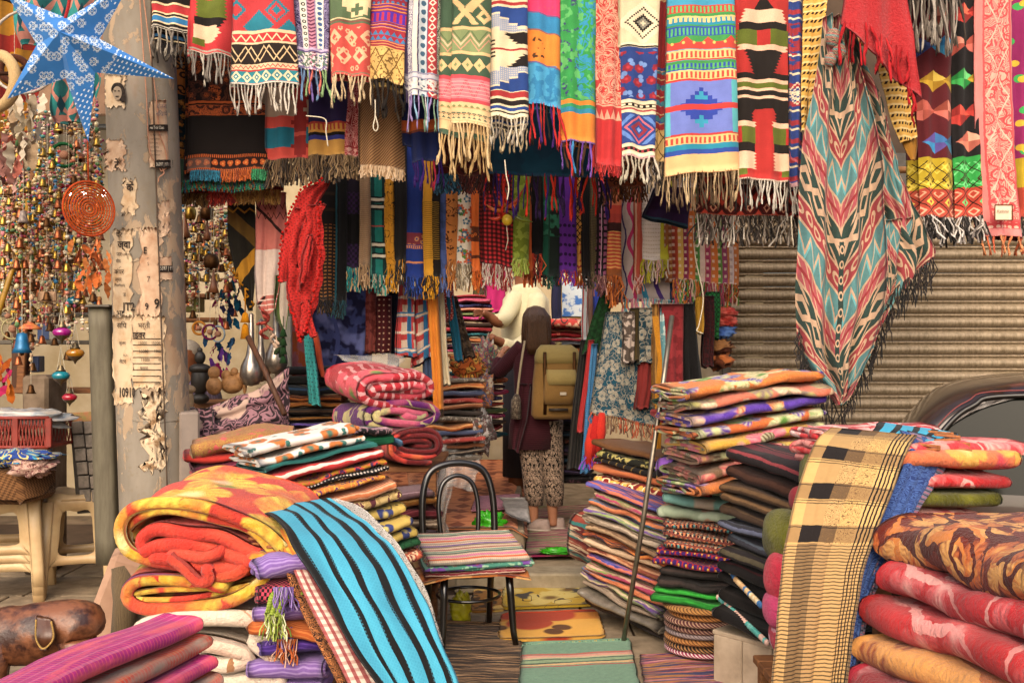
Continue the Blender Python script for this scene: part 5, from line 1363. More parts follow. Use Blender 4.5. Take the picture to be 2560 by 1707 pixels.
V = np.array([[[x,yy,.345 + .006 * math.sin(yy * 7 + x * 3)] for x in np.linspace(-1.4,.1,16)] for yy in np.linspace(6.28,10.1,40)])
V[:,-1,2] -= .06;V[:,-2,0] += .0
UV = np.stack(np.broadcast_arrays(np.linspace(0,1.5,16)[None,:],np.linspace(0,3.8,40)[:,None]),-1)
sheet('cloth',V,.006,oc_.done(),UV.copy(),fc)
pkm = Pat('pink_stripe_mat','#b8788c').hrep('#4a2838',4.5,1.2).done()
floor_mat('small pink striped mat on the platform edge behind the chair',[(1190,1242),(1300,1236),(1302,1268),(1178,1278)],pkm,.01,.365,'mat','striped_mat',13)
gs = thing('plastic_sheet','grey plastic sheet drooping over the platform corner','plastic sheet',tuple(P(1300,1260,6.7)))
drape('sheet',[(1248,1242,6.9),(1258,1260,6.6),(1262,1278,6.4)],[(1312,1244,6.8),(1322,1268,6.5),(1326,1306,6.35)],plain('grey_film','#8f8a86',.3,0,.2,30,.4,.5),gs,14,14,.004,.01,1,3,lump=.008)
M_bag = plain('green_bag','#3fae1c',.25,0,.15,30,.3,.5,'#2c8414')
def crumple(label,px,py,Y,sx,sy,sz,mat,seed,name='plastic_bag',cat='plastic bag',group=None,amp=.35):
 c = P(px,py,Y)
 n,m = 20,26
 th_,ph = np.linspace(.03,PI - .03,n)[:,None],np.linspace(0,2 * PI,m)[None,:]
 V = np.stack(np.broadcast_arrays(np.sin(th_) * np.cos(ph),np.sin(th_) * np.sin(ph),np.cos(th_)),-1)
 k = 1 + amp * (np.abs(vnoise(V,3.2,seed)) - .4) + amp * .5 * vnoise(V,8,seed + 1)
 V = V * k[...,None] * np.array([sx,sy,sz])
 V[:,-1] = V[:,0]
 UV = np.stack(np.broadcast_arrays(ph * sx,th_ * sz),-1)
 me = mesh_np(name,(V + np.array(c)).reshape(-1,3),gridq(n,m),UV.reshape(-1,2),mat)
 return tag(link(name,me),label,cat,group)
crumple('bright green plastic bag lying behind the chair back',1222,1312,6.42,.1,.08,.085,M_bag,3)
g2_ = crumple('flat bright green plastic bag dropped on the aisle rug',1392,1376,6.38,.1,.06,.022,M_bag,5)
crumple('yellow plastic bag under the chair',1150,1520,5.35,.06,.05,.085,plain('yellow_bag','#b8b024',.3,0,.15,30,.3,.5),6)
for i,(px,py,lb) in enumerate(((1632,1552,'short wooden log propping the rug stack'),(1552,1496,'wooden block under the far end of the rug stack'))):
 c = floor_pt(px,py,.05)
 m_ = MB().tube([(c.x - .06,c.y,.055),(c.x + .06,c.y - .02,.055)],.05,12)
 tag(m_.build('wooden_block',M_wood_l),lb,'block')
# ------------------------------------------------------------------ bentwood chair with mats
ch = thing('chair','black bentwood chair with mats stacked on its seat','chair',(-.17,5.02,0))
MC = Matrix.Translation((-.22,4.98,0)) @ Matrix.Rotation(math.radians(18),4,'Z')
def cp(*p): return MC @ Vector(p)
M_bent = plain('bentwood_black','#120e0c',.28,0,.25,60,.05,.6,coat=.3)
seat = MB()
ring = [(0.205 * math.cos(a) * (1.0),.2 * math.sin(a),.395) for a in np.linspace(0,2 * PI,33)]
seat.tube([cp(*p) for p in ring],.02,8,False)
seat.lathe([(.001,0),(.19,0),(.195,.012),(.001,.016)],tuple(cp(0,0,.387)),28)
seat.build('seat',M_bent,ch)
for sx in (-1,1):
 MB().tube([cp(sx * .165,-.15,.39),cp(sx * .17,-.165,.28),cp(sx * .18,-.18,.1),cp(sx * .19,-.195,.022)],[.02,.019,.0165,.015],8).build('leg',M_bent,ch)
 MB().tube([cp(sx * .165,.15,.39),cp(sx * .168,.17,.28),cp(sx * .17,.2,.1),cp(sx * .175,.225,.022)],[.02,.018,.016,.015],8).build('leg',M_bent,ch)
hoop = catmull([cp(-.18,.165,.38),cp(-.195,.19,.54),cp(-.19,.215,.72),cp(-.15,.235,.84),cp(-.06,.24,.885),cp(.06,.24,.885),cp(.15,.235,.84),cp(.19,.215,.72),cp(.195,.19,.54),cp(.18,.165,.38)],60)
MB().tube(hoop,.0185,10).build('backrest',M_bent,ch)
hoop2 = catmull([cp(-.085,.165,.39),cp(-.105,.19,.58),cp(-.105,.21,.7),cp(-.075,.225,.79),cp(0,.23,.825),cp(.075,.225,.79),cp(.105,.21,.7),cp(.105,.19,.58),cp(.085,.165,.39)],50)
MB().tube(hoop2,.0125,8).build('back_hoop',M_bent,ch)
apr = [cp(.16 * math.cos(a),.155 * math.sin(a),.25) for a in np.linspace(0,2 * PI,25)]
MB().tube(apr,.009,6,False).build('leg_ring',M_bent,ch)
GC = 'mats stacked on the chair'
fm_ = Pat('foam_print','#b86a2c').blob('#d8a060',.1,.5,1).blob('#8c3c1c',.1,.6,4).done()
z0 = .405
def cmat(label,z,w,d,h,mat,yaw,dx=0,dy=0,turns=1.5,e=.4,seed=1):
 return fold(label,MC @ Matrix.Translation((dx,dy,z)) @ Matrix.Rotation(math.radians(yaw),4,'Z') @ Matrix.Rotation(.19,4,'X'),w * 1.16,d * 1.16,h * 1.15,mat,turns,None,'mat','rag_mat',GC,seed,.004,None,e,14,.012,20)
C3 = np.array([[[x,y_,-.05 * max(0,abs(x) - .13) ** 1 * 4 - .02 * (abs(y_) > .18)] for y_ in np.linspace(-.24,.2,12)] for x in np.linspace(-.27,.27,18)])
C3[...,2] += z0 + .01
A = np.array(MC @ Matrix.Rotation(math.radians(-6),4,'Z'))
C3 = C3 @ A[:3,:3].T + A[:3,3]
tag(sheet('foam_mat',C3,.009,fm_,np.stack(np.meshgrid(np.linspace(0,.54,18),np.linspace(0,.44,12),indexing='ij'),-1)),'orange printed foam mat drooping over the chair seat under the rag mats','mat',GC)
rgm = stripemat('#7a2430',('#c8a890',.5,.8),period=1.1)
cmat('maroon flecked rag mat at the bottom of the chair stack',z0 + .018,.42,.33,.028,rgm,-4,-.01,-.03,seed=2)
gm = Pat('green_violet_rag','#3f7a68',warp=.4).blob('#6a3c8c',.12,.54,1).blob('#a82c3c',.12,.6,2).blob('#8cb090',.3,.6,3).done()
cmat('green and violet rag mat with loose threads second from the bottom of the chair stack',z0 + .046,.44,.34,.026,gm,-2,.01,-.03,seed=3)
sm_ = Pat('cream_striped_rag','#c4aa90',warp=.5,fuzz=.25,weave=.8)
vm = sm_.v.mod(23)
for c,a,b in (('#8c2c34',.5,1.6),('#5a4e3c',4,5.2),('#6a4c8c',5.4,7),('#8c8478',8.6,9.6),('#c8501c',11,12.6),('#c87090',14,16.5),('#2c5a50',18.4,20),('#5c8c78',20.6,22)): sm_.over(c,(vm > a) * (vm < b))
sm_.over('#7a6450',(sm_.u.mod(1.1) < .35) * .3)
smd = sm_.done()
cmat('cream rag mat striped red, violet, orange and pink on top of the chair stack',z0 + .072,.45,.35,.034,smd,0,0,-.02,seed=4)
cmat('teal and cream rag mat just under the striped top mat',z0 + .058,.455,.345,.018,gm,-1,.0,-.035,1.2,seed=8)
# ------------------------------------------------------------------ right: rugs, quilts and blankets along the aisle
GA = 'rag rugs in the leaning stack'
RC = [['#8c6c50','#a88a68','#5c4430'],['#a88a6c','#c4a888','#6c5440'],['#34306c','#5c58a0','#c86a50'],['#a85a34','#c8784c','#3c6c8c'],['#8c7a68','#b8a48c','#5c4c3c'],['#b8541c','#d07830','#34242c'],['#c8946c','#a86c44','#7a3c2c'],['#a83c5c','#7c8c4c','#c8a088'],['#6c4c8c','#8c9c60','#c8b490']]
rl = ['grey film wrapped rug at the bottom','cream rug with pink and green rags','tan and violet striped rag rug','pink and brown rag rug','amber chindi rug','orange and blue striped rag rug','cream scroll print rug','burnt orange beaded rug','grey straw coloured rug','beige ribbed rug','blue and peach striped rag rug','indigo and coral striped rug','brown sisal rug','tan looped rug near the top','light brown folded rug on top']
items = []
for i,l in enumerate(rl):
 if i == 0: mt = plain('film_wrapped','#7d7468',.25,0,.2,20,.4,.5)
 else: mt = rugmat(RC[(i * 4) % 9],2.5,i)
 items.append((l + ' of the leaning rug stack',mt,.043 if i else .06))
stack(TM(P(1600,1520,5.25),-48,-9),items,.56,.4,GA,'rug','folded_rug',.02,4,None,.007,21,turns=1.5,nx=10)
top_ = [('orange wool shawl folded above the rug stack',solidmat('#a85a30'),.05),('red shawl with yellow petals above the rugs',ornmat('#7a1c18','#d8a040','#e8d8a8',s=.12),.055),('grey speckled shawl above the rugs',rugmat(['#5c5058','#8c7c84','#3c3038'],2,3),.045)]
MT = TM(P(1605,1245,5.35),-40,-8)
stack(MT,[top_[2],top_[1],top_[0],('black shawl with gold check lines near the paisley jacket',Pat('gold_line','#181414').vrep('#8c6c2c',5,.5).done(),.04),('black and olive leaf print shawl under the paisley jacket',ornmat('#1c1c14','#8c8448','#a89858',s=.16),.06),('brown fringed shawl directly under the paisley jacket',solidmat('#5c3a1c'),.05)],.5,.36,'shawls folded above the rug stack','shawl','folded_shawl',.015,5,None,.007,22,turns=1.5)
GB = 'mats and quilts in the stack beside the steel rod'
loop = Pat('looped_chindi','#7a3c34',warp=.6,fuzz=.3,weave=.9).dots('#c8784c',2.2,2.0,.8,stag=True).dots('#4c8c8c',3.1,2.7,.6,.5).dots('#d8b890',2.7,3.3,.6,1,stag=True).dots('#2c1c24',1.9,1.7,.5).done()
loop2 = Pat('looped_chindi_red','#9c1c20',warp=.6,fuzz=.3,weave=.9).dots('#34185c',2.4,2.1,.9,stag=True).dots('#c89c34',3.3,2.9,.4).done()
gmat = rugmat(['#1f7a24','#2c9c30','#145c1c'],2.4,3)
kmat = rugmat(['#1c1816','#2c2624','#3c302c'],2.4,5)
quilt = Pat('pale_quilt','#8c9880',warp=.5).blob('#a8b49c',.08,.5,1).flower('#b88c74',.08,4,.3,'#d8a890',2).blob('#5c9090',.05,.58,3).done()
quilt2 = Pat('sea_green_quilt','#6c9890',warp=.5).blob('#a89888',.07,.56,4).done()
its = [('bright green rag mat just above the coaster stack',gmat,.05),('green rag mat under the black ones',gmat,.045),('ribbed black rag mat above the green ones',kmat,.06),('black rag mat second from the green ones',kmat,.06),('crimson and violet looped mat above the black mats',loop2,.05),('red and violet looped mat with orange edge',loop2,.045),('multicoloured looped mat with coral ends',loop,.05),('brown and turquoise looped mat',loop,.055),('dark looped mat with cream knots below the quilts',loop,.05),('pale sage quilt with peach sprigs',quilt,.07),('sea green quilt on the looped mats',quilt2,.07),('grey green quilted throw tied on top of the mat stack',quilt,.06)]
stack(TM(P(1752,1506,4.74),-22,-3),[(a,b,h * .9) for a,b,h in its],.36,.32,GB,'mat','folded_mat',.018,6,None,.008,23,turns=1.5,nx=12)
def coil(c1,c2,p_=.9):
 return Pat('coiled_rope',c1,warp=.1,weave=.8,fuzz=.25).over(c2,0) if False else c1
GK = 'round woven mats stacked on the floor'
cols = [('#8c1444','#d8c8c0','magenta round woven mat at the bottom'),('#241814','#a87848','black and tan round woven mat second from the bottom'),('#a87038','#5c3414','ochre herringbone round mat third from the bottom'),('#8c7c78','#5c4c50','silver grey round woven mat'),('#3c1418','#8c6c58','dark maroon round woven mat'),('#4c1c24','#a8886c','plum round woven mat with pale ticks'),('#a86c34','#54300f','golden brown braided round mat'),('#b07c40','#5c3818','ochre braided round mat on top')]
cz = floor_pt(1764,1648,.03)
for i,(a,b,l) in enumerate(cols):
 p = Pat('coiled_mat',a,warp=.1,weave=.6,fuzz=.25)
 p.over(b,((p.u * 1.0 + p.v * 1.6).mod(2.0) < .8))
 mt = p.done()
 mb = MB()
 rr = .175 * R.uniform(.95,1.05)
 hh = .028
 prf = [(.001,0),(rr * .9,0),(rr,.008),(rr * 1.02,hh / 2),(rr,hh - .008),(rr * .9,hh),(.001,hh)]
 n0 = mb.n
 mb.lathe(prf,(cz.x + R.uniform(-.012,.012),cz.y + R.uniform(-.01,.01) + .1,.045 + i * .029),40,Matrix.Rotation(R.uniform(-.03,.03),4,'X'))
 mb.uv[-1][:,0] *= 2 * PI * rr
 tag(mb.build('round_mat',mt),l + ' of the coaster stack','mat',GK)
cab = thing('cabinet','white board cabinet under the dark blankets','cabinet',(1.02,4.1,0))
mw = plain('white_board','#b8a48c',.6,0,.15,10,.15,.3,'#94826c')
cm_ = TM((1.28,4.2,0),-48)
for k in range(5):
 MB().box(cm_ @ Vector((-.28 + k * .15,-.2,.12)),(.146,.02,.24),math.radians(-48),.004).build('board',mw,cab,False)
for k in range(3):
 MB().box(cm_ @ Vector((.38,-.13 + k * .15,.12)),(.02,.146,.24),math.radians(-48),.004).build('board',mw,cab,False)
MB().box(cm_ @ Vector((.02,.02,.25)),(.76,.46,.02),math.radians(-48),.004).build('cabinet_top',mw,cab,False)
GD = 'dark woollen blankets above the white cabinet'
dk = lambda *c: stripemat(c[0],*[(q,3.0 * i + 1,3.0 * i + 2.2) for i,q in enumerate(c[1:])],period=3.0 * max(1,len(c) - 1) + 2,warp=.4,fuzz=.35)
bead = Pat('beaded_hem','#14110f',fuzz=.3).over('#c8b088',0).done()
its = [('black wool blanket with a turquoise beaded hem at the bottom',dk('#141110','#1c1816'),.075),('black wool blanket with a cream beaded hem',dk('#15110f','#1f1a18'),.075),('black shaggy wool blanket',dk('#121010','#1c1818'),.07),('black wool blanket with maroon band',dk('#161212','#3c1418'),.065),('charcoal wool blanket with a thin yellow line',dk('#221c1e','#4c4434'),.06),('slate grey wool blanket',dk('#34343c','#4c5460'),.055),('dark blue grey wool blanket',dk('#2c2c34','#54586c'),.055),('brown wool blanket with knotted ends',dk('#3c2c20','#54402c'),.05),('tan edged brown wool blanket',dk('#4c3824','#6c5034'),.05),('chestnut wool blanket',dk('#44301f','#5c442c'),.05),('dark brown felt blanket rolled near the top',dk('#2c1812','#3c241a'),.085),('maroon and charcoal broad striped wool blanket on top',stripemat('#241c1e',('#5a2028',5,12),('#7a3034',14,15),period=18,fuzz=.35),.075)]
dl = stack(TM(P(1985,1592,4.2),-50,-9),[(l + ' of the dark stack',m_,h) for l,m_,h in its],.62,.42,GD,'blanket','folded_blanket',.02,4,None,.008,24,turns=1.5,nx=12)
for (a,b,cs,li) in (((1792,1412),(1890,1512),['#d8b888','#c8a070','#e0d0a8','#3c6ca0'],1),((1784,1492),(1905,1605),['#4c9c94','#6cb0a8','#d8b0a0'],0)):
 mb = MB()
 for k in range(26):
  f = k / 25
  p = P(a[0] + 12 + (b[0] - a[0]) * f,a[1] + (b[1] - a[1]) * f,4.4 - .42 * f)
  mb.ball(p,(.012,.012,.014),6,4)
  mb.uv[-1][:,0] = R.random() * .99
 mb.build('beads',mixyarn(cs),dl[li])['kind'] = 'stuff'
GE = 'bright floral fleece blankets'
def fleece(base,a,b,c,seed):
 p = plush('floral_fleece',base,warp=1.0)
 p.flower(a,.042,3,.48,b,seed,lob=.6,vein=b);p.flower(c,.05,2,.36,'#c8c890',seed + 3.3,lob=.8,vein='#d8d0a8');p.flower(b,.03,3,.26,a,seed + 7,lob=.6,keep=.6);return p.done()
fl = [('orange fleece blanket with violet petals, bottom one drooping at the corner',fleece('#c8702c','#5c3494','#e0c0a0','#5c8c34',1),.07),('taupe fleece blanket with pink flowers, second from the bottom',fleece('#7a5c44','#d0605c','#e0b090','#6c8c40',2),.066),('taupe and rose fleece blanket in the lower half',fleece('#86664c','#d8787c','#d8b048','#4c3424',3),.066),('pink and yellow fleece blanket in the middle',fleece('#cc9830','#d0586c','#e0a09c','#5c4a2c',4),.066),('orange fleece blanket with green ferns and violet',fleece('#cc6424','#d8d0a0','#5c8c34','#5c3494',5),.066),('violet petalled fleece blanket third from the top',fleece('#54309c','#e0b894','#7050a8','#c86424',6),.066),('salmon and grey fleece blanket second from the top',fleece('#cc6c50','#8c7468','#b8b058','#e0b090',7),.066),('orange fleece blanket with green leaves on top',fleece('#d0742c','#e0cc98','#5c8c2c','#54309c',8),.066)]
def sagE(C):
 return -.05 * np.clip(-(C[...,0] + .05),0,1) ** 1.0 + .0 * C[...,1]
stack(TM(P(1862,1196,4.66),16,6),fl,.66,.46,GE,'blanket','folded_blanket',.018,4,sagE,.008,25,turns=2,nx=16)
rose = Pat('black_rose','#160f10').flower('#b01c24',.035,7,.48,'#d8484c',2,lob=.25).flower('#c03034',.03,3,.36,None,6,lob=.6).done()
fold('black cloth with big red roses behind the bright fleece stack',TM(P(1800,985,5.0),8,4),.56,.5,.08,rose,2,None,'blanket','folded_blanket',None,41,.012)
fold('dark green velvet throw under the rose cloth',TM(P(1745,1012,4.95),10,2),.34,.4,.05,solidmat('#143c2c'),2,None,'blanket','folded_blanket',None,42,.01)
fold('crimson folded shawl tucked behind the bright fleece stack',TM(P(1790,1040,4.98),8,3),.6,.3,.06,solidmat('#a81c24'),2,None,'blanket','folded_blanket',None,43,.01)
fold('black and violet spotted throw left of the bright fleece stack',TM(P(1712,1200,4.85),-18,-4),.22,.24,.13,Pat('violet_spots','#1c1420').blob('#7848a0',.16,.52,2).blob('#c8a8a0',.2,.62,5).done(),2,None,'blanket','folded_blanket',None,44,.012)
fold('red fleece throw under the violet spotted one',TM(P(1720,1236,4.85),-16,-4),.24,.24,.055,solidmat('#a8241c'),1.5,None,'blanket','folded_blanket',None,45,.01)
fold('striped rug roll in a dark strap left of the leaning rug stack',TM(P(1490,1420,5.6),-50,-14),.3,.16,.34,rugmat(['#5c1c1c','#c8b090','#34706c','#8c3c2c'],1.6,4),2,None,'rug','rolled_rug',None,46,.01,None,.8)
fold('black rolled rug under the leaning rug stack',TM(P(1600,1560,5.2),-48,-9),.6,.24,.1,kmat,1.5,None,'rug','rolled_rug',None,47,.008,None,.9)
rod = thing('steel_rod','thin steel rod leaning from the floor to the hanging scarves','rod',tuple(floor_pt(1558,1606,.03)))
MB().tube([floor_pt(1558,1606,.03),P(1608,1300,4.72),P(1652,1000,4.85),P(1680,790,4.98)],.0125,10).build('tube',M_steel,rod)
crd = MB()
for k in range(5):
 crd.tube([P(1632 + k * 3,790,5.45),P(1646 + k * 2,900,5.42),P(1638 + k * 4,1000,5.38),P(1644 + k * 2,1100,5.33),P(1634 + k * 3,1180,5.3)],.004,5)
tag(crd.build('yellow_cord',yarn('#a8701c')),'bunch of mustard yellow cords hanging along the steel rod','cord')
# ------------------------------------------------------------------ left middle: rolled plush blankets
GQ = 'plush blankets rolled at the left of the shop mouth'
rs1 = plush('red_rose_plush','#b8142c').flower('#e08090',.04,4,.4,'#e8b0a8',1,lob=.4).over('#e8a8a8',0).done()
p = plush('crimson_striped_plush','#b01828');p.over('#e09c9c',(p.v.mod(5) < 1.8) * (p.u > 22));p.flower('#d84858',.04,4,.42,'#6c8c34',2,lob=.4,keep=.6);rs1 = p.done()
p = plush('purple_plush','#540c5c');p.flower('#b8a870',.05,2,.4,None,2,lob=.8);p.blob('#c0506c',.02,.55,3,soft=.03);p.swirl('#a89c70',.03,.3,.14,4);rs2 = p.done()
p = plush('maroon_plush','#640c10');p.flower('#c83424',.035,5,.46,'#d86030',3,lob=.3,keep=.6);p.over('#b81c20',(p.u < 18) * .5);rs3 = p.done()
fold('maroon and orange plush blanket rolled tight at the bottom of the roll stack',TM(P(1000,1152,5.55),-62,0),.5,.36,.23,rs3,3,.03,'blanket','rolled_blanket',GQ,51,.008,None,.85,14,.03)
fold('purple and pink plush blanket folded in the middle of the roll stack',TM(P(968,1088,5.6),-60,4),.5,.5,.22,rs2,2,.045,'blanket','rolled_blanket',GQ,52,.012,None,.7,14,.03)
fold('red and pink striped plush blanket on top of the roll stack',TM(P(950,1005,5.6),-58,-6),.5,.52,.23,rs1,2,.05,'blanket','rolled_blanket',GQ,53,.012,None,.7,14,.03)
ps = thing('plastic_sheet','clear plastic sheet lying on the red striped blanket roll','plastic sheet',tuple(P(930,890,5.6)))
drape('sheet',[(828,884,5.5),(840,895,5.4),(850,902,5.35)],[(1012,886,5.7),(1010,900,5.5),(990,912,5.36)],M_plastic,ps,16,24,.0015,.014,2,4,lump=.012)
GZ = 'dark shawls stacked behind the rolls'
dcol = [('#34101c','#6c1c2c','wine red'),('#1c1418','#a84c1c','black and rust'),('#241634','#5c4890','violet edged'),('#2c1a10','#8c5c24','bronze striped'),('#140f10','#3c2c20','plain dark'),('#7a4418','#b0742c','ochre bordered'),('#8c4c18','#3c1c10','rust brown'),('#14181c','#1c3048','black and navy'),('#101010','#242424','black satin'),('#0f0f12','#1c1c24','glossy black')]
stack(TM(P(796,1098,6.05),6,0),[('%s shawl in the dark stack behind the blanket rolls' % c,stripemat(a,(b,.6,1.4),period=2.2),.042 if i < 7 else .06) for i,(a,b,c) in enumerate(dcol)],.36,.3,GZ,'shawl','folded_shawl',.012,4,None,.006,26,turns=1.5)
fold('floral bedspread with orange piping under the dark shawl stack',TM(P(800,1120,5.7),14,2),.4,.3,.06,ornmat('#8c6c30','#c8586c','#d8b888','#c87020',s=.14),1.5,None,'bedspread','folded_bedspread',None,54,.008)
GS = 'wool shawls folded on the left counter'
pm = Pat('rose_brown_paisley','#8c4838',warp=.3,fuzz=.3).swirl('#a88838',.55,.09,.45,2,dist=1.4).blob('#c0504c',.2,.6,4).done()
p = Pat('blue_red_ikat','#243c78',warp=.5);p.over('#a82c38',(p.u.mod(5) < 2));p.over('#4c84a8',(p.u.mod(5) > 3.6));p.over('#c87868',((p.u + (p.v / 1.2).floor() * .7).mod(5) < .8));ik = p.done()
orr = stripemat('#a82418',('#34305c',4,4.6),period=8)
plm = stripemat('#5c1c30',('#8c4058',.5,.9),period=1.4)
olr = stripemat('#3c2c1c',('#6c5028',.5,.8),period=1.6)
stack(TM(P(600,1240,4.62),18,3),[('dark olive striped shawl at the bottom of the left counter stack',olr,.05),('dull green shawl low in the left counter stack',stripemat('#2c3428',('#4c5840',.5,.8),period=1.6),.04),('blue and red ikat shawl with knotted fringe',ik,.05),('plum shawl above the ikat one',plm,.05),('orange red shawl with navy lines',orr,.045)],.44,.4,GS,'shawl','folded_shawl',.015,4,None,.008,27,turns=2)
fold('rose brown paisley shawl folded on top of the left counter stack',TM(P(612,1128,4.62),14,5),.46,.44,.09,pm,3,.014,'shawl','folded_shawl',GS,55,.014,lambda C: .02 * np.sin(C[...,0] * 9 + 1) + .03 * (C[...,1] + .2),.5,18,.02)
tt = thing('shawl_fringe','twisted grey fringe hanging from the left counter stack','fringe',tuple(P(560,1215,4.42)))
rope_fringe(tt,[tuple(P(540 + k * 22,1196 + (k % 3) * 6,4.36)) for k in range(8)],.075,.014,['#6c5c48','#94846c','#3c2c20'],3)
GY = 'printed cottons stacked in front of the rolls'
p = Pat('pineapple_print','#d8cfc4',warp=.3);p.flower('#b8682c',.09,6,.36,'#4c6c5c',2,lob=.15,sx=1,sy=.7);p.flower('#3c6c64',.12,2,.22,None,5,lob=.7,keep=.5);pin = p.done()
ylp = Pat('yellow_blue_print','#b89c4c',warp=.3).flower('#343c6c',.1,3,.4,'#c8b468',2,lob=.6).swirl('#5c5030',.1,.3,.15,4).done()
mrp = Pat('maroon_cream_print','#a88c54',warp=.3).chk('#5c2c34',3.4,3.4).swirl('#c8ac70',.2,.2,.3,2).done()
pch = Pat('peach_weave','#b86844',warp=.3).zig('#d8a888',0,2,.6,.5) if False else None
pch = stripemat('#b8683c',('#d8a07c',.3,.9),period=1.5)
kdot = Pat('black_polka','#161214').dots('#c8bcb0',1.6,1.6,.42,stag=True).done()
its = [('coral edged cotton at the bottom of the printed stack',ornmat('#b8583c','#d8b48c','#7a2c2c',s=.2),.06),('bottle green quilted cotton low in the printed stack',Pat('green_quilt','#1c4c2c').lat('#143820',4,4,.9,1.1).done(),.05),('yellow cotton with blue flowers, lowest of three',ylp,.062),('yellow cotton with blue flowers, middle of three',ylp,.062),('yellow and navy vine print cotton, top of three',ylp,.06),('cream cotton with maroon steps',mrp,.065),('peach woven cotton roll',pch,.055),('orange and violet print cotton',ornmat('#c0702c','#5c2c5c','#d8a030',s=.25),.04),('black polka dot cotton',kdot,.035),('mustard printed cotton under the red one',ornmat('#a87418','#3c2450','#c83c34',s=.2),.03),('plain coral red cotton with white edge',Pat('coral_cotton','#b82c2c').hrep('#e0c8b8',11,1.0,3).done(),.05),('teal edged cotton under the pineapple print',stripemat('#1f5c58',('#3c8c84',.2,.5),period=3),.03),('second pineapple print cotton',pin,.035),('white cotton with orange pineapples',pin,.05)]
stack(TM(P(846,1428,4.3),34,9),[(l + ' in the stack by the chair' if 'stack' not in l else l,m_,h,{'sx': (6 - i) * .016,'sy': -.0 * i}) for i,(l,m_,h) in enumerate(its)],.5,.4,GY,'cotton cloth','folded_cotton',.012,4,None,.007,28,turns=1.5,nx=14)
fold('emerald green shawl draped over the printed cottons',TM(P(842,1112,4.55),24,8),.44,.34,.06,Pat('emerald','#0f5034').hrep('#1c7048',2,.5).done(),2.5,None,'shawl','folded_shawl',None,56,.014,lambda C: -.3 * C[...,0] ** 2)
fold('blue grey shawl over the emerald one',TM(P(905,1092,4.6),24,-2),.3,.3,.04,stripemat('#34506c',('#54748c',.3,.6),period=2),1.5,None,'shawl','folded_shawl',None,57,.012,lambda C: -.4 * np.clip(C[...,0],0,1) ** 1.2)
fold('black and pink flower scarf thrown over the emerald shawl',TM(P(850,1086,4.5),22,6),.42,.3,.035,Pat('black_pink','#1c181a').blob('#b88c94',.07,.52,2,soft=.01).swirl('#8c6c74',.2,.2,.3,3).done(),1.2,None,'scarf','folded_scarf',None,58,.016,lambda C: -.5 * C[...,0] ** 2)
GV = 'textiles in plastic behind the chair'
rv = [('maroon','#5c1c24','#8c4048'),('brown striped','#4c3424','#8c6c50'),('rose','#7c3c40','#a87074'),('rust','#7c3818','#a86434'),('dark','#2c2024','#54444c'),('cream flecked','#6c5848','#a8947c'),('wine','#54141c','#7c343c'),('amber','#8c5820','#b88444'),('grey pink','#6c5054','#94787c')]
stack(TM(P(985,1452,5.3),22,0),[('%s shawl in plastic, layer of the bagged pile behind the chair' % c,stripemat(a,(b,.4,1.0),period=1.9,fuzz=.35),.062) for c,a,b in rv],.42,.34,GV,'shawl','bagged_shawl',.02,5,None,.01,29,turns=1.5)
for i,(lb,L_,R_) in enumerate((('crumpled clear plastic wrapping over the bagged pile',[(1040,1150,5.6),(1032,1250,5.5),(1040,1360,5.45)],[(1140,1170,5.75),(1120,1290,5.6),(1130,1400,5.5)]),)):
 w_ = thing('plastic_wrapping',lb,'plastic wrap',tuple(P(1080,1400,5.1)))
 drape('film',L_,R_,M_plastic,w_,30,30,.0015,.03,4,7 + i,lump=.03)
# ---- plain benches and boxes the piles stand on
def bench(label,x0,x1,y0,y1,top,mat=M_wood):
 t_ = thing('bench',label,'bench',((x0 + x1) / 2,(y0 + y1) / 2,0),'benches under the piles')
 n = 3
 for k in range(n):
  d = (y1 - y0) / n
  MB().box(((x0 + x1) / 2,y0 + d * (k + .5),top - .015),(x1 - x0,d - .008,.03),0,.004).build('plank',mat,t_,False)
 for x in (x0 + .04,x1 - .04):
  for y_ in (y0 + .04,y1 - .04): MB().box((x,y_,(top - .03) / 2),(.05,.05,top - .03),0,.004).build('leg',mat,t_,False)
bench('bench under the rose brown paisley shawl stack',-1.6,-1.02,4.4,4.9,.79)
bench('low bench under the printed cottons',-1.08,-.46,4.05,4.56,.51)
bench('wide counter under the blanket rolls',-1.4,-.4,5.36,6.2,.85)
bench('plinth under the bagged pile behind the chair',-.9,-.4,5.1,5.5,.235)
bench('bench under the heap beside the car',1.22,1.95,3.3,3.95,.84)
bench('small box bench under the velvet cushions',.92,1.18,3.5,3.75,.33)
bench('tall bench under the rose printed cloth',.9,1.5,4.85,5.3,1.13)
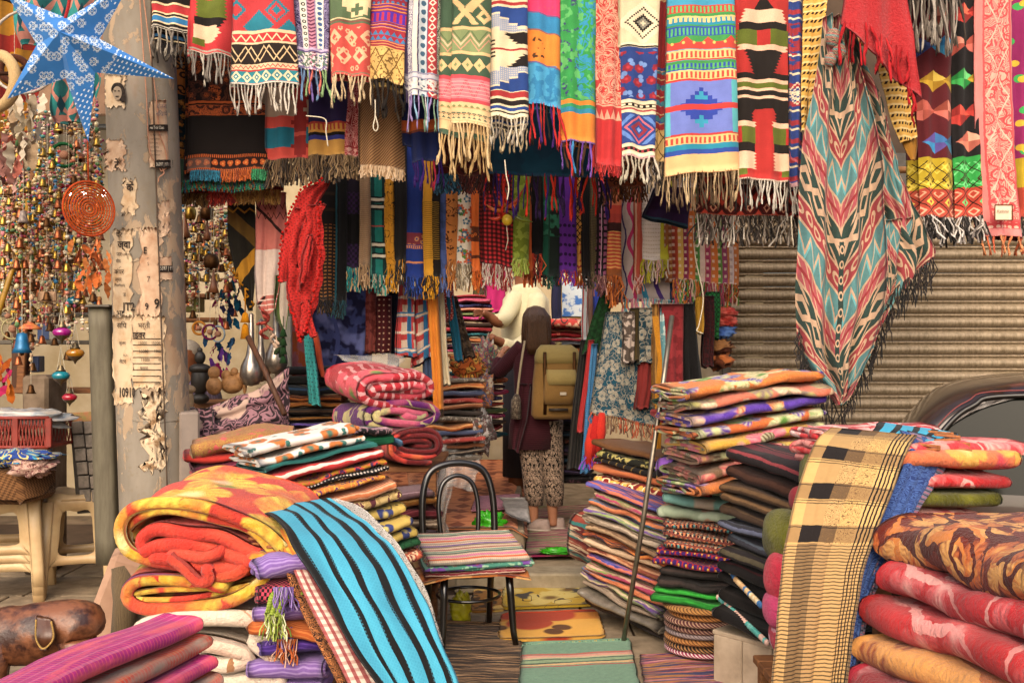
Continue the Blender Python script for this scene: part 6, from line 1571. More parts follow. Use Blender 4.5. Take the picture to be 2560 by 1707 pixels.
# ------------------------------------------------------------------ the big patterned shawl and its neighbours
def chev(p):
 T_,G_,R_,C_ = '#4a7c7e','#1a3834','#8e2a34','#b8977a'
 w = p.v + (p.u - 50).abs() * 1.1 + 24
 k = w.mod(84)
 p.over(G_,(k > 0) * (k < 26));p.over(R_,(k > 28) * (k < 42));p.over(T_,(k > 44) * (k < 66));p.over('#a0464e',(k > 68) * (k < 82))
 s1 = (p.u - 50).abs()
 a = s1.tri(15) * 7 + ((k - 13).abs())
 p.over(C_,(k < 26) * (a > 4) * (a < 8.5));p.over(G_,(k < 26) * (a < 3.2));p.over(C_,(k < 26) * (((s1 * 1.0 + k).mod(15) < 3) * ((k - 13).abs() > 7)))
 b = ((s1.mod(9) - 4.5) * (s1.mod(9) - 4.5) + (k - 35) * (k - 35)).sqrt()
 p.over(C_,(k > 28) * (k < 42) * (b > 2) * (b < 3.8))
 p.over(C_,(k > 44) * (k < 66) * (((k - 55) - (s1.tri(10) - .5) * 14).abs() < 2.0));p.over('#5aa0a4',(k > 44) * (k < 66) * (((k - 58) - (s1.tri(10) - .5) * 14).abs() < 1.4))
 p.over(C_,(k > 68) * (k < 82) * (((s1 + k * .6).mod(7) < 1.4)));p.over('#8c1c28',(k > 68) * (k < 82) * ((k - 75).abs() < 1.2))
 for e in (26,42,66,82): p.over(C_,(k > e) * (k < e + 2))
 p.over('#12302e',p.ru(47,53) * p.rv(150,262));p.over(C_,(((p.u - 50) * (p.u - 50) + (p.v.mod(10) - 5) * (p.v.mod(10) - 5)).sqrt() > 1.6) * (((p.u - 50) * (p.u - 50) + (p.v.mod(10) - 5) * (p.v.mod(10) - 5)).sqrt() < 2.9) * p.rv(150,262));p.over('#7a6c58',(((p.u + p.v).mod(1.2) < .4) * .25))
cvm = mk(chev,'aztec_shawl','#2c6a68',warp=.3,wscale=.5,fuzz=.25)
sw = thing('draped_shawl','big teal, red and green patterned shawl hanging in folds before the shutter','shawl',tuple(P(2090,1000,4.8)))
drape('cloth',[(2062,40,4.8),(2050,170,4.8),(2016,330,4.78),(2004,480,4.78),(1999,640,4.76),(1996,800,4.76),(2012,900,4.76),(2070,975,4.76),(2086,1010,4.76)],
   [(2112,40,4.8),(2150,180,4.8),(2190,340,4.78),(2205,500,4.76),(2210,640,4.74),(2200,760,4.74),(2170,870,4.74),(2130,960,4.75),(2100,1010,4.76)],cvm,sw,60,48,.006,.042,2.3,4,(1.0,2.6),0,.006)
drape('fold',[(2108,60,4.84),(2150,230,4.84),(2172,420,4.84),(2180,600,4.84),(2184,740,4.84),(2160,880,4.84)],
   [(2124,60,4.86),(2196,220,4.86),(2250,420,4.86),(2296,540,4.86),(2334,640,4.86),(2240,720,4.86)],cvm,sw,44,30,.006,.045,1.8,5,(.72,2.1),0,.008)
drape('fold',[(2180,560,4.8),(2186,700,4.8),(2176,800,4.8)],[(2286,540,4.84),(2250,690,4.84),(2196,840,4.82)],cvm,sw,24,20,.006,.02,1.5,6,(.7,1.4),0,.006)
def line_fr(par,pts,Y,L,cols,n,w=.006,seed=1,sp=.12):
 brush_fringe(par,[P(a,b,Y) for a,b in pts],L,w,cols,seed,n,sp,knot=False)
line_fr(sw,[(1998,820),(2010,900),(2040,945),(2086,1008)],4.75,.17,['#1c1614','#2c221e','#12100e'],46,.006,3)
line_fr(sw,[(2100,1008),(2140,945),(2175,870),(2190,830)],4.74,.15,['#1c1614','#2c221e','#12100e'],40,.006,4)
line_fr(sw,[(2196,830),(2240,720),(2290,680),(2334,642)],4.82,.16,['#1c1614','#2c221e','#12100e'],60,.006,5)
kn = sw
crumple_m = cvm
V = MB()
for k,(px,py,r_) in enumerate(((2084,96,.04),(2098,130,.035),(2076,150,.03))): V.ball(P(px,py,4.76),(r_,r_ * .8,r_ * 1.2),12,8)
V.build('knot',cvm,sw)
rc_ = thing('draped_shawl','plain red wool shawl with red tassels thrown over the big patterned shawl','shawl',tuple(P(2200,150,4.7)))
drape('cloth',[(2122,-70,4.72),(2114,0,4.71),(2104,60,4.7)],[(2262,-70,4.76),(2282,90,4.74),(2300,250,4.72)],plush('red_wool','#b01c22').done(),rc_,30,24,.008,.018,1.2,3,None,0,.005)
rope_fringe(rc_,[tuple(P(2112 + 13 * k,62 + max(0,k - 4) * 9,4.69)) for k in range(13)],.17,.026,['#b8242a','#9c181e','#c83034'],5)
rope_fringe(rc_,[tuple(P(2272 + 3 * k,190 + 18 * k,4.71)) for k in range(5)],.1,.02,['#b8242a','#9c181e'],6)
yw_ = Pat('yellow_dash_weave','#cfa048',warp=.3,fuzz=.2);yw_.over('#2c1c10',(yw_.v.mod(4.2) < 1.5) * (((yw_.u + yw_.v * .5).mod(2.0)) < 1.1));yw_.over('#e0c080',(yw_.v.mod(4.2) > 3.2));yw_ = yw_.done()
s_ = thing('draped_scarf','yellow scarf woven with rows of black dashes under the red shawl','scarf',tuple(P(2270,380,4.9)))
drape('cloth',[(2180,60,4.92),(2205,200,4.92),(2232,300,4.92),(2252,356,4.92)],[(2262,60,4.96),(2274,200,4.95),(2286,300,4.94),(2292,346,4.93)],yw_,s_,24,16,.006,.012,1.2,3)
drape('fold',[(2246,330,4.95),(2262,372,4.95),(2280,400,4.95)],[(2290,330,4.96),(2292,360,4.96),(2288,402,4.96)],solidmat('#9c6a1c'),s_,10,8,.006,.006,1,4)
s_ = thing('draped_scarf','yellow openwork scarf hanging left of the big patterned shawl','scarf',tuple(P(2030,330,4.95)))
drape('cloth',[(2008,-70,4.94),(2008,80,4.94),(2006,200,4.95),(2004,330,4.97)],[(2078,-70,4.9),(2060,60,4.88),(2048,180,4.92),(2024,330,4.97)],yw_,s_,30,14,.006,.014,1.5,7)
cr = Pat('red_crochet','#b0120a',warp=.3,fuzz=.25,weave=1.0);cr.dots('#7a0c06',1.5,1.5,.36,stag=True);cr.bdist = .012;crm = cr.done()
rs_ = thing('crochet_shawl','bright red crocheted shawl with ruffled edge hanging by the trinket shop','shawl',tuple(P(755,850,5.4)))
drape('cloth',[(806,452,5.4),(752,482,5.38),(716,560,5.36),(704,640,5.36),(704,706,5.37)],[(822,454,5.42),(806,490,5.42),(770,560,5.38),(745,640,5.36),(722,700,5.36)],crm,rs_,34,14,.012,.02,1.0,3,None,0,.01)
drape('cloth',[(745,520,5.36),(726,640,5.34),(722,740,5.34),(740,800,5.36),(752,850,5.38)],[(812,510,5.4),(806,590,5.38),(810,660,5.38),(786,760,5.38),(768,830,5.38)],crm,rs_,40,20,.012,.03,2.2,5,None,0,.014)
drape('cloth',[(770,590,5.32),(752,660,5.31),(742,730,5.32)],[(782,585,5.34),(780,630,5.3),(765,690,5.32)],crm,rs_,18,10,.012,.015,1.5,6,None,0,.01)
drape('tail',[(750,760,5.36),(760,810,5.36),(780,842,5.36)],[(772,750,5.36),(780,800,5.36),(792,838,5.36)],crm,rs_,14,8,.012,.012,1.5,7)
mb = MB()
for pts in ([(806,450),(752,480),(716,560),(702,640),(702,706)],[(800,510),(798,590),(802,660),(780,760),(768,832)],[(722,740),(738,800),(752,852)]):
 c = catmull([tuple(P(a,b,5.35)) for a,b in pts],40)
 for q in c: mb.ball(q + np.array([R.uniform(-.008,.008),-.012,R.uniform(-.008,.008)]),.008,5,4)
mb.build('ruffle',yarn('#b0120a'),rs_)['kind'] = 'stuff'
kf = Pat('black_gold_keffiyeh','#1c1810',warp=.3);kf.over('#a8740f',((kf.u + kf.v * .8 - 42).abs() < 4));kf.over('#6c4c14',((kf.v * .8 - kf.u - 10).abs() < 4) * .7);kf.zig('#a8740f',6,5,2.5,1.2);kf.zig('#a8740f',11,5,2.5,1.2);kf = kf.done()
k1 = thing('keffiyeh','black and gold checked keffiyeh scarf with golden tassels','scarf',tuple(P(620,770,5.75)))
drape('cloth',[(566,480,5.75),(570,600,5.75),(590,690,5.75),(624,776,5.75)],[(636,480,5.78),(638,600,5.78),(638,690,5.78),(634,776,5.76)],kf,k1,34,14,.005,.016,1.2,3)
rope_fringe(k1,[tuple(P(578 + 7.2 * k,655 + 14 * k,5.73)) for k in range(8)],.035,.026,['#c8860f','#b0700c'],8)
kp = Pat('rose_white_keffiyeh','#b8665c',warp=.3);kp.over('#2c1a18',((kp.u + kp.v * .9 - 50).abs() < 1.0));kp.over('#2c1a18',((kp.u + kp.v * .9 - 60).abs() < 1.0));kp.over('#d8c4b4',((kp.u + kp.v * .9 - 55).abs() < 3.4));kp.over('#2c1a18',((kp.v * .9 - kp.u - 8).abs() < 1.0));kp.h('#cab4a8',34,60,u=(0,14));kp.hrep('#d8c4b4',3,.8,v=(58,70));kp.zig('#3c1814',8,3,4,1.0);kp.zig('#3c1814',14,3,4,1.0);kp = kp.done()
k2 = thing('keffiyeh','rose and white keffiyeh scarf with black lines and pink tassels','scarf',tuple(P(680,850,5.7)))
drape('cloth',[(640,480,5.72),(640,620,5.72),(640,730,5.72),(662,800,5.72)],[(716,480,5.76),(712,600,5.74),(700,700,5.74),(688,770,5.72)],kp,k2,34,14,.005,.02,1.6,5)
drape('fold',[(690,690,5.74),(686,780,5.74),(706,820,5.74)],[(722,680,5.78),(722,760,5.78),(716,822,5.76)],stripemat('#b8a898',('#4c6030',0,2.4),period=7,axis='u'),k2,18,8,.005,.014,1.5,6)
rope_fringe(k2,[tuple(P(654 + 5 * k,772 + 16 * k,5.7)) for k in range(4)],.06,.05,['#c86050','#b04a40'],9)
rope_fringe(k2,[tuple(P(676 + 9 * k,826 + 10 * k,5.7)) for k in range(4)],.08,.05,['#d8b8a0','#2c3c24'],10)
gt = thing('tassel','golden yellow thread tassel hanging above the wooden stick','tassel',tuple(P(612,830,5.6)))
for py,L in ((780,.06),(808,.09)):
 MB().lathe([(.004,0),(.016,-.01),(.02,-.03),(.028,-L),(.001,-L)],P(613,py,5.6),12).build('skirt',yarn('#c07c10'),gt)
MB().tube([P(613,720,5.6),P(613,780,5.6)],.004,5).build('cord',yarn('#c07c10'),gt)
gg = thing('tassel','dark green three tier thread tassel beside the white post','tassel',tuple(P(708,900,5.6)))
for k in range(4): MB().lathe([(.003,0),(.012,-.012),(.024,-.05),(.001,-.05)],P(708,820 + k * 22,5.6),10).build('skirt',yarn('#1c3a1c'),gg)
MB().tube([P(708,790,5.6),P(708,900,5.6)],.003,5).build('cord',yarn('#1c3a1c'),gg)
# ------------------------------------------------------------------ cloths inside the shop mouth
G4 = 'cloths hanging inside the shop mouth'
def s4(label,x0,x1,yt,hem,fn,base,Y=6.45,fr=None,xt=None,**k):
 k.setdefault('back',(-.1,4))
 scarf(label,x0,x1,hem,hem + k.pop('sl',0),Y,mk(fn,'shop_cloth',base,fuzz=.2),fr,xt,yt,group=G4,nf=10,nr=20,rip=k.pop('rip',.016),bulge=.02,**k)
def td(p): p.blob('#1c1c40',.03,.5,1,soft=.03);p.blob('#6a70a8',.02,.58,4,soft=.06);p.wave('#3c4478',60,8,200,10)
s4('indigo and pale blue tie dyed cloth behind the blanket rolls',778,925,640,960,td,'#3c4478',6.5,rip=.035,k=1.6)
s4('rust batik strip hanging beside the white post',728,770,700,950,lambda p: p.blob('#8c5058',.03,.5,1),'#94441c',6.3)
s4('turquoise dotted strip of cloth hanging before the dark shawls',772,800,830,1008,lambda p: p.dots('#0f2c30',8,10,1.6,stag=True),'#2f8a88',5.75,xt=(758,776),sl=6)
s4('black sequin strip with an orange border beside the crochet shawl',780,812,830,930,lambda p: p.vst('#b8441c',20,34),'#181012',5.9,xt=(760,790),sl=12)
s4('maroon beaded purse strap cloth behind the blanket rolls',942,976,740,880,lambda p: p.dots('#c8a080',12,14,2),'#4c1418',6.4)
s4('dusty rose strip of cloth left of the maroon one',914,938,720,880,lambda p: p.blob('#8c4038',.05,.5,1),'#6c2a24',6.42)
def pl(p): p.vrep('#b83434',34,13);p.hrep('#a83434',44,14);p.vrep('#2a6c9c',50,12,20);p.hrep('#3c7ca8',90,12,30);p.hrep('#d8c4b0',44,6,8)
s4('red, white and blue plaid scarf at the left of the shop mouth',990,1040,700,890,pl,'#c8b4a0',6.3,rip=.03,k=2,xt=(1000,1030))
s4('second red, white and blue plaid scarf, longer and further right',1030,1078,700,920,pl,'#c0a898',6.35,xt=(1040,1066),rip=.03,k=2,sl=-30)
s4('navy scarf in the dark gap by the plaid scarves',968,994,730,920,nop,'#16182c',6.5)
s4('slate blue denim coloured scarf behind the orange roll',1058,1082,700,960,nop,'#3c4c6c',6.4)
s4('long orange tie dyed scarf leaning in the shop mouth',1086,1108,690,1024,lambda p: p.zig('#e0a040',0,20,12,3) or p.hrep('#d8942c',18,3),'#c87410',6.15,xt=(1066,1090),fr=bf(20,20,['#241810','#4c3018']))
s4('cream scarf right beside the long orange one',1106,1124,690,960,nop,'#c8b898',6.25,xt=(1092,1104))
s4('coral lace scarf hanging behind the cream one',1118,1136,690,800,lambda p: p.dots('#d8a898',5,6,1.4,stag=True),'#a83028',6.5,xt=(1100,1130))
s4('teal blue scarf twisted to a point',1140,1158,740,900,nop,'#14607c',6.5,xt=(1112,1132))
s4('dark olive scarf leaning beside the teal one',1160,1186,740,890,lambda p: p.blob('#5c4838',.06,.5,1),'#2c2018',6.6,xt=(1124,1140))
def pj(p): p.flower('#8f8878',.03,2,.44,'#0f3c4c',1,lob=.75);p.orn('#8f8878',.06,.3,.38,3);p.swirl('#746c60',.05,.2,.2,5)
s4('teal paisley jacket shawl hanging at the right of the aisle',1478,1640,780,1030,pj,'#0f3c4c',5.75,xt=(1520,1600),fr=bf(40,70,['#5c3c2c','#8c6c4c','#a84c2c']),rip=.03,sl=34,back=(-.02,6))
s4('bottle green velvet coat edge left of the paisley jacket',1460,1500,720,880,lambda p: p.blob('#16401c',.1,.5,1),'#0f2c12',6.1,xt=(1510,1540))
s4('blue chenille strip at the aisle edge',1455,1476,860,1180,lambda p: p.hrep('#2c5c84',5,2),'#3c74a0',5.95,xt=(1480,1496))
s4('red crocheted strip at the aisle edge',1446,1460,850,1080,nop,'#9c1c1c',6.0,xt=(1474,1486))
s4('black knitted strips hanging at the aisle edge',1420,1450,850,1170,lambda p: p.vrep('#2c2824',8,3),'#131110',6.2,xt=(1456,1480))
pom = thing('pompom_fringe','bunch of red and violet woollen pompom tassels beside the paisley jacket','tassel',tuple(P(1490,1160,5.8)))
for k,(px,py,c) in enumerate(((1492,1060,'#a8201c'),(1506,1052,'#b82c20'),(1482,1080,'#c03020'))): MB().tube([P(px,py - 20,5.75),P(px - 6,py + 30,5.73),P(px - 12,py + 80,5.72)],[.02,.035,.02],8).build('tassel',yarn(c),pom)
brush_fringe(pom,[P(1464,1130,5.72),P(1505,1126,5.72)],.09,.008,['#5c2080','#7038a0','#a8201c','#3c5c8c'],4,70,.5)
s4('grey and white camouflage print scarf on the paisley jacket',1560,1586,780,905,lambda p: p.blob('#4c4038',.06,.5,3),'#a8988c',5.66)
s4('olive brown shawl behind the camouflage scarf',1580,1602,770,900,nop,'#3c3014',5.7)
s4('dark paisley shawl with rust lining right of the teal jacket',1600,1640,770,905,pj,'#10303c',5.68)
s4('rust red lining hanging below the dark paisley shawl',1590,1622,880,1020,nop,'#6c1c18',5.7,xt=(1606,1636))
s4('golden brown satin strip by the steel rod',1634,1652,760,1010,lambda p: p.vrep('#6c4818',9,4),'#946828',5.62)
s4('pale aqua batik scarf tip hanging by the steel rod',1650,1680,770,1030,lambda p: p.blob('#a8b8b0',.05,.58,2),'#5c8c90',5.58,xt=(1654,1668))
s4('wine red velvet scarf hanging in a long point',1668,1706,760,980,lambda p: p.blob('#7c2024',.04,.5,2),'#641418',5.56,xt=(1656,1710))
s4('black chiffon scarf right of the wine red velvet',1704,1756,760,955,nop,'#0f0d0e',5.62,xt=(1706,1736))
s4('mustard gauze strip with the white cord',1746,1762,740,830,nop,'#946c10',5.6)
s4('dark maroon fringed shawl edge by the shutter',1760,1786,740,915,lambda p: p.blob('#3c0c10',.2,.5,1),'#240c10',5.7)
s4('green and black net scarf beside the shutter',1770,1800,730,845,lambda p: p.lat('#0f1810',10,12,.8,1.2),'#1c6c34',5.8)
for i,(lb,py,c,c2,sz) in enumerate((('coral ruffled cloth bunch at the top beside the shutter',782,'#c83c30','#d86050',.035),('coral cloth bunch second from the top beside the shutter',806,'#b83428','#d86050',.03),('light blue crumpled cloth bunch beside the shutter',830,'#3c60a8','#5c84c8',.038),('brown leaf print cloth bunch beside the shutter',868,'#4c2414','#a87444',.045),('brown and orange leopard cloth bunch lowest beside the shutter',902,'#5c2c14','#b8642c',.045))):
 crumple(lb,1810 - i * 3,py,5.95,.078,.06,sz,Pat('bunch_cloth',c).blob(c2,.1,.5,i).done(),70 + i,'cloth_bunch','cloth','cloth bunches beside the shutter',.5)
# ------------------------------------------------------------------ shop interior: shelves of folded cloth
ORD2 = ['first','second','third','fourth','fifth','sixth','seventh','eighth','ninth','tenth','eleventh','twelfth','thirteenth','fourteenth']
def pile(prefix,px,py,Y,w,d,n,h,yaw,seed,grp,cols,roll=0):
 r_ = random.Random(seed)
 it = []
 for i in range(n):
  a,b,nm = cols[i % len(cols)]
  it.append(('%s cloth, %s from the bottom of the %s' % (nm,ORD2[i],prefix),stripemat(a,(b,.4,1.1),period=r_.choice((1.8,2.6,3.4))) if i % 3 else ornmat(a,b,a,s=.18,seed=i),h * r_.uniform(.85,1.15)))
 return stack(TM(P(px,py,Y),yaw,roll),it,w,d,grp,'folded cloth','folded_cloth',.015,5,None,.007,seed,turns=1.5,nx=9)
PC = [('#a83050','#d06880','rose'),('#34202c','#6c4050','dark plum'),('#b05428','#d08850','orange'),('#1c4c54','#3c8088','teal'),('#8c1c24','#b84850','crimson'),('#3c2c24','#7c5c44','brown'),('#c03070','#e070a0','magenta'),('#4c5c34','#8c9c60','moss green'),('#a83828','#e0a080','brick red'),('#2c2c54','#5c5c94','indigo')]
pile('back left shelf pile',1160,880,8.6,.44,.34,11,.047,14,31,'cloth on the back left shelf',PC)
pile('top left shelf pile',1168,792,9.0,.34,.3,6,.035,10,32,'cloth on the top left shelf',PC[::-1])
pile('bagged pile by the platform',1092,1150,6.7,.5,.42,13,.044,38,33,'bagged cloth along the platform',[('#6c6054','#a89c8c','grey film wrapped'),('#3c3430','#8c7c6c','dark wrapped'),('#8c5434','#c08c64','tan wrapped'),('#a83c34','#d08070','red wrapped'),('#4c5470','#8c94b0','blue wrapped'),('#b8642c','#e0a060','orange wrapped')])
pile('aisle pile by the platform',1172,1092,7.7,.36,.5,11,.05,60,36,'cloth along the aisle',PC[3:] + PC[:3])
pile('shelf pile right of the aisle',1420,918,8.4,.46,.36,10,.042,-12,34,'cloth on the right shelf',[('#a82028','#e07860','red'),('#b84848','#e0b090','coral'),('#5c1418','#a84040','dark red'),('#b8682c','#d8a870','amber'),('#34343c','#6c747c','grey'),('#8c1c2c','#d8a0a0','wine')])
pile('low dark pile right of the aisle',1412,1200,7.6,.4,.34,11,.05,-14,35,'dark cloth low on the right',[('#1c1414','#54343c','black'),('#241c2c','#4c3c5c','dark violet'),('#2c1814','#6c3828','dark brown'),('#141c24','#2c4454','dark blue')])
fold('coral and cream printed quilt on top of the right shelf pile',TM(P(1418,822,8.3),-10),.5,.36,.09,ornmat('#b83830','#e0b090','#3c2c2c',s=.1),2,None,'quilt','folded_quilt',None,76,.01)
crumple('orange patterned cloth heaped on the bagged pile',1168,915,6.9,.12,.1,.09,ornmat('#c8601c','#d8a040','#3c2c18',s=.15),77,'cloth_heap','cloth')
crumple('red bandana cloth heaped below the orange one',1130,960,6.8,.1,.1,.05,ornmat('#a82c28','#d8b090','#5c1818',s=.2),78,'cloth_heap','cloth')
crumple('patchwork cloth bundle in plastic beside the aisle',1200,975,7.0,.1,.14,.14,ornmat('#8c5c44','#3c5c8c','#c87840','#c8b498',s=.22),79,'cloth_heap','cloth')
crumple('mixed cloth bundle in plastic further along the aisle',1215,905,7.6,.09,.16,.16,ornmat('#6c4458','#3c7c60','#b86848','#a8a08c',s=.25),80,'cloth_heap','cloth')
crumple('glinting heap of plastic bagged scarves at the platform edge',1195,1075,6.9,.1,.22,.17,ornmat('#5c5048','#a89c94','#7c4c4c','#c8c0b8',s=.25),81,'cloth_heap','cloth')
for i,(L_,R_) in enumerate((([(1090,1080,6.5),(1080,1160,6.35),(1075,1210,6.3)],[(1200,1100,6.9),(1195,1180,6.6),(1190,1230,6.5)]),([(1040,1040,6.4),(1040,1110,6.3),(1035,1160,6.25)],[(1120,1050,6.6),(1115,1120,6.45),(1110,1180,6.4)]))):
 w_ = thing('plastic_wrapping',['clear plastic film over the bagged pile by the platform','crinkled plastic film beside the maroon blanket roll'][i],'plastic wrap',tuple(P(1100,1200,6.5)))
 drape('film',L_,R_,M_plastic,w_,26,26,.0015,.03,4,17 + i,lump=.03)
pc = thing('framed_picture','yellow framed blue and white picture on the back wall','picture',tuple(P(1435,760,9.6)))
MB().box(P(1432,752,9.6),(.34,.03,.44),0,.01).build('frame',plain('yellow_frame','#c8a44c',.5),pc,False)
MB().box(P(1436,748,9.57),(.24,.012,.34),0,.004).build('print',plain('blue_print','#c8d0d4',.5,0,.1,9,0,.3,'#3c6cb0',thr=(.5,.56)),pc,False)
for i,(px,py,Y,w_,l) in enumerate(((1165,800,9.05,.5,'upper left wooden shelf board inside the shop'),(1158,888,8.62,.6,'lower left wooden shelf board inside the shop'),(1420,926,8.42,.6,'right wooden shelf board inside the shop'))):
 tag(MB().box(P(px,py,Y),(w_,.4,.025),math.radians(12 if i < 2 else -10),.004).build('shelf_board',M_wood,None,False),l,'shelf')
s4('magenta shawl hanging on the back wall',1216,1262,640,780,nop,'#b01460',9.4)
s4('dark olive shawl on the back wall left of the magenta one',1186,1218,640,800,nop,'#4c4420',9.5)
s4('long navy scarf hanging left of the framed picture',1382,1404,640,800,nop,'#20203c',9.2)
s4('grey and red plaid scarf hanging right of the picture',1458,1476,640,850,lambda p: p.vrep('#a83030',9,2) or p.hrep('#7c8c94',14,6),'#9ca0a0',8.0)
s4('brown scarf right of the grey plaid one',1474,1492,640,840,nop,'#6c4c40',7.9)
s4('cobalt blue scarf in the dark corner of the shop',1486,1510,700,840,nop,'#20348c',7.6)
cc_ = thing('chilli_lemon_charm','string of orange and green chillies with a yellow lemon','charm',tuple(P(1266,545,5.6)))
MB().tube([P(1264,470,5.6),P(1270,500,5.6),P(1262,530,5.6),P(1266,560,5.6),P(1270,600,5.6),P(1264,626,5.6)],.0025,5).build('string',M_string,cc_)
MB().ball(P(1268,550,5.58),(.03,.03,.033),14,10).build('lemon',plain('lemon','#d8b428',.4,0,.1,60,.1),cc_)
for k,(a,b,c,d_,col) in enumerate(((1262,524,1216,512,'#d8701c'),(1270,520,1310,470,'#d04a14'),(1264,532,1222,546,'#c83c14'),(1272,528,1332,555,'#6c7a1c'),(1268,514,1236,492,'#d88420'),(1272,516,1300,500,'#d86418'))):
 MB().tube(catmull([tuple(P(a,b,5.6)),tuple(P((a + c) / 2,(b + d_) / 2 + 8,5.58)),tuple(P(c,d_,5.6))],9),[.006,.012,.013,.0125,.012,.01,.008,.005,.002],7).build('chilli',plain('chilli',col,.3,0,.1,40,.05),cc_)
for i,(lb,pts,Y) in enumerate((('white cord hanging down to a bent end near the shutter',[(1732,540),(1738,640),(1758,740),(1748,810),(1742,826),(1758,834)],5.4),('loop of white cord hanging before the tan shawl',[(938,250),(938,290),(933,318),(940,328),(945,316),(939,292)],4.85),('thin white thread dangling from the shawls at the left',[(765,290),(812,298),(815,330),(820,366)],4.88),('white cord swaying above the chilli charm',[(1262,400),(1266,440),(1272,470),(1268,500)],4.86),('thin white thread under the red hourglass shawl',[(1978,540),(1980,580),(1984,615)],4.9))):
 tag(MB().tube(catmull([tuple(P(a,b,Y)) for a,b in pts],24),.0032,5).build('white_twine',M_string),lb,'cord')
# ------------------------------------------------------------------ concrete pole with torn bills
PY = 5.0
def pole_c(py): return 353 + max(-3,(py - 200) * .036)
RP = 88.0
pm_ = bpy.data.materials.new('pole_concrete');pm_.use_nodes = True
nt = E.nt = pm_.node_tree;bs = nt.nodes['Principled BSDF'];bs.inputs['Roughness'].default_value = .85
tc = nt.nodes.new('ShaderNodeTexCoord')
def nz(sc,det=4,st=(1,1,1),dist=0.0):
 mp = nt.nodes.new('ShaderNodeMapping');mp.inputs['Scale'].default_value = st;nt.links.new(tc.outputs['Object'],mp.inputs[0])
 n = nt.nodes.new('ShaderNodeTexNoise');n.inputs['Scale'].default_value = sc;n.inputs['Detail'].default_value = det;n.inputs['Roughness'].default_value = .62;n.inputs['Distortion'].default_value = dist
 nt.links.new(mp.outputs[0],n.inputs['Vector']);return E(n.outputs[0])
def mixc(a,b,m_):
 x = nt.nodes.new('ShaderNodeMix');x.data_type = 'RGBA'
 nt.links.new(m_.v,x.inputs[0])
 for i,q in ((6,a),(7,b)):
  if isinstance(q,bpy.types.NodeSocket): nt.links.new(q,x.inputs[i])
  else: x.inputs[i].default_value = q
 return x.outputs[2]
c_ = mixc(hx('#94897a'),hx('#72685a'),ss(nz(3,5,(1,1,.35)),.38,.66))
c_ = mixc(c_,hx('#7d6c54'),ss(nz(30,3),.55,.75) * .6)
sep = nt.nodes.new('ShaderNodeSeparateXYZ');nt.links.new(tc.outputs['Object'],sep.inputs[0])
zz = E(sep.outputs[2])
paper = ss(nz(11,6,(1,1,.55),.5) + ss(zz,2.5,1.9) * .1 - ss(zz,1.2,.9) * .12,.585,.6)
c_ = mixc(c_,hx('#a58c70'),paper * .9);c_ = mixc(c_,hx('#bda283'),ss(nz(11,5,(1,1,.5),.3),.6,.61) * paper)
c_ = mixc(c_,hx('#8c5c34'),ss(nz(5,4,(1,1,.3)),.62,.75) * .4)
nt.links.new(c_,bs.inputs['Base Color'])
bp = nt.nodes.new('ShaderNodeBump');bp.inputs['Strength'].default_value = .5;bp.inputs['Distance'].default_value = .01
nt.links.new((paper * .5 + nz(40,4) * .3).v,bp.inputs['Height']);nt.links.new(bp.outputs[0],bs.inputs['Normal'])
pole = thing('street_pole','thick weathered concrete pole covered in torn paper bills','pole',tuple(P(395,1600,PY)))
rg = []
for py in np.linspace(-140,1740,40):
 c = P(pole_c(py),py,PY + .18);rg.append(((c.x,c.y,c.z),RP / F * PY * (1 + .03 * (py - 600) / 1000),RP / F * PY))
mb = MB().loft(rg,40,.93);mb.build('shaft',pm_,pole)
for px0 in (28,-62):
 MB().tube([P(pole_c(py) + px0,py,PY + .182 - RP / F * PY * math.sqrt(1 - (px0 / RP) ** 2)) for py in np.linspace(-100,1700,20)],.004,5).build('mould_seam',M_plaster_d,pole)
def on_pole(px,py,off=.003):
 c = P(pole_c(py),py,PY + .18)
 rx,ry = RP / F * PY * (1 + .03 * (py - 600) / 1000),RP / F * PY
 yy = PY + .05
 for _ in range(5):
  f = max(-.99,min(.99,((px - CX) / F * yy - c.x) / rx))
  k = abs(f) ** (1 / .93)
  yy = PY + .18 - ry * math.sqrt(1 - k * k) ** .93
 return P(px,py,yy - off)
def bill(name,x0,x1,y0,y1,mat,label=None,torn=6,off=.004,seed=0,par=None,curl=0.0):
 n,m_ = 16,14
 r_ = np.random.RandomState(seed)
 V = np.zeros((n,m_,3))
 jl,jr = r_.uniform(-torn,torn,n),r_.uniform(-torn,torn,n)
 jt,jb = r_.uniform(-torn,torn,m_),r_.uniform(-torn,torn,m_)
 for i in range(n):
  for j in range(m_):
   a,b = i / (n - 1),j / (m_ - 1)
   x = x0 + jl[i] + (x1 + jr[i] - x0 - jl[i]) * b;y_ = y0 + jt[j] + (y1 + jb[j] - y0 - jt[j]) * a
   V[i,j] = on_pole(x,y_,off + curl * max(0,a - .7) * b + .0015 * math.sin(i * 3 + j * 2))
 UV = np.stack(np.meshgrid(np.linspace(0,(y1 - y0) / 100,n),np.linspace(0,(x1 - x0) / 100,m_),indexing='ij'),-1)
 o = sheet(name,V,.001,mat,UV,par or pole)
 if label: tag(o,label)
 return o
def papermat(c,c2,thr=(.45,.75)): return plain('old_paper',c,.85,0,.1,14,.2,.2,c2,thr=thr)
pA,pB,pC_ = papermat('#cdb494','#b08a62'),papermat('#c9a98c','#a87c5c'),papermat('#d0b898','#8c6c4c',(.5,.6))
b_up = bill('paper_bill',264,314,188,268,pA,'torn bill with a small black and white portrait',5,.006,2)
b_free = bill('paper_bill',372,428,252,420,pB,'hanging bill with class advert lettering',5,.012,3,curl=.02)
b_t = bill('paper_bill',262,312,350,426,pB,None,6,.004,4)
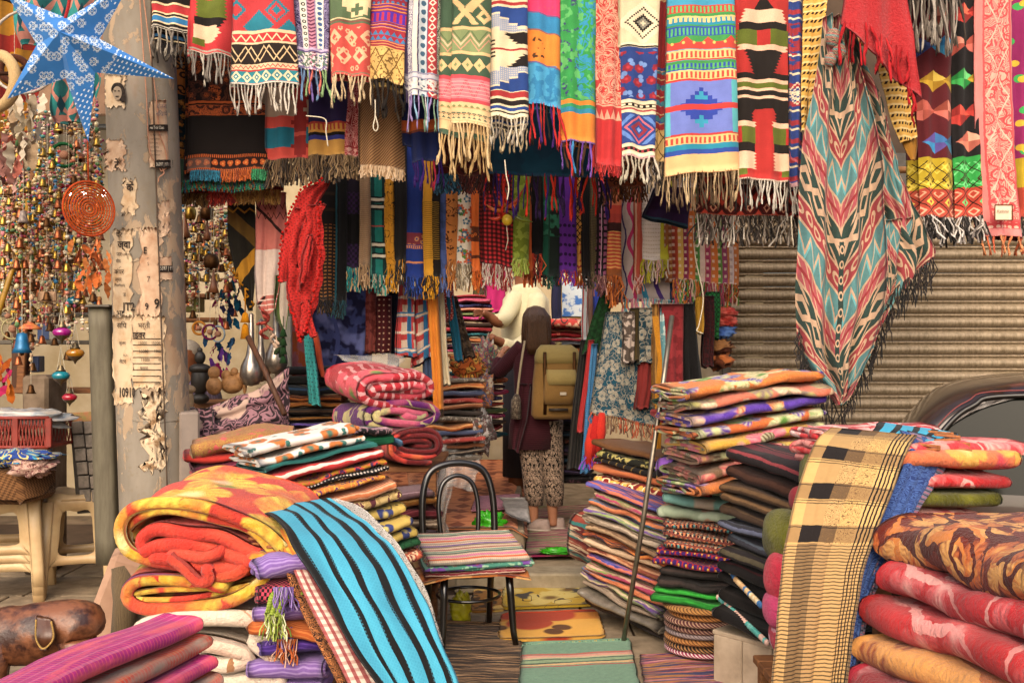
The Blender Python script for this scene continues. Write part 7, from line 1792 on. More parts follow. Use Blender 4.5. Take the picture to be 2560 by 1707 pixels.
b_k = bill('paper_bill',306,342,448,536,pA,None,6,.004,5)
b_l = bill('paper_bill',282,328,572,790,pA,'narrow printed job bill in Hindi',7,.005,6)
b_m = bill('paper_bill',348,402,570,800,pB,'torn pinkish bill with big digits',9,.004,7)
b_r = bill('paper_bill',396,444,642,700,pB,'bill with a black number band',3,.006,8)
b_b = bill('paper_bill',284,330,790,1010,pA,None,5,.004,9)
b_c = bill('paper_bill',330,412,790,972,pA,'large printed salary table bill',6,.0045,10)
bill('paper_bill',396,436,505,590,pB,None,7,.005,11)
bill('paper_bill',360,412,980,1180,pC_,None,16,.003,12)
ink = plain('print_ink','#1c1612',.8,0,.3,90,0,.2,'#3c3028')
def ptext(par,s_,px,py,h,sx=1.0,off=.008,mat=None,bold=0.0):
 cu = bpy.data.curves.new('letters','FONT');cu.body = s_;cu.size = 1.4;cu.resolution_u = 2;cu.offset = bold
 to = bpy.data.objects.new('letters',cu);COL.objects.link(to)
 me = to.to_mesh().copy();to.to_mesh_clear()
 bpy.data.objects.remove(to,do_unlink=True)
 n = len(me.vertices)
 if not n: return
 co = np.zeros(n * 3);me.vertices.foreach_get('co',co);co = co.reshape(-1,3)
 V = np.array([tuple(on_pole(px + x * h * sx,py - y_ * h,off)) for x,y_,_ in co])
 me.vertices.foreach_set('co',V.astype(np.float32).ravel());me.materials.clear();me.materials.append(mat or ink);me.update()
 link('lettering',me,par)['kind'] = 'stuff'
TX = [(b_t,'टे',286,422,20),(b_k,'कें',316,478,20),(b_l,'पर',290,594,14),(b_l,'ज्वा',294,620,18),(b_l,'जर',291,640,10),(b_l,'12वी पास',305,639,6),(b_l,'मेन',290,657,9),(b_l,'कंपर',286,685,12),(b_l,'ल्पर',287,703,9),(b_l,'Perfect',286,716,8),(b_l,'ड',308,741,10),(b_m,'E',358,634,17),(b_m,'S',368,664,9),(b_m,'7',367,705,15),(b_m,'9',385,771,25),(b_l,'JT2',307,776,20),(b_m,'9',362,774,17),(b_r,'FL',429,664,10),(b_b,'भा',291,790,15),(b_c,'भर्ती',344,820,14),(b_b,'सिप',292,820,14),(b_c,'ाईवर',332,845,16),(b_c,':',384,842,12),(b_b,'कुंजर',297,861,8),(b_c,'15000',345,861,8),(b_c,'15000',378,861,8),(b_c,'16000',346,882,9),(b_c,'10000',384,881,8),(b_b,'BCA',308,890,5),(b_c,'11000',352,903,8),(b_c,'00',396,902,7),(b_b,'वेटर',298,908,10),(b_c,'9000',350,925,9),(b_c,'5000',386,962,7),(b_c,'30',398,948,7),(b_b,'10910',296,992,24),(b_c,'0',395,984,16),(b_m,'3',432,592,20)]
for par,s_,px,py,h in TX: ptext(par,s_,px,py,h,.5 if s_ == '10910' else .8,.011,None,.03 if h > 15 else 0)
wht = plain('white_ink','#d8ccb8',.8)
for (x0,x1,y0,y1,par,s_,h) in ((398,443,664,680,b_r,'5397 | 97110',10),(372,420,312,328,b_free,'ree Trial Class',8),(388,432,400,420,b_free,'36397 | 97117',9)):
 o = bill('print_band',x0,x1,y0,y1,ink,None,.6,.012 if par is b_r else .03,3,par)
 ptext(par,s_,x0 + 2,y1 - 5,h,.62 if par is not b_free else .55,.016 if par is b_r else .034,wht)
for k,t_ in enumerate(('ry (Basic to Adv.)','nce Building','& Prepare','ity Develop','Power Memory','long Memory')): ptext(b_free,t_,376,340 + k * 10,5.5,.6,.03)
ptext(b_free,'बोलना',392,272,11,.7,.03,plain('blue_ink','#3c4454',.8));ptext(b_free,'सिखाये',390,290,11,.7,.03,plain('blue_ink','#3c4454',.8))
for k in range(8): bill('ruled_line',332,402,846 + k * 15.5,847.2 + k * 15.5,ink,None,.1,.0075,k,b_c)
def blotch(par,pts,mat,off):
 c = catmull(pts,26,True);cx_,cy_ = c[:,0].mean(),c[:,1].mean()
 V = [tuple(on_pole(a,b,off)) for a,b in c] + [tuple(on_pole(cx_,cy_,off))]
 me = mesh_np('portrait',V,np.zeros((0,4)),None,mat,True,[[k,(k + 1) % 26,26] for k in range(26)]);link('portrait',me,par)
blotch(b_up,[(278,222),(284,210),(296,207),(308,214),(314,234),(314,250),(304,256),(292,240),(280,232)],ink,.014)
blotch(b_up,[(283,224),(292,216),(302,222),(304,238),(297,250),(288,248),(282,236)],plain('print_grey','#a08c74',.8),.016)
for q in ((288,228),(297,228)): blotch(b_up,[(q[0] - 3,q[1]),(q[0],q[1] - 1.6),(q[0] + 3,q[1]),(q[0],q[1] + 1.4)],ink,.018)
blotch(b_up,[(288,242),(293,243.5),(298,241),(293,240)],ink,.018)
for q,(s_,h_,dz) in enumerate((('Kashmir',.016,0),)):
 cu = bpy.data.curves.new('letters','FONT');cu.body = s_;cu.size = 1.4;cu.align_x = 'CENTER'
 to = bpy.data.objects.new('letters',cu);COL.objects.link(to);me = to.to_mesh().copy();to.to_mesh_clear();bpy.data.objects.remove(to,do_unlink=True)
 co = np.zeros(len(me.vertices) * 3);me.vertices.foreach_get('co',co);co = co.reshape(-1,3);c_ = P(2508,532,4.87)
 me.vertices.foreach_set('co',np.stack([c_.x + co[:,0] * h_ * .8,0 * co[:,0] + c_.y,c_.z + dz + co[:,1] * h_],-1).astype(np.float32).ravel());me.materials.clear();me.materials.append(yarn('#7a2c1c'));link('lettering',me,sewn24)['kind'] = 'stuff'
tag(MB().tube(catmull([tuple(on_pole(a,b,.02)) for a,b in ((346,-60),(356,100),(366,240),(370,330),(378,390),(398,412),(410,432),(398,444),(396,456))],50),.0035,6).build('cable',yarn('#c08c70')),'thin pink cable looped down the front of the pole','cable')
tag(MB().tube(catmull([tuple(on_pole(a,b,.02)) for a,b in ((352,-60),(372,100),(392,260),(398,330),(412,370),(418,412),(404,428),(396,412))],50),.0035,6).build('cable',yarn('#c08c70')),'second pink cable knotted at its lower end on the pole','cable')
tag(MB().tube([tuple(on_pole(a,b,.006)) for a,b in ((285,684),(300,668),(330,655),(370,645),(440,641))],.0015,5).build('wire',M_steel),'fine wire tied round the pole at poster height','wire')
tag(MB().tube([tuple(on_pole(a,b,.006)) for a,b in ((298,1046),(340,1052),(400,1056),(440,1052),(462,1046))],.0015,5).build('wire',M_steel),'fine wire tied round the lower pole','wire')
du = thing('cable_duct','tall grey metal duct standing beside the pole','duct',tuple(P(262,1400,5.3)))
rg = [((P(253 + (py - 760) * .03,py,5.35)).to_tuple(),.062,.05) for py in np.linspace(762,1408,12)]
MB().loft(rg,16,.5).build('shaft',plain('duct_grey','#6d6654',.6,.2,.2,8,.15,.3,'#544c3e',stretch=(4,4,.6)),du)
MB().box(P(253,766,5.33),(.135,.11,.012),0,.003).build('cap',M_gmetal,du,False)
stn = thing('kerb_stone','pink stone block at the foot of the pole','stone',tuple(P(300,1560,4.9)))
MB().box(P(292,1500,5.0),(.2,.3,.5),.3,.03,.35).build('block',concrete('pink_stone','#b08c74','#94725c',6),stn,False)
tag(MB().tube([P(300,1420,4.9),P(312,1500,4.85),P(308,1600,4.82)],[.05,.055,.06],10).build('rolled_sack',Pat('sack','#6c5a40',weave=.9,fuzz=.3).vrep('#4c3c28',2,.8).done()),'rolled jute sack leaning at the foot of the pole','sack')
# ------------------------------------------------------------------ blue paper star
SY = 4.5
st = thing('star_lantern','large blue five pointed paper star lantern with white paisley print','lantern',tuple(P(150,120,SY)))
sp_ = Pat('blue_star_paper','#2a72b8',warp=0,fuzz=.06,weave=.1,rough=.6)
r_ = ((sp_.u - 150) * (sp_.u - 150) + (sp_.v - 85) * (sp_.v - 85)).sqrt()
inn = r_ < 150
vo = sp_.nt.nodes.new('ShaderNodeTexVoronoi');vo.voronoi_dimensions = '2D';vo.inputs['Scale'].default_value = .036;sp_.nt.links.new(sp_.vec,vo.inputs['Vector'])
d_ = E(vo.outputs['Distance'])
sp_.over('#c8d4e0',inn * (d_ > .2) * (d_ < .42) * ((sp_.u * .5).sin() * (sp_.v * .5).sin() > -.25));sp_.over('#2a72b8',inn * (d_ > .34) * (d_ < .37));sp_.over('#3f4a5c',inn * (d_ < .2) * (d_ > .14) * .6);sp_.over('#c8d4e0',inn * (d_ < .14) * (d_ > .09))
sp_.over('#dce6f0',(r_ > 150) * (((sp_.u + sp_.v * .6).mod(13) - 6.5).abs() < 2) * (((sp_.v - sp_.u * .3).mod(14) - 7).abs() < 3.2))
spm = sp_.done()
apx,bpx = (148,80),(150,100)
tips = [(16,-14),(330,-50),(436,198),(221,356),(18,248)]
vals = [(168,46),(250,98),(238,182),(164,196),(92,112)]
V,T,UV = [],[],[]
def sv(q,y_): V.append(tuple(P(q[0],q[1],SY + y_)));UV.append((q[0] / 100,q[1] / 100));return len(V) - 1
for i in range(5):
 a,b = vals[i - 1],vals[i]
 t0 = tips[i]
 for (v1,v2,yy) in ((a,t0,-1),(t0,b,-1),(t0,a,1),(b,t0,1)):
  k = sv(apx if yy < 0 else bpx,yy * .13),sv(v1,0 if v1 is not t0 else .02),sv(v2,0 if v2 is not t0 else .02)
  T.append(k)
me = mesh_np('points',V,np.zeros((0,4)),UV,spm,False,T);link('points',me,st)
MB().tube(catmull([tuple(P(162,50,SY)),tuple(P(172,10,SY)),tuple(P(180,-60,SY))],12),.008,6).build('hanging_cord',yarn('#a82c2c'),st)
# ------------------------------------------------------------------ trinket shop at the left
def metal(c,r=.35): return plain('metal_' + c.strip('#'),c,r,.9,.2,30,.1,.5)
M_br,M_cu,M_bz = metal('#b08a3c',.3),metal('#a8603c',.4),metal('#5c3c20',.5)
M_glow = bpy.data.materials.new('tube_light');M_glow.use_nodes = True
e_ = M_glow.node_tree.nodes['Principled BSDF'];e_.inputs['Emission Color'].default_value = (1,.95,.85,1);e_.inputs['Emission Strength'].default_value = 12
tl = MB().tube([P(128,488,8.0),P(262,484,8.0)],.025,10).build('tube_light',M_glow);tag(tl,'lit white fluorescent tube behind the orange dreamcatcher','lamp')
GSH = 'shelves of the trinket shop'
def shelf(label,px,py,Y,w,mat=M_wood,d=.35): tag(MB().box(P(px,py,Y),(w,d,.03),0,.004).build('shelf_board',mat,None,False),label,'shelf',GSH)
shelf('glass shelf with golden figurines at the left',170,788,7.6,1.0,M_gmetal);shelf('grey shelf under the red and blue boxes',160,856,7.5,1.0,M_gmetal);shelf('rough wooden counter top above the horseshoe',150,975,6.9,1.0);shelf('yellow book shelf behind the pole',470,742,7.6,.6);shelf('lower yellow book shelf behind the pole',470,800,7.6,.6);shelf('high dark beam across the trinket shop',120,318,8.2,2.0,M_black,.1)
r_ = random.Random(5)
bx = [('#8c6c2c',98,600,90,60,8.3),('#2c4c84',100,560,40,40,8.2),('#8c1c1c',125,812,32,44,7.55),('#2c4474',118,850,34,40,7.5),('#a8a090',142,850,22,38,7.5),('#24345c',92,930,24,40,7.1),('#1c1814',60,690,60,90,8.3),('#8a7a60',70,560,40,120,8.4),('#34506c',175,640,40,60,8.1),('#5c2c1c',175,680,50,70,7.9),('#4c5c74',170,540,60,90,8.3),('#6c6a30',455,725,60,30,7.6),('#84802c',470,780,70,40,7.6),('#5c4c2c',590,640,60,40,7.9),('#3c3020',640,700,60,90,8.0)]
for i,(c,px,py,w,h,Y) in enumerate(bx):
 tag(MB().box(P(px,py - h / 2,Y),(w / F * Y,.14,h / F * Y),r_.uniform(-.2,.2),.006).build('carton',plain('carton_' + c.strip('#'),c,.6,0,.2,20,.1),None,False),['mustard','blue','red','navy','pale grey','dark blue','black','tan','steel blue','brown','slate','olive','yellow','ochre','dark brown'][i] + ' carton on the trinket shop shelves','box','cartons in the trinket shop')
for k in range(14): tag(MB().ball(P(100 + k * 9,778 - (k % 3) * 4,7.5),(.02,.02,.03 + .01 * (k % 2)),8,6).build('figurine',M_br if k < 9 else M_cu),'small gilt figurine on the glass shelf','figurine','gilt figurines on the glass shelf')
BC = [['#b87868','#4c8c84','#c8a868','#c87c84','#e0d0b8','#d8b0a0'],['#c89838','#8c5c2c','#c8b890','#5c7c4c','#a83c3c'],['#3c7ca8','#c8a878','#a84c6c','#d8c8a0','#4c6c3c'],['#8c6c54','#c8a080','#6c4c3c','#c87858','#d8b890']]
def bellp(mb,z,r=.02,x=0): mb.lathe([(.002,z),(r * .45,z - r * .2),(r * .6,z - r),(r * .75,z - r * 1.5),(r,z - r * 1.8),(r * .85,z - r * 1.75),(.002,z - r)],(x,0,0),10)
protos = []
for k in range(8):
 rr = random.Random(k)
 be,me_,s_ = MB(),MB(),MB()
 s_.tube([(0,0,0),(0,0,-.9)],.0015,4,False)
 z = -.02
 while z > -.86:
  rad = rr.choice((.005,.006,.008,.012,.016))
  be.ball((rr.uniform(-.003,.003),0,z),(rad,rad,rad * rr.uniform(.7,1.4)),6,4);be.uv[-1][:,0] = rr.random() * .99
  if rr.random() < .12:
   for q in range(3): be.ball((rr.uniform(-.035,.035),rr.uniform(-.02,.02),z - .02),(.014,.012,.011),6,4);be.uv[-1][:,0] = rr.random() * .99
  z -= rad * 2 + rr.choice((.0,.01,.03))
 bellp(me_,0,.03)
 protos.append((s_.data('string',M_string),be.data('beads',mixyarn(BC[k % 4])),me_.data('bells',(M_br,M_cu,M_br,M_bz)[k % 4])))
def chime(px,py,Y,sc,k,label,grp):
 t_ = thing('wind_chime',label,'wind chime',tuple(P(px,py,Y)),grp)
 t_.scale = (1,1,1)
 for nm,me in zip(('string','beads','bells'),protos[k % 8]):
  for q in range(1 if nm != 'bells' else 2 + k % 2):
   o = bpy.data.objects.new('bell' if nm == 'bells' else nm,me);COL.objects.link(o);o.parent = t_;o.scale = (.95,.95,sc)
   if nm == 'bells': o.location.z = (-.3 - .3 * q) * sc;o.scale = (1,1,1)
  if nm == 'beads': o['kind'] = 'stuff'
KN = ['bead string of rose and teal with brass bells','bead string of gold and brown with copper bells','bead string of blue and plum with brass bells','bead string of tan and clay with bronze bells','longer bead string of rose and cream with brass bells','longer bead string of gold and green with copper bells','longer bead string of blue and cream with brass bells','longer bead string of brown and salmon with bronze bells']
r_ = random.Random(9)
for i in range(120):
 px = 4 + (i * 37.7) % 250;py = r_.uniform(215,600)
 chime(px,py,r_.uniform(5.7,7.0),r_.uniform(.55,1.0),i,KN[i % 8] + ' in the left trinket shop','bead strings left of the pole')
for i in range(34):
 px = 446 + (i * 23.3) % 150;py = r_.uniform(470,560)
 chime(px,py,r_.uniform(6.2,7.2),r_.uniform(.4,.8),i + 3,KN[(i + 3) % 8] + ' hanging just right of the pole','bead strings right of the pole')
def feather_mesh(seed):
 rr = np.random.RandomState(seed);n = 12
 t_ = np.linspace(0,1,n)
 w = .16 * np.sin(np.clip(t_ * 1.1,0,1) * PI) ** .6 * (1 + .25 * rr.uniform(-1,1,n))
 c = np.stack([.12 * np.sin(t_ * 2 + seed),.08 * np.cos(t_ * 3),-t_],-1)
 V = np.stack([c + np.stack([-w,.04 * np.sin(t_ * 20),-.05 * w],-1),c,c + np.stack([w,.04 * np.cos(t_ * 17),-.05 * w],-1)],1)
 return mesh_np('feather',V.reshape(-1,3),gridq(n,3),None,yarn('#c8b49c'))
FM = [feather_mesh(k) for k in range(5)]
def feathers(par,pts,L,cols,seed=1,Y=6):
 rr = random.Random(seed)
 for px,py in pts:
  o = bpy.data.objects.new('feather',rr.choice(FM));COL.objects.link(o);o.parent = par;o.matrix_parent_inverse = par.matrix_basis.inverted()
  o.location = P(px,py,Y + rr.uniform(-.05,.05));o.scale = (L * rr.uniform(.8,1.4),) * 2 + (L * rr.uniform(.8,1.2),);o.rotation_euler = (rr.uniform(-.3,.3),rr.uniform(-.5,.5),rr.uniform(0,6))
  o.material_slots[0].link = 'OBJECT';o.material_slots[0].material = yarn(rr.choice(cols))
def tilt(yaw): return Matrix.Rotation(math.radians(yaw),4,'Z') @ FACE_CAM
dc = thing('dreamcatcher','orange crocheted round dreamcatcher with orange feathers','dreamcatcher',tuple(P(224,760,4.8)))
c = P(223,522,4.8);Mt = tilt(52)
MB().torus(c,.132,.006,40,6,Mt).build('hoop',yarn('#b8481c'),dc)
wb_ = MB()
for k in range(9): wb_.torus(c,.012 + k * .0135,.0042,30,5,Mt)
for k in range(26):
 a = k * 2 * PI / 26
 wb_.tube([Vector(c) + Mt @ Vector((.02 * math.cos(a),.02 * math.sin(a),0)),Vector(c) + Mt @ Vector((.13 * math.cos(a),.13 * math.sin(a),0))],.0022,4)
wb_.build('crochet_web',yarn('#c05420'),dc)['kind'] = 'stuff'
MB().tube([P(219,350,4.8),P(221,455,4.8)],.004,5).build('cord',yarn('#b8481c'),dc)
feathers(dc,[(190 + (k * 29) % 80,600 + (k * 17) % 110) for k in range(26)],.085,['#c06430','#b05424','#cc7a40','#a84c20'],4,4.8)
fc_ = thing('feather_hanging','cream feather dreamcatcher tail left of the star lantern','dreamcatcher',tuple(P(70,360,5.6)))
feathers(fc_,[(30 + (k * 23) % 80,220 + (k * 31) % 150) for k in range(26)],.16,['#c8b494','#d8c8b0','#b89c7c','#d0bca0'],5,5.4)
fp_ = thing('feather_hanging','dusty pink feather tail at the left edge under the cream feathers','dreamcatcher',tuple(P(20,450,5.4)))
feathers(fp_,[(2 + (k * 19) % 50,330 + (k * 27) % 120) for k in range(14)],.14,['#b08478','#c89c90','#9c6c64','#c87464'],6,5.4)
mg_ = thing('feather_hanging','magenta and violet feather dreamcatcher right of the pole','dreamcatcher',tuple(P(560,930,6.2)))
feathers(mg_,[(520 + (k * 17) % 60,840 + (k * 13) % 90) for k in range(20)],.1,['#b0246c','#c8448c','#8c1c54','#5c3080','#24486c'],7,6.2)
bf_ = thing('feather_hanging','teal and navy feather bunch below the wooden bells','dreamcatcher',tuple(P(575,800,6.6)))
feathers(bf_,[(545 + (k * 13) % 60,690 + (k * 19) % 110) for k in range(22)],.1,['#143c5c','#1c5c7c','#2c2c4c','#3c3c68','#8c2454'],8,6.6)
of_ = thing('feather_hanging','orange leaf feathers at the left edge by the blue bell','dreamcatcher',tuple(P(20,960,5.6)))
feathers(of_,[(2 + (k * 11) % 32,880 + (k * 21) % 90) for k in range(9)],.11,['#b8601c','#a04c18','#8c8430','#b02858'],9,5.5)
for px,py,rr,c,w,l,Y in ((160,388,.07,'#1c5c34',.011,'green bangle ring with a tiny charm',6.0),(166,500,.085,'#8c2430',.01,'maroon bangle ring beside the orange dreamcatcher',6.0),(172,573,.075,'#28285c',.012,'navy bangle ring with a little elephant',6.0),(-6,90,.19,'#3c2418',.01,'brown wrapped dreamcatcher hoop cut by the left edge',4.9),(-8,205,.13,'#c8a878',.03,'straw coloured coiled disc cut by the left edge',4.9),(36,176,.07,'#5c3424',.02,'small brown coiled disc behind the star',5.4),(64,130,.22,'#c8bcb0',.008,'pale wire hoop behind the star lantern',5.2),(20,790,.045,'#b0a478',.005,'small wire ring of three, left one',5.8),(48,790,.045,'#b0a478',.005,'small wire ring of three, right one',5.8),(32,822,.06,'#b0a478',.005,'larger wire ring below the two small ones',5.8),(498,820,.04,'#b8782c',.008,'orange dreamcatcher ring right of the pole',6.2),(525,830,.045,'#6c1c4c',.007,'plum dreamcatcher ring right of the pole',6.2),(545,835,.05,'#8c9ca8',.006,'pale dreamcatcher ring right of the pole',6.2)):
 t_ = thing('ring_charm',l,'ring',tuple(P(px,py,Y)),'rings in the trinket shop')
 MB().torus(P(px,py,Y),rr,w,28,6,tilt(r_.uniform(-25,25))).build('hoop',yarn(c),t_)
 MB().tube([P(px,py,Y) + Vector((0,0,rr)),P(px,py,Y) + Vector((0,0,rr + .5))],.0015,4,False).build('string',M_string,t_)
 if rr < .09: MB().ball(P(px,py,Y),(rr * .45,.02,rr * .4),8,6).build('charm',yarn('#a87860'),t_)
def bell(px,py,Y,r,h,mat,label,kind='bell',grp='bells in the trinket shop'):
 t_ = thing('bell',label,'bell',tuple(P(px,py,Y)),grp)
 c = P(px,py,Y);r *= .62;h *= .66
 pr = {'bell': [(.002,h),(r * .5,h * .95),(r * .62,h * .6),(r * .75,h * .25),(r,0),(r * .9,0),(.002,h * .5)],'cow': [(.002,h),(r * .7,h * .96),(r * .98,h * .7),(r,h * .35),(r * .86,0),(r * .78,.0),(.002,h * .6)],'cone': [(.002,h),(r * .12,h * .97),(r * .6,h * .3),(r,0),(r * .9,.0),(.002,h * .4)],'cap': [(.002,h),(r * .3,h * .8),(r * .75,h * .35),(r,0),(r * .95,-.004),(.002,h * .3)]}[kind]
 MB().lathe(pr,c,18).build('dome',mat,t_)
 MB().tube([c + Vector((0,0,h)),c + Vector((0,0,h + .35))],.002,4,False).build('string',M_string,t_)
 MB().ball(c + Vector((0,0,-.004)),r * .25,6,5).build('clapper',M_bz,t_)
M_wb = plain('bell_wood','#8c5430',.5,0,.2,20,.1)
for a in ((476,548,6.0,.055,.12,M_br,'round golden cow bell beside the pole','cow'),(517,548,6.1,.065,.12,M_bz,'dark bronze cow bell right of the golden one','cow'),(528,670,5.9,.072,.13,M_bz,'large dark bronze cow bell in the middle','cow'),(462,594,6.0,.06,.24,M_wb,'tall wooden cone bell beside the pole','cone'),(518,600,6.1,.045,.2,M_wb,'slim wooden cone bell under the bronze bell','cone'),(534,732,6.0,.055,.22,M_wb,'wooden cone bell below the large bronze bell','cone'),(459,758,5.9,.05,.26,M_wb,'long wooden cone bell touching the pole','cone'),(482,722,6.3,.03,.13,M_wb,'small wooden cone bell near the books','cone'),(548,655,6.2,.03,.13,plain('pale_horn','#b08c60',.4),'pale horn shaped bell by the black keffiyeh','cone'),(58,558,5.7,.055,.11,plain('painted_bell','#6c5c58',.5,0,.2,60,.1,.4,'#a8988c'),'grey painted bell above the yellow pole','bell'),(122,562,6.0,.085,.085,M_br,'brass temple bell cap hanging on its string','cap'),(118,462,6.1,.075,.07,M_cu,'copper umbrella bell cap','cap'),(195,448,6.0,.07,.05,M_cu,'copper disc bell cap by the dreamcatcher cord','cap'),(55,882,5.4,.085,.17,plain('blue_bell','#1c6c9c',.35,.3,.2,20,.1),'shiny blue metal bell at the left','bell'),(75,822,5.5,.1,.06,plain('umbrella_top','#a84030',.6,0,.2,40,.1,.4,'#c8843c'),'red embroidered umbrella top above the blue bell','cap'),(185,305,6.2,.1,.05,M_br,'brass bell cap half hidden by the star tip','cap'),(150,330,6.2,.08,.05,M_br,'brass bell cap below the teal fabric','cap'),(200,400,6.2,.1,.07,M_cu,'copper bell cap right of the green bangle','cap')): bell(*a)
for px,py,Y,r,c,l in ((155,830,5.6,.085,'#a0147c','magenta glass hanging lantern'),(152,938,5.6,.082,'#108090','turquoise glass hanging lantern below the magenta one'),(188,882,5.7,.085,'#b87810','amber glass hanging lantern'),(186,752,6.0,.085,'#0f7c94','turquoise glass bowl lantern by the orange feathers'),(174,992,5.7,.07,'#b81c34','red glass oil lamp above the display rack'),(170,660,7.6,.11,'#8c1014','big red glass jar lantern at the back')):
 t_ = thing('glass_lantern',l,'lantern',tuple(P(px,py,Y)),'glass lanterns');c0 = P(px,py,Y);r *= .62
 MB().lathe([(.35 * r,.5 * r),(.8 * r,.3 * r),(r,0),(.85 * r,-.35 * r),(.4 * r,-.6 * r)],c0,18).build('glass',plain('glass_' + c.strip('#'),c,.08,0,.1,20,0,.7,coat=.6),t_)
 MB().lathe([(.01,1.1 * r),(.25 * r,.95 * r),(.5 * r,.62 * r),(.55 * r,.46 * r),(.3 * r,.5 * r)],c0,14).build('cap',metal('#8c7a5c'),t_)
 MB().lathe([(.86 * r,-.32 * r),(.6 * r,-.6 * r),(.2 * r,-.9 * r),(.04 * r,-1.25 * r)],c0,14).build('base',metal('#8c7a5c'),t_)
 for k in range(3): MB().tube([c0 + Vector((.5 * r * math.cos(k * 2.1),.5 * r * math.sin(k * 2.1),.5 * r)),c0 + Vector((0,0,3.2 * r))],.002,4,False).build('chain',M_string,t_)
hs = catmull([tuple(P(a,b,6.6)) for a,b in ((84,990),(82,1010),(88,1026),(97,1030),(106,1024),(112,1008),(110,990))],24)
tag(MB().tube(hs,.015,8,sq=.5).build('horseshoe',M_bz),'rusty iron horseshoe hanging under the counter','horseshoe')
tag(MB().tube([P(-10,800,5.6),P(68,560,6.0),P(70,500,6.1)],.016,8).build('bamboo_pole',plain('yellow_bamboo','#a87c1c',.5,0,.2,10,.1)),'yellow bamboo pole slanting through the trinkets','pole')
tag(MB().box(P(52,560,7.0),(.09,.09,2.4),0,.005).build('dark_post',M_wood_d,None,False),'dark wooden post at the left behind the bead strings','post')
tag(MB().box(P(66,700,6.9),(.05,.04,1.6),.1,.005,.05).build('thin_post',M_wood,None,False),'thin reddish wooden post beside the dark one','post')
bk = thing('hanging_plaque','pale wooden plaque hung on strings by the turquoise bowl','plaque',tuple(P(118,745,5.8)))
MB().box(P(118,742,5.8),(.11,.03,.062),0,.008).build('plaque',plain('pale_plaque','#b08c6c',.7),bk,False)
for dx in (-20,20): MB().tube([P(118 + dx,730,5.8),P(114,668,5.8)],.002,4,False).build('string',M_string,bk)
tag(MB().box(P(113,1180,6.55),(.17,.3,1.3),0,.02).build('stone_pillar',concrete('old_pillar','#8c7864','#5c4c3c',8),None,False),'old plaster pillar behind the plastic stools','pillar')
def uc(p): p.lat('#b87868',26,30,.9);p.lat('#1c6464',26,30,1.3);p.h('#b87868',40,46);p.lat('#143c48',26,60,1.7)
ucm = mk(uc,'patchwork','#2c8480',warp=.3)
um = thing('patchwork_parasol','teal and pink patchwork fabric lantern behind the star','parasol',tuple(P(150,300,5.6)))
drape('panel',[(30,-60,5.3),(30,60,5.3),(50,120,5.35)],[(270,-60,5.6),(262,60,5.6),(240,100,5.6)],ucm,um,24,24,.006,.04,2,3,(1.2,.5));drape('panel',[(132,190,5.5),(130,260,5.5),(142,310,5.5)],[(250,150,5.6),(258,210,5.6),(232,300,5.6)],ucm,um,20,20,.006,.04,2,5,(.8,.6))
aw = thing('awning_cloth','yellow and red awning cloth hanging at the top left corner','awning',tuple(P(20,200,7.0)))
drape('cloth',[(-60,-80,6.6),(-60,150,6.6),(-50,420,6.6)],[(120,-80,7.0),(110,150,7.0),(80,330,7.0)],stripemat('#b87c14',('#9c2418',10,22),period=36),aw,24,20,.006,.05,3,6)
tag(MB().box(P(130,60,8.0),(2.2,.05,1.5),0,.01).build('back_panel',concrete('stall_panel','#94755c','#6c5040',3),None,False),'faded brown board wall at the top of the trinket shop','panel')
M_cr = plain('red_crate','#8c2c1c',.5,0,.15,12,.1)
cr_ = thing('crate','red plastic lattice crate on the wicker trunk','crate',tuple(P(50,1122,5.7)))
c0,c1 = P(-70,1122,5.7),P(122,1122,5.7);hC = .17
for dy in (0,.3):
 for zz in (.0,hC): MB().tube([c0 + Vector((0,dy,zz + .01)),c1 + Vector((0,dy,zz + .01))],.011,6).build('rim',M_cr,cr_)
 n_ = 22
 for k in range(n_):
  x = (c1.x - c0.x) / n_
  for s_ in (0,1): MB().tube([c0 + Vector((x * (k + s_),dy,.01)),c0 + Vector((x * (k + 1 - s_),dy,hC))],.0045,4,False).build('lattice_bar',M_cr,cr_)
for x in (c0.x,(c0.x + c1.x) / 2 + .03,c1.x): MB().box((x,c0.y,c0.z + hC / 2 + .01),(.035,.02,hC),0,.003).build('corner_post',M_cr,cr_,False)
MB().box(((c0.x + c1.x) / 2,c0.y + .15,c0.z + .01),(c1.x - c0.x,.3,.015)).build('bottom',M_cr,cr_,False)
crumple('clear plastic wrapped goods heaped in the red crate',50,1045,5.85,.3,.14,.06,plain('bagged_goods','#b8aca0',.15,0,.2,14,.5,.6,'#6c7c8c'),91,'plastic_bundle','plastic bag')
crumple('blue and turquoise printed cloth under the crate',40,1142,5.62,.24,.14,.045,ornmat('#1c3c84','#3c8cac','#c8b470',s=.14),92,'cloth_heap','cloth')
crumple('pink sprigged cloth hanging over the wicker trunk',84,1165,5.55,.12,.1,.06,ornmat('#b08c7c','#7c4444','#c8a494',s=.3),93,'cloth_heap','cloth')
wk = Pat('wicker','#7c5430',warp=.3,weave=1.0,fuzz=.3).chk('#54361c',2,1.2).done()
tr_ = MB().box(P(-22,1206,5.75),(.62,.36,.2),-.12,.03);tag(tr_.build('wicker_trunk',wk),'woven wicker trunk on top of the stacked stools','trunk')
rk = thing('display_rack','leaning rack of small grey clear pockets','rack',tuple(P(215,1250,6.0)))
M_pk = plain('clear_pocket','#6c645c',.25,0,.2,20,.2,.5,'#94887c')
for i in range(6):
 for j in range(2): MB().box(P(194 + j * 30 + i * 4,1068 + i * 34,6.0),(.066,.02,.075),0,.004,-.08).build('pocket',M_pk,rk,False)
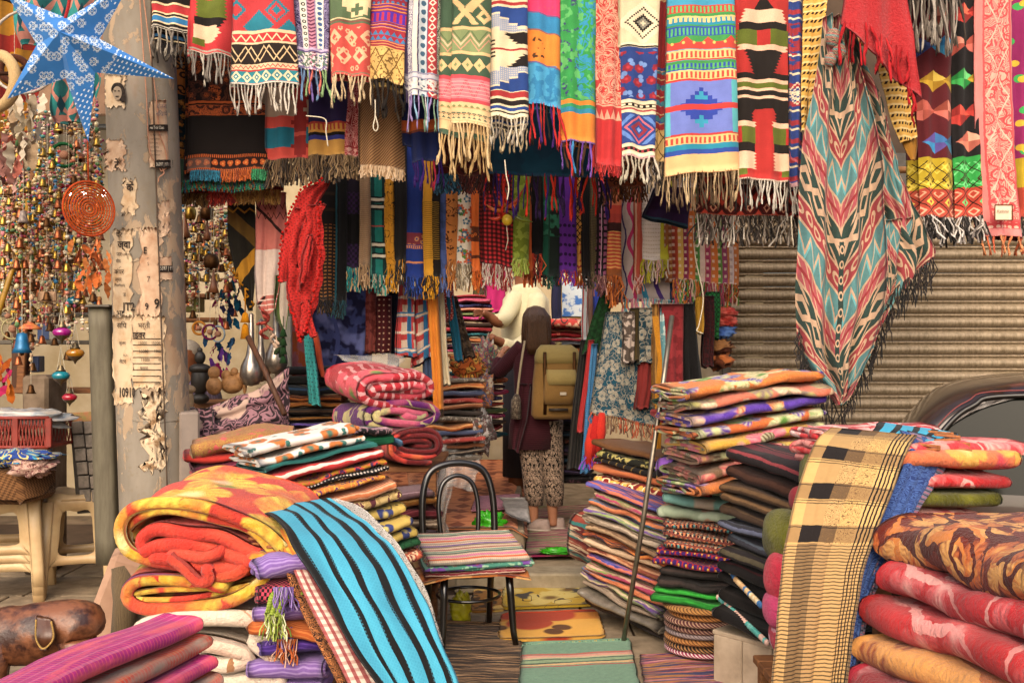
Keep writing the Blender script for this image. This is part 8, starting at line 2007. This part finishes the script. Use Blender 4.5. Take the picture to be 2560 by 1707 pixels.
MB().box(P(206,1042,6.02),(.14,.03,.06),0,.004,-.06).build('header',plain('header_card','#8c8048',.6,0,.2,30,0,.3,'#b06c4c'),rk,False)
MB().box(P(216,1160,6.04),(.16,.012,.6),0,.004,-.08).build('backing',plain('rack_back','#4c443c',.7),rk,False)
M_st = plain('cream_plastic','#cdb084',.4,0,.12,6,.05,.4,'#b8966a')
def stool(c,s_,label,rot,h=.62):
 t_ = thing('plastic_stool',label,'stool',tuple(c),'cream plastic stools')
 Mr = Matrix.Translation(c) @ Matrix.Rotation(rot,4,'Z')
 pr = []
 a = .155 * s_
 MB().loft([(Mr @ Vector((0,0,h - .03)),a * 1.06,a * 1.06,rot),(Mr @ Vector((0,0,h - .008)),a * 1.04,a * 1.04,rot),(Mr @ Vector((0,0,h)),a * .94,a * .94,rot)],32,.45).build('seat',M_st,t_)
 for sx in (-1,1):
  for sy in (-1,1):
   q = lambda z: Mr @ Vector((sx * a * (1.0 + .26 * (1 - z / h)),sy * a * (1.0 + .26 * (1 - z / h)),z))
   MB().loft([(q(z),.034,.034,rot) for z in (0,.1,.3,h - .03)],12,.5).build('leg',M_st,t_)
 zb = .13
 for k in range(4):
  Mk = Matrix.Translation(c) @ Matrix.Rotation(rot + k * PI / 2,4,'Z')
  X = lambda x,z,o: tuple(Mk @ Vector((x,-a * (1.03 + .26 * (1 - z / h)) + o,z)))
  wt,wb = a,a * 1.2
  ou = catmull([(-wt,h),(0,h),(wt,h),(wb * .99,h * .5),(wb,zb),(wb * .8,zb + .05),(0,zb + .06),(-wb * .8,zb + .05),(-wb,zb),(-wb * .99,h * .5)],40,True)
  inn_ = catmull([(-wt * .5,h - .1),(0,h - .095),(wt * .5,h - .1),(wt * .62,h * .55),(wt * .66,zb + .14),(wt * .5,zb + .115),(0,zb + .11),(-wt * .5,zb + .115),(-wt * .66,zb + .14),(-wt * .62,h * .55)],40,True)
  V = [X(x,z,o) for o in (0,.012) for rg_ in (ou,inn_) for x,z in rg_]
  Q = []
  for j in range(40):
   j2 = (j + 1) % 40
   Q += [[j,j2,40 + j2,40 + j],[80 + j,120 + j,120 + j2,80 + j2],[40 + j,40 + j2,120 + j2,120 + j],[j,80 + j,80 + j2,j2]]
  MB().add(V,Q).build('side_panel',M_st,t_)
stool(floor_pt(196,1470,.0),1,'cream plastic stool standing beside the duct',.35,.6)
for k in range(3): stool(floor_pt(16,1490,.0) + Vector((0,0,.05 * k)),1.1,['lowest of the nested cream stools under the wicker trunk','middle one of the nested cream stools','top one of the nested cream stools carrying the wicker trunk'][k],.3,.62)
tag(MB().box(P(470,1150,5.3),(.1,.5,.55),.35,.01).build('white_box',plain('grey_box','#8c7c70',.6,0,.15,8,.1),None,False),'pale grey board box beside the pole','box')
tag(MB().box(P(600,1010,6.2),(.75,.5,.04),0,.006).build('counter_board',M_wood,None,False),'wooden counter board under the carved figures','counter')
M_cv = plain('carved_wood','#b08050',.6,0,.2,30,.3,.3,'#7c5430')
def figure(label,px,py,Y,s_,mat,blobs):
 t_ = thing('carved_figure',label,'figurine',tuple(P(px,py,Y)),'carved figures')
 for nm,x,z,rx,rz in blobs: MB().ball(P(px,py,Y) + Vector((x * s_,0,z * s_)),(rx * s_,rx * .8 * s_,rz * s_),14,10).build(nm,mat,t_)
man_ = [('base',0,.06,.1,.06),('body',0,.26,.1,.17),('shoulder',0,.38,.12,.06),('head',0,.5,.06,.075),('topknot',0,.58,.03,.03)]
figure('pale carved wooden Buddha beside the pole',462,1060,5.6,.52,plain('pale_carving','#c0a078',.6,0,.2,20,.2),man_)
figure('dark carved standing figure behind the pale Buddha',500,1010,5.9,.56,plain('dark_carving','#2c241c',.5,0,.2,20,.2),man_)
el = [('body',0,.2,.2,.16),('head',.16,.3,.11,.12),('ear',.06,.34,.05,.11),('back_hump',-.1,.36,.09,.1),('trunk',.22,.16,.04,.12),('hump',.04,.42,.07,.08)]
figure('carved wooden elephant group on the counter',580,990,5.8,.34,M_cv,el);figure('round carved wooden figure left of the elephants',535,985,5.75,.3,M_cv,[('head',0,.42,.12,.13),('body',0,.16,.16,.18)])
M_sv = metal('#b8aca0',.3)
for px,py,Y,s_,l in ((628,965,5.75,1.0,'silver gourd with long neck, left one'),(652,955,5.95,.9,'silver gourd with long neck, middle one behind'),(690,935,5.9,1.05,'silver gourd with long neck, right one')):
 MBg = MB().lathe([(.002,0),(.045 * s_,.01),(.068 * s_,.06 * s_),(.06 * s_,.12 * s_),(.03 * s_,.18 * s_),(.018 * s_,.26 * s_),(.014 * s_,.42 * s_),(.002,.43 * s_)],P(px,py,Y),18);tag(MBg.build('silver_gourd',M_sv),l,'gourd','silver gourds')
dpy = Pat('mauve_paisley','#8c646c',warp=.6).swirl('#2c2024',.12,.14,.5,2,dist=1).blob('#b09484',.1,.58,4).done()
dp = thing('draped_cloth','mauve and black paisley cloth slung over the counter front','cloth',tuple(P(600,1080,5.3)))
drape('cloth',[(724,918,5.5),(660,962,5.45),(560,1002,5.4),(500,1030,5.35),(478,1060,5.3)],[(720,1080,5.45),(680,1080,5.35),(600,1090,5.28),(540,1100,5.25),(520,1140,5.2)],dpy,dp,34,24,.006,.025,2,4,None,0,.01)
drape('tail',[(476,1022,5.3),(478,1090,5.25),(482,1140,5.2)],[(534,1024,5.3),(536,1090,5.22),(530,1150,5.18)],dpy,dp,20,16,.006,.03,3,5)
tag(MB().tube([P(620,842,5.4),P(664,930,5.3),P(712,1036,5.15)],.016,8).build('wooden_stick',M_wood_d),'dark wooden stick leaning above the paisley cloth','stick')
tag(MB().box(P(722,890,6.2),(.035,.04,.5),0,.004).build('white_post',plain('white_paint','#b8b0a0',.5),None,False),'white painted post dividing the two shops','post')
M_lh = plain('brown_leather','#34180e',.4,0,.3,14,.6,.5,'#7c4c30',thr=(.42,.58))
ho = thing('leather_horse','brown leather toy horse with a stitched saddle flap','figurine',tuple(P(100,1700,3.1)))
hb = MB()
pts = catmull([tuple(P(a,b,3.1)) for a,b in ((214,1600),(205,1575),(170,1568),(110,1578),(50,1588),(-20,1575),(-70,1540),(-100,1480))],40)
hb.tube(pts,np.interp(np.linspace(0,1,40),[0,.06,.15,.3,.5,.65,.8,1],[.02,.055,.09,.088,.095,.09,.06,.045]),18);hb.build('body',M_lh,ho)
for px,yy in ((185,3.04),(190,3.16),(-10,3.04),(-5,3.16)): MB().tube([P(px,1600,yy),P(px + 4,1680,yy),P(px,1790,yy),P(px + 4,1850,yy)],[.05,.03,.02,.022],8).build('leg',M_lh,ho)
MB().tube([P(212,1575,3.1),P(226,1600,3.1),P(224,1680,3.1)],[.02,.024,.012],8).build('tail',M_bz,ho)
sd = drape('saddle',[(90,1540,3.02),(88,1590,2.98),(100,1620,2.99)],[(128,1545,3.02),(138,1590,2.98),(122,1622,2.99)],plain('saddle_leather','#54301c',.4,0,.2,20,.1),ho,12,10,.008,.002,1,3)
MB().tube(catmull([tuple(P(a,b,2.965)) for a,b in ((90,1548),(90,1595),(105,1620),(122,1612),(134,1590),(128,1552))],30),.003,5).build('stitching',yarn('#b08c50'),ho)
crumple('grey leather pad on the toy horse back',108,1536,3.08,.035,.03,.012,plain('grey_pad','#94806c',.6),95,'pad','pad',None,.2)
# ------------------------------------------------------------------ people
M_skin = plain('skin','#b07858',.55,0,.1,20,.05,.4)
def wp(px,py,Y=7.3): return P(px,py,Y)
def limb(mb,pts,r,sides=12,n=18):
 c = catmull([tuple(p) for p in pts],n)
 mb.tube(c,np.interp(np.linspace(0,1,n),np.linspace(0,1,len(r)),r),sides)
wo = thing('person','person seen from behind with long brown hair and an olive canvas backpack','person',(.2,7.3,.14))
fl_z = .15
hp = wp(1350,1060);bx_ = (hp.x,7.3)
body = MB()
body.loft([((wp(1350,1090).x,7.3,wp(0,1090).z),.15,.11),((wp(1348,1000).x,7.3,wp(0,1000).z),.125,.095),((wp(1346,930).x,7.3,wp(0,930).z),.14,.1),((wp(1345,880).x,7.3,wp(0,880).z),.165,.09),((wp(1344,862).x,7.3,wp(0,862).z),.1,.07),((wp(1342,845).x,7.29,wp(0,845).z),.05,.05),((wp(1340,830).x,7.27,wp(0,830).z),.06,.07),((wp(1339,806).x,7.26,wp(0,806).z),.075,.095),((wp(1338,780).x,7.27,wp(0,780).z),.06,.075),((wp(1338,768).x,7.28,wp(0,768).z),.01,.01)],20)
limb(body,[wp(1300,872),wp(1268,905,7.34),wp(1244,928,7.38),wp(1246,905,7.46),wp(1254,884,7.5)],[.05,.045,.042,.034,.026]);limb(body,[wp(1390,872),wp(1402,930,7.35),wp(1392,960,7.45),wp(1360,950,7.55),wp(1330,940,7.6)],[.05,.045,.04,.034,.026])
for a,b in ((1330,1332),(1376,1380)): limb(body,[wp(a,1080),wp(a + 2,1170,7.3),wp(b,1240,7.3),wp(b + 2,1290,7.3),wp(b + 2,1312,7.3)],[.075,.05,.045,.034,.036])
for k,(dx,dy,L) in enumerate(((-6,-6,22),(-2,-9,26),(3,-9,25),(7,-7,20))): limb(body,[wp(1254 + dx * .5,884,7.5),wp(1258 + dx + 6,876 + dy,7.52),wp(1262 + dx + 10,880 + dy * .4,7.54)],[.012,.01,.007],6,8)
limb(body,[wp(1250,888,7.5),wp(1262,890,7.5),wp(1270,884,7.5)],[.012,.011,.008],6,8)
body.build('body',M_skin,wo)
nose = MB().ball((wp(1338,812).x,7.37,wp(0,812).z),(.012,.02,.02),8,6);nose.build('nose',M_skin,wo)
M_mar = Pat('maroon_knit','#3c141c',fuzz=.2).hrep('#4c1c26',1.4,.5).done()
cd_ = MB()
def ring(px,py,rx,ry,Y=7.3): return ((wp(px,py,Y).x,Y,wp(px,py,Y).z),rx,ry)
cd_.loft([ring(1330,1120,.175,.13),ring(1336,1060,.19,.14),ring(1342,1000,.17,.13),ring(1344,930,.17,.125),ring(1345,890,.19,.115),ring(1345,868,.175,.1),ring(1344,852,.1,.08)],26)
limb(cd_,[wp(1308,868),wp(1272,903,7.33),wp(1245,930,7.37),wp(1243,915,7.42),wp(1247,900,7.46)],[.068,.06,.055,.045,.04]);limb(cd_,[wp(1386,868),wp(1404,930,7.35),wp(1394,960,7.45),wp(1366,952,7.52)],[.065,.058,.05,.045])
V = cd_.v[0];V += .012 * np.stack([np.sin(V[:,2] * 17 + V[:,0] * 20),np.cos(V[:,2] * 13),0 * V[:,2]],-1)
cd_.build('cardigan',M_mar,wo)
drape('cardigan_tail',[(1292,960,7.2),(1288,1050,7.18),(1282,1120,7.16)],[(1330,960,7.18),(1318,1050,7.16),(1296,1132,7.15)],M_mar,wo,20,10,.008,.02,1.5,4)
tp = Pat('black_white_tweed','#171310',warp=.6,wscale=.8,fuzz=.2);tp.blob('#b89c84',.9,.52,1,sx=2.2,sy=.5,soft=.03);tp.blob('#b89c84',.9,.56,4,sx=.5,sy=2.2,soft=.03);tp.blob('#171310',.3,.58,7);tpm = tp.done()
tr = MB()
for a,b,sgn in ((1328,1334,-1),(1376,1384,1)):
 tr.loft([ring(b + 2,1262,.058,.055),ring(b,1230,.075,.07),ring(a + 2,1160,.088,.085),ring(a,1090,.1,.1),ring(a + 4 * -sgn,1050,.1,.11)],18)
for V in tr.v: V += .008 * np.stack([np.sin(V[:,2] * 21),np.cos(V[:,2] * 19 + V[:,0] * 9),0 * V[:,2]],-1)
tr.build('trousers',tpm,wo)
M_hair = plain('brown_hair','#3a2416',.35,0,.2,8,.5,.4,'#6c4a30',stretch=(60,60,2))
hr = MB().loft([ring(1344,886,.06,.03,7.2),ring(1345,868,.092,.05,7.2),ring(1344,840,.1,.075,7.23),ring(1342,810,.1,.1,7.25),ring(1340,786,.092,.1,7.26),ring(1339,770,.06,.07,7.27),ring(1339,764,.015,.02,7.27)],24)
V = hr.v[0];ang = np.arctan2(V[:,1] - 7.25,V[:,0] - wp(1342,800).x);V[:,0] += .007 * np.cos(ang * 7);V[:,1] += .007 * np.sin(ang * 9)
hr.build('hair',M_hair,wo)
hs_ = MB()
for k in range(70):
 a_ = R.uniform(-.2,PI + .2) + PI;x_,y_ = wp(1341,800).x + .1 * math.cos(a_),7.26 + .105 * math.sin(a_)
 hs_.tube([(wp(1340,768).x + .03 * math.cos(a_),7.27 + .03 * math.sin(a_),wp(0,767).z),(x_,y_,wp(0,792).z),(x_ + R.uniform(-.01,.01),y_ + .02,wp(0,835).z),(x_ * .96 + wp(1344,0).x * .04 + R.uniform(-.015,.015),y_ + .02,wp(0,R.uniform(858,884)).z)],[.004,.006,.005,.002],4,False)
hs_.build('hair_strands',M_hair,wo)['kind'] = 'stuff'
MB().tube([wp(1310,800,7.3),wp(1309,806,7.34),wp(1312,810,7.38)],.004,5).build('glasses',M_black,wo)
M_cv1,M_cv2 = Pat('olive_canvas','#a08a50',fuzz=.12,weave=.6).done(),Pat('tan_canvas','#8c6834',fuzz=.12,weave=.6).done()
M_shoe = plain('shoe_canvas','#b0988c',.7,0,.15,20,.1)
for px,py,nm in ((1346,1326,0),(1386,1304,1)):
 q = floor_pt(px,py,fl_z) if nm == 0 else Vector((wp(1384,1300).x,7.33,fl_z))
 m_ = MB();m_.loft([((q.x,q.y,fl_z),.09,.042,-.35),((q.x,q.y,fl_z + .03),.092,.044,-.35),((q.x + .015,q.y,fl_z + .06),.07,.04,-.35),((q.x + .03,q.y,fl_z + .085),.045,.036,-.35)],18,.85);sh_ = m_.build('shoe',M_shoe,wo)
 MB().loft([((q.x,q.y,fl_z - .004),.094,.046,-.35),((q.x,q.y,fl_z + .018),.095,.047,-.35)],18,.85).build('sole',plain('sole','#c0b0a0',.6),sh_)
def on(px,py,Y): return P(px,py,Y)
bp_ = thing('backpack','olive and tan canvas backpack worn by the person in maroon','backpack',tuple(wp(1385,1045,7.1)))
def bring(px,py,rx,ry,Y=7.08): c = P(px,py,Y);return ((c.x,Y,c.z),rx,ry)
MB().loft([bring(1384,1046,.14,.07),bring(1385,1036,.165,.1),bring(1388,1000,.17,.11),bring(1390,950,.168,.11),bring(1392,900,.158,.1),bring(1392,878,.14,.085),bring(1390,868,.1,.05)],28,.55).build('main_bag',M_cv2,bp_)
MB().loft([bring(1392,908,.162,.104),bring(1393,892,.165,.108),bring(1393,874,.15,.09),bring(1390,862,.11,.06)],28,.55).build('lid',M_cv1,bp_)
MB().loft([bring(1396,1010,.1,.04,6.98),bring(1397,990,.11,.05,6.97),bring(1399,940,.108,.05,6.97),bring(1400,925,.09,.04,6.98)],22,.55).build('front_pocket',M_cv2,bp_)
MB().loft([bring(1404,962,.1,.045,6.955),bring(1405,948,.112,.055,6.955),bring(1402,924,.105,.05,6.965)],22,.55).build('pocket_flap',M_cv1,bp_)
MB().box(P(1408,984,6.905),(.045,.006,.022),0,.002).build('label_patch',plain('patch','#c8b8a0',.7),bp_,False)
for px in (1362,1436): MB().tube([P(px,880,6.97),P(px,920,6.955),P(px + 2,980,6.955),P(px,1036,6.98)],.012,6,sq=.4).build('strap',M_bz,bp_)
for (a,b) in ((1330,1352),(1392,1376)): MB().tube(catmull([tuple(P(b,880,7.16)),tuple(P(a + 6,858,7.2)),tuple(P(a,866,7.28)),tuple(P(a - 4,900,7.34))],14),.022,8,sq=.35).build('shoulder_strap',M_cv1,bp_)
MB().tube([P(1372,1024,6.94),P(1420,1024,6.94)],.011,6).build('bottom_strap',plain('dark_strap','#2c2014',.6),bp_)
sb = thing('shoulder_bag','patterned shoulder bag with thin cream strap at the left hip','bag',tuple(wp(1292,1020,7.1)))
MB().tube(catmull([tuple(wp(1312,852,7.2)),tuple(wp(1304,900,7.12)),tuple(wp(1296,960,7.1)),tuple(wp(1292,1000,7.1))],16),.009,6,sq=.4).build('strap',yarn('#b8a484'),sb)
MB().loft([((wp(1290,1046,7.1).x,7.1,wp(0,1046,7.1).z),.04,.07),((wp(1290,1000,7.1).x,7.1,wp(0,1000,7.1).z),.036,.06),((wp(1292,985,7.1).x,7.1,wp(0,985,7.1).z),.015,.04)],14).build('pouch',ornmat('#5c4c40','#a89880','#2c2420',s=.3),sb)
crumple('blue checked cloth held by the person in maroon',1262,905,7.55,.06,.05,.06,ornmat('#2c5c84','#5c9cb0','#1c3454',s=.3),97,'held_cloth','cloth')
se = thing('person','seller in a pale cream hooded top reaching towards the shelf','person',(.1,8.4,.33))
def sr(px,py,rx,ry,Y=8.4): return ((P(px,py,Y).x,Y,P(px,py,Y).z),rx,ry)
sb_ = MB().loft([sr(1312,1180,.16,.12),sr(1312,1000,.17,.13),sr(1312,900,.16,.12),sr(1312,800,.18,.12),sr(1312,740,.17,.1),sr(1308,712,.07,.07),sr(1306,690,.07,.085),sr(1304,660,.085,.105),sr(1304,630,.07,.085),sr(1304,618,.02,.03)],22)
limb(sb_,[P(1296,745,8.35),P(1268,790,8.2),P(1246,806,8.05),P(1222,790,8.0),P(1204,780,7.95)],[.06,.05,.045,.034,.03])
for k in range(4): limb(sb_,[P(1206,778 + k * 3,7.95),P(1192,775 + k * 4,7.92),P(1184,780 + k * 4,7.9)],[.012,.01,.007],6,7)
limb(sb_,[P(1206,788,7.95),P(1198,796,7.9)],[.012,.008],6,6)
limb(sb_,[P(1340,745,8.35),P(1330,830,8.15),P(1290,866,8.0),P(1244,852,7.9),P(1226,842,7.85)],[.06,.052,.045,.036,.03])
for px in (1290,1334): limb(sb_,[P(px,1100,8.4),P(px,1220,8.4),(P(px,1100,8.4).x,8.4,.36)],[.09,.06,.05])
sb_.build('body',plain('skin_dark','#8c5434',.55,0,.1,20,.05,.4),se)
M_ho = Pat('cream_fleece','#d8cca4',fuzz=.12).done()
h_ = MB().loft([sr(1312,905,.2,.15),sr(1312,860,.205,.155),sr(1314,800,.21,.15),sr(1314,750,.2,.13),sr(1312,724,.13,.1),sr(1310,712,.09,.09)],26)
limb(h_,[P(1290,745,8.35),P(1266,788,8.2),P(1250,802,8.08),P(1236,800,8.03)],[.085,.072,.062,.05]);limb(h_,[P(1342,745,8.32),P(1334,830,8.15),P(1292,868,8.0),P(1252,858,7.92)],[.085,.078,.066,.05])
for V in h_.v: V += .01 * np.stack([vnoise(V,9,3),vnoise(V,9,4),vnoise(V,9,5)],-1)
h_.build('hooded_top',M_ho,se)
MB().loft([sr(1312,1190,.19,.14),sr(1312,1000,.19,.15),sr(1312,900,.19,.14)],20).build('trousers',solidmat('#2c2a30'),se)
MB().ball(P(1304,642,8.42),(.095,.115,.09),16,10).build('hair',plain('dark_hair','#1c1410',.5),se)
def face(par,px,py,Y,s_,sk):
 c = P(px,py,Y)
 MB().ball(c + Vector((0,-.1,-.005)) * s_,(.014 * s_,.022 * s_,.02 * s_),8,6).build('nose',sk,par)
 for sx in (-1,1):
  MB().ball(c + Vector((sx * .032,-.088,.022)) * s_,(.012 * s_,.008 * s_,.007 * s_),8,6).build('eye',M_black,par)
  MB().ball(c + Vector((sx * .085,0,0)) * s_,(.012 * s_,.022 * s_,.032 * s_),8,6).build('ear',sk,par)
 MB().ball(c + Vector((0,-.088,-.045)) * s_,(.024 * s_,.008 * s_,.006 * s_),8,6).build('mouth',plain('lips','#7c4038',.5),par)
face(se,1304,655,8.4,1.0,plain('skin_dark','#8c5434',.55))
om = thing('person','white haired man sitting behind the carved figures by the pole','person',tuple(P(468,1040,6.5)))
def mr(px,py,rx,ry,Y=6.5): return ((P(px,py,Y).x,Y,P(px,py,Y).z),rx,ry)
MB().loft([mr(478,1120,.19,.13),mr(478,1020,.2,.13),mr(476,960,.17,.1),mr(470,945,.06,.06),mr(464,930,.065,.08),mr(462,900,.082,.1),mr(462,876,.07,.085),mr(462,864,.02,.03)],20).build('body',plain('skin_old','#8c5434',.5,0,.1,20,.05,.4),om)
face(om,463,902,6.5,.95,plain('skin_old','#8c5434',.5))
MB().ball(P(468,880,6.54),(.092,.11,.085),16,10).build('hair',plain('white_hair','#b8ac9c',.7,0,.1,60,.2),om)
MB().loft([mr(478,1130,.22,.16),mr(478,1020,.22,.15),mr(477,968,.19,.12),mr(472,950,.08,.08)],20).build('shirt',stripemat('#4c4050',('#6c5c6c',.5,1),period=2,axis='u'),om)
# ------------------------------------------------------------------ parked car
M_car = plain('car_paint','#2c1f1a',.3,.3,.15,5,.02,.5,'#3c2c24',coat=.7)
M_glass = plain('car_glass','#12140e',.12,0,.1,5,0,.12)
car = thing('parked_car','dark brown hatchback car parked behind the blanket heap','car',(3.2,4.8,0))
side = catmull([(1.42,.3),(1.4,.55),(1.45,.88),(1.58,1.04),(1.66,1.157),(1.76,1.268),(1.88,1.33),(2.1,1.37),(2.5,1.395),(3.2,1.4),(3.7,1.36),(4.4,1.02),(5.1,.86),(5.3,.7),(5.3,.3)],70)
ys = np.array([0,.03,.1,.25,.6,1.0,1.35,1.5,1.57,1.6])
ins = np.array([.0,.5,.85,1,1.06,1.06,1,.85,.5,0])
V = np.zeros((len(side),len(ys),3))
for i,(x,z) in enumerate(side):
 k = max(0,(z - .9)) * .28
 for j,yy in enumerate(ys):
  f = (yy / 1.6 - .5) * 2
  V[i,j] = (x + (.03 * (1 - ins[j]) if x < 2 else -.03 * (1 - ins[j])),4.8 + f * (.8 - k),z - .05 * (1 - ins[j]))
link('body',mesh_np('body',V.reshape(-1,3),gridq(len(side),len(ys)),None,M_car),car)
def ysd(z): return 4.0 + max(0,z - .9) * .28
wtop = catmull([(1.74,1.06),(1.79,1.16),(1.9,1.262),(2.1,1.31),(3.2,1.315),(3.6,1.28),(3.95,1.0)],40)
roofl = np.array([side[np.argmin(abs(side[:,0] - x) + (side[:,1] < .9) * 9)] for x in np.linspace(1.6,4.2,40)])
V = np.array([[(a[0] + (b[0] - a[0]) * f,ysd(a[1] + (b[1] - a[1]) * f) - .002,a[1] + (b[1] - a[1]) * f - (.05 if f == 0 else 0)) for f in (0,.3,.7,1)] for a,b in zip(roofl,wtop)])
link('window_frame',mesh_np('window_frame',V.reshape(-1,3),gridq(40,4),None,M_car),car)
V = np.array([[(x,ysd(z) - .002 + (-.02 * math.sin((z - .3) * 5) if z < .9 else 0),z) for z in (.25,.4,.6,.8,.92)] for x in np.linspace(1.41,5.25,30)])
link('door_panel',mesh_np('door_panel',V.reshape(-1,3),gridq(30,5),None,M_car),car)
V = np.array([[(a,ysd(z) + .015,z) for z in np.linspace(.9,b,5)] for a,b in wtop])
link('side_window',mesh_np('side_window',V.reshape(-1,3),gridq(40,5),None,M_glass),car)
MB().tube([(a,ysd(b) - .006,b) for a,b in wtop],.012,6).build('window_seal',M_black,car)
MB().tube([(a - .02,ysd(b) - .008,b + .02) for a,b in wtop[:30]],.003,5).build('trim_line',plain('red_trim','#7a1c18',.4),car)
for x in (1.95,4.6):
 w_ = MB().lathe([(.12,-.09),(.29,-.09),(.31,-.06),(.31,.06),(.29,.09),(.12,.09)],(x,4.08,.31),28,FACE_CAM).build('wheel',plain('tyre','#141414',.8),car)
 MB().lathe([(.001,.02),(.06,.05),(.19,.06),(.2,.09)],(x,4.05,.31),20,FACE_CAM).build('rim',M_steel,w_)
_R = Matrix.Translation((1.66,4.1,0)) @ Matrix.Rotation(math.radians(-22),4,'Z') @ Matrix.Translation((-1.66,-4.1,0))
car.matrix_basis = _R @ car.matrix_basis
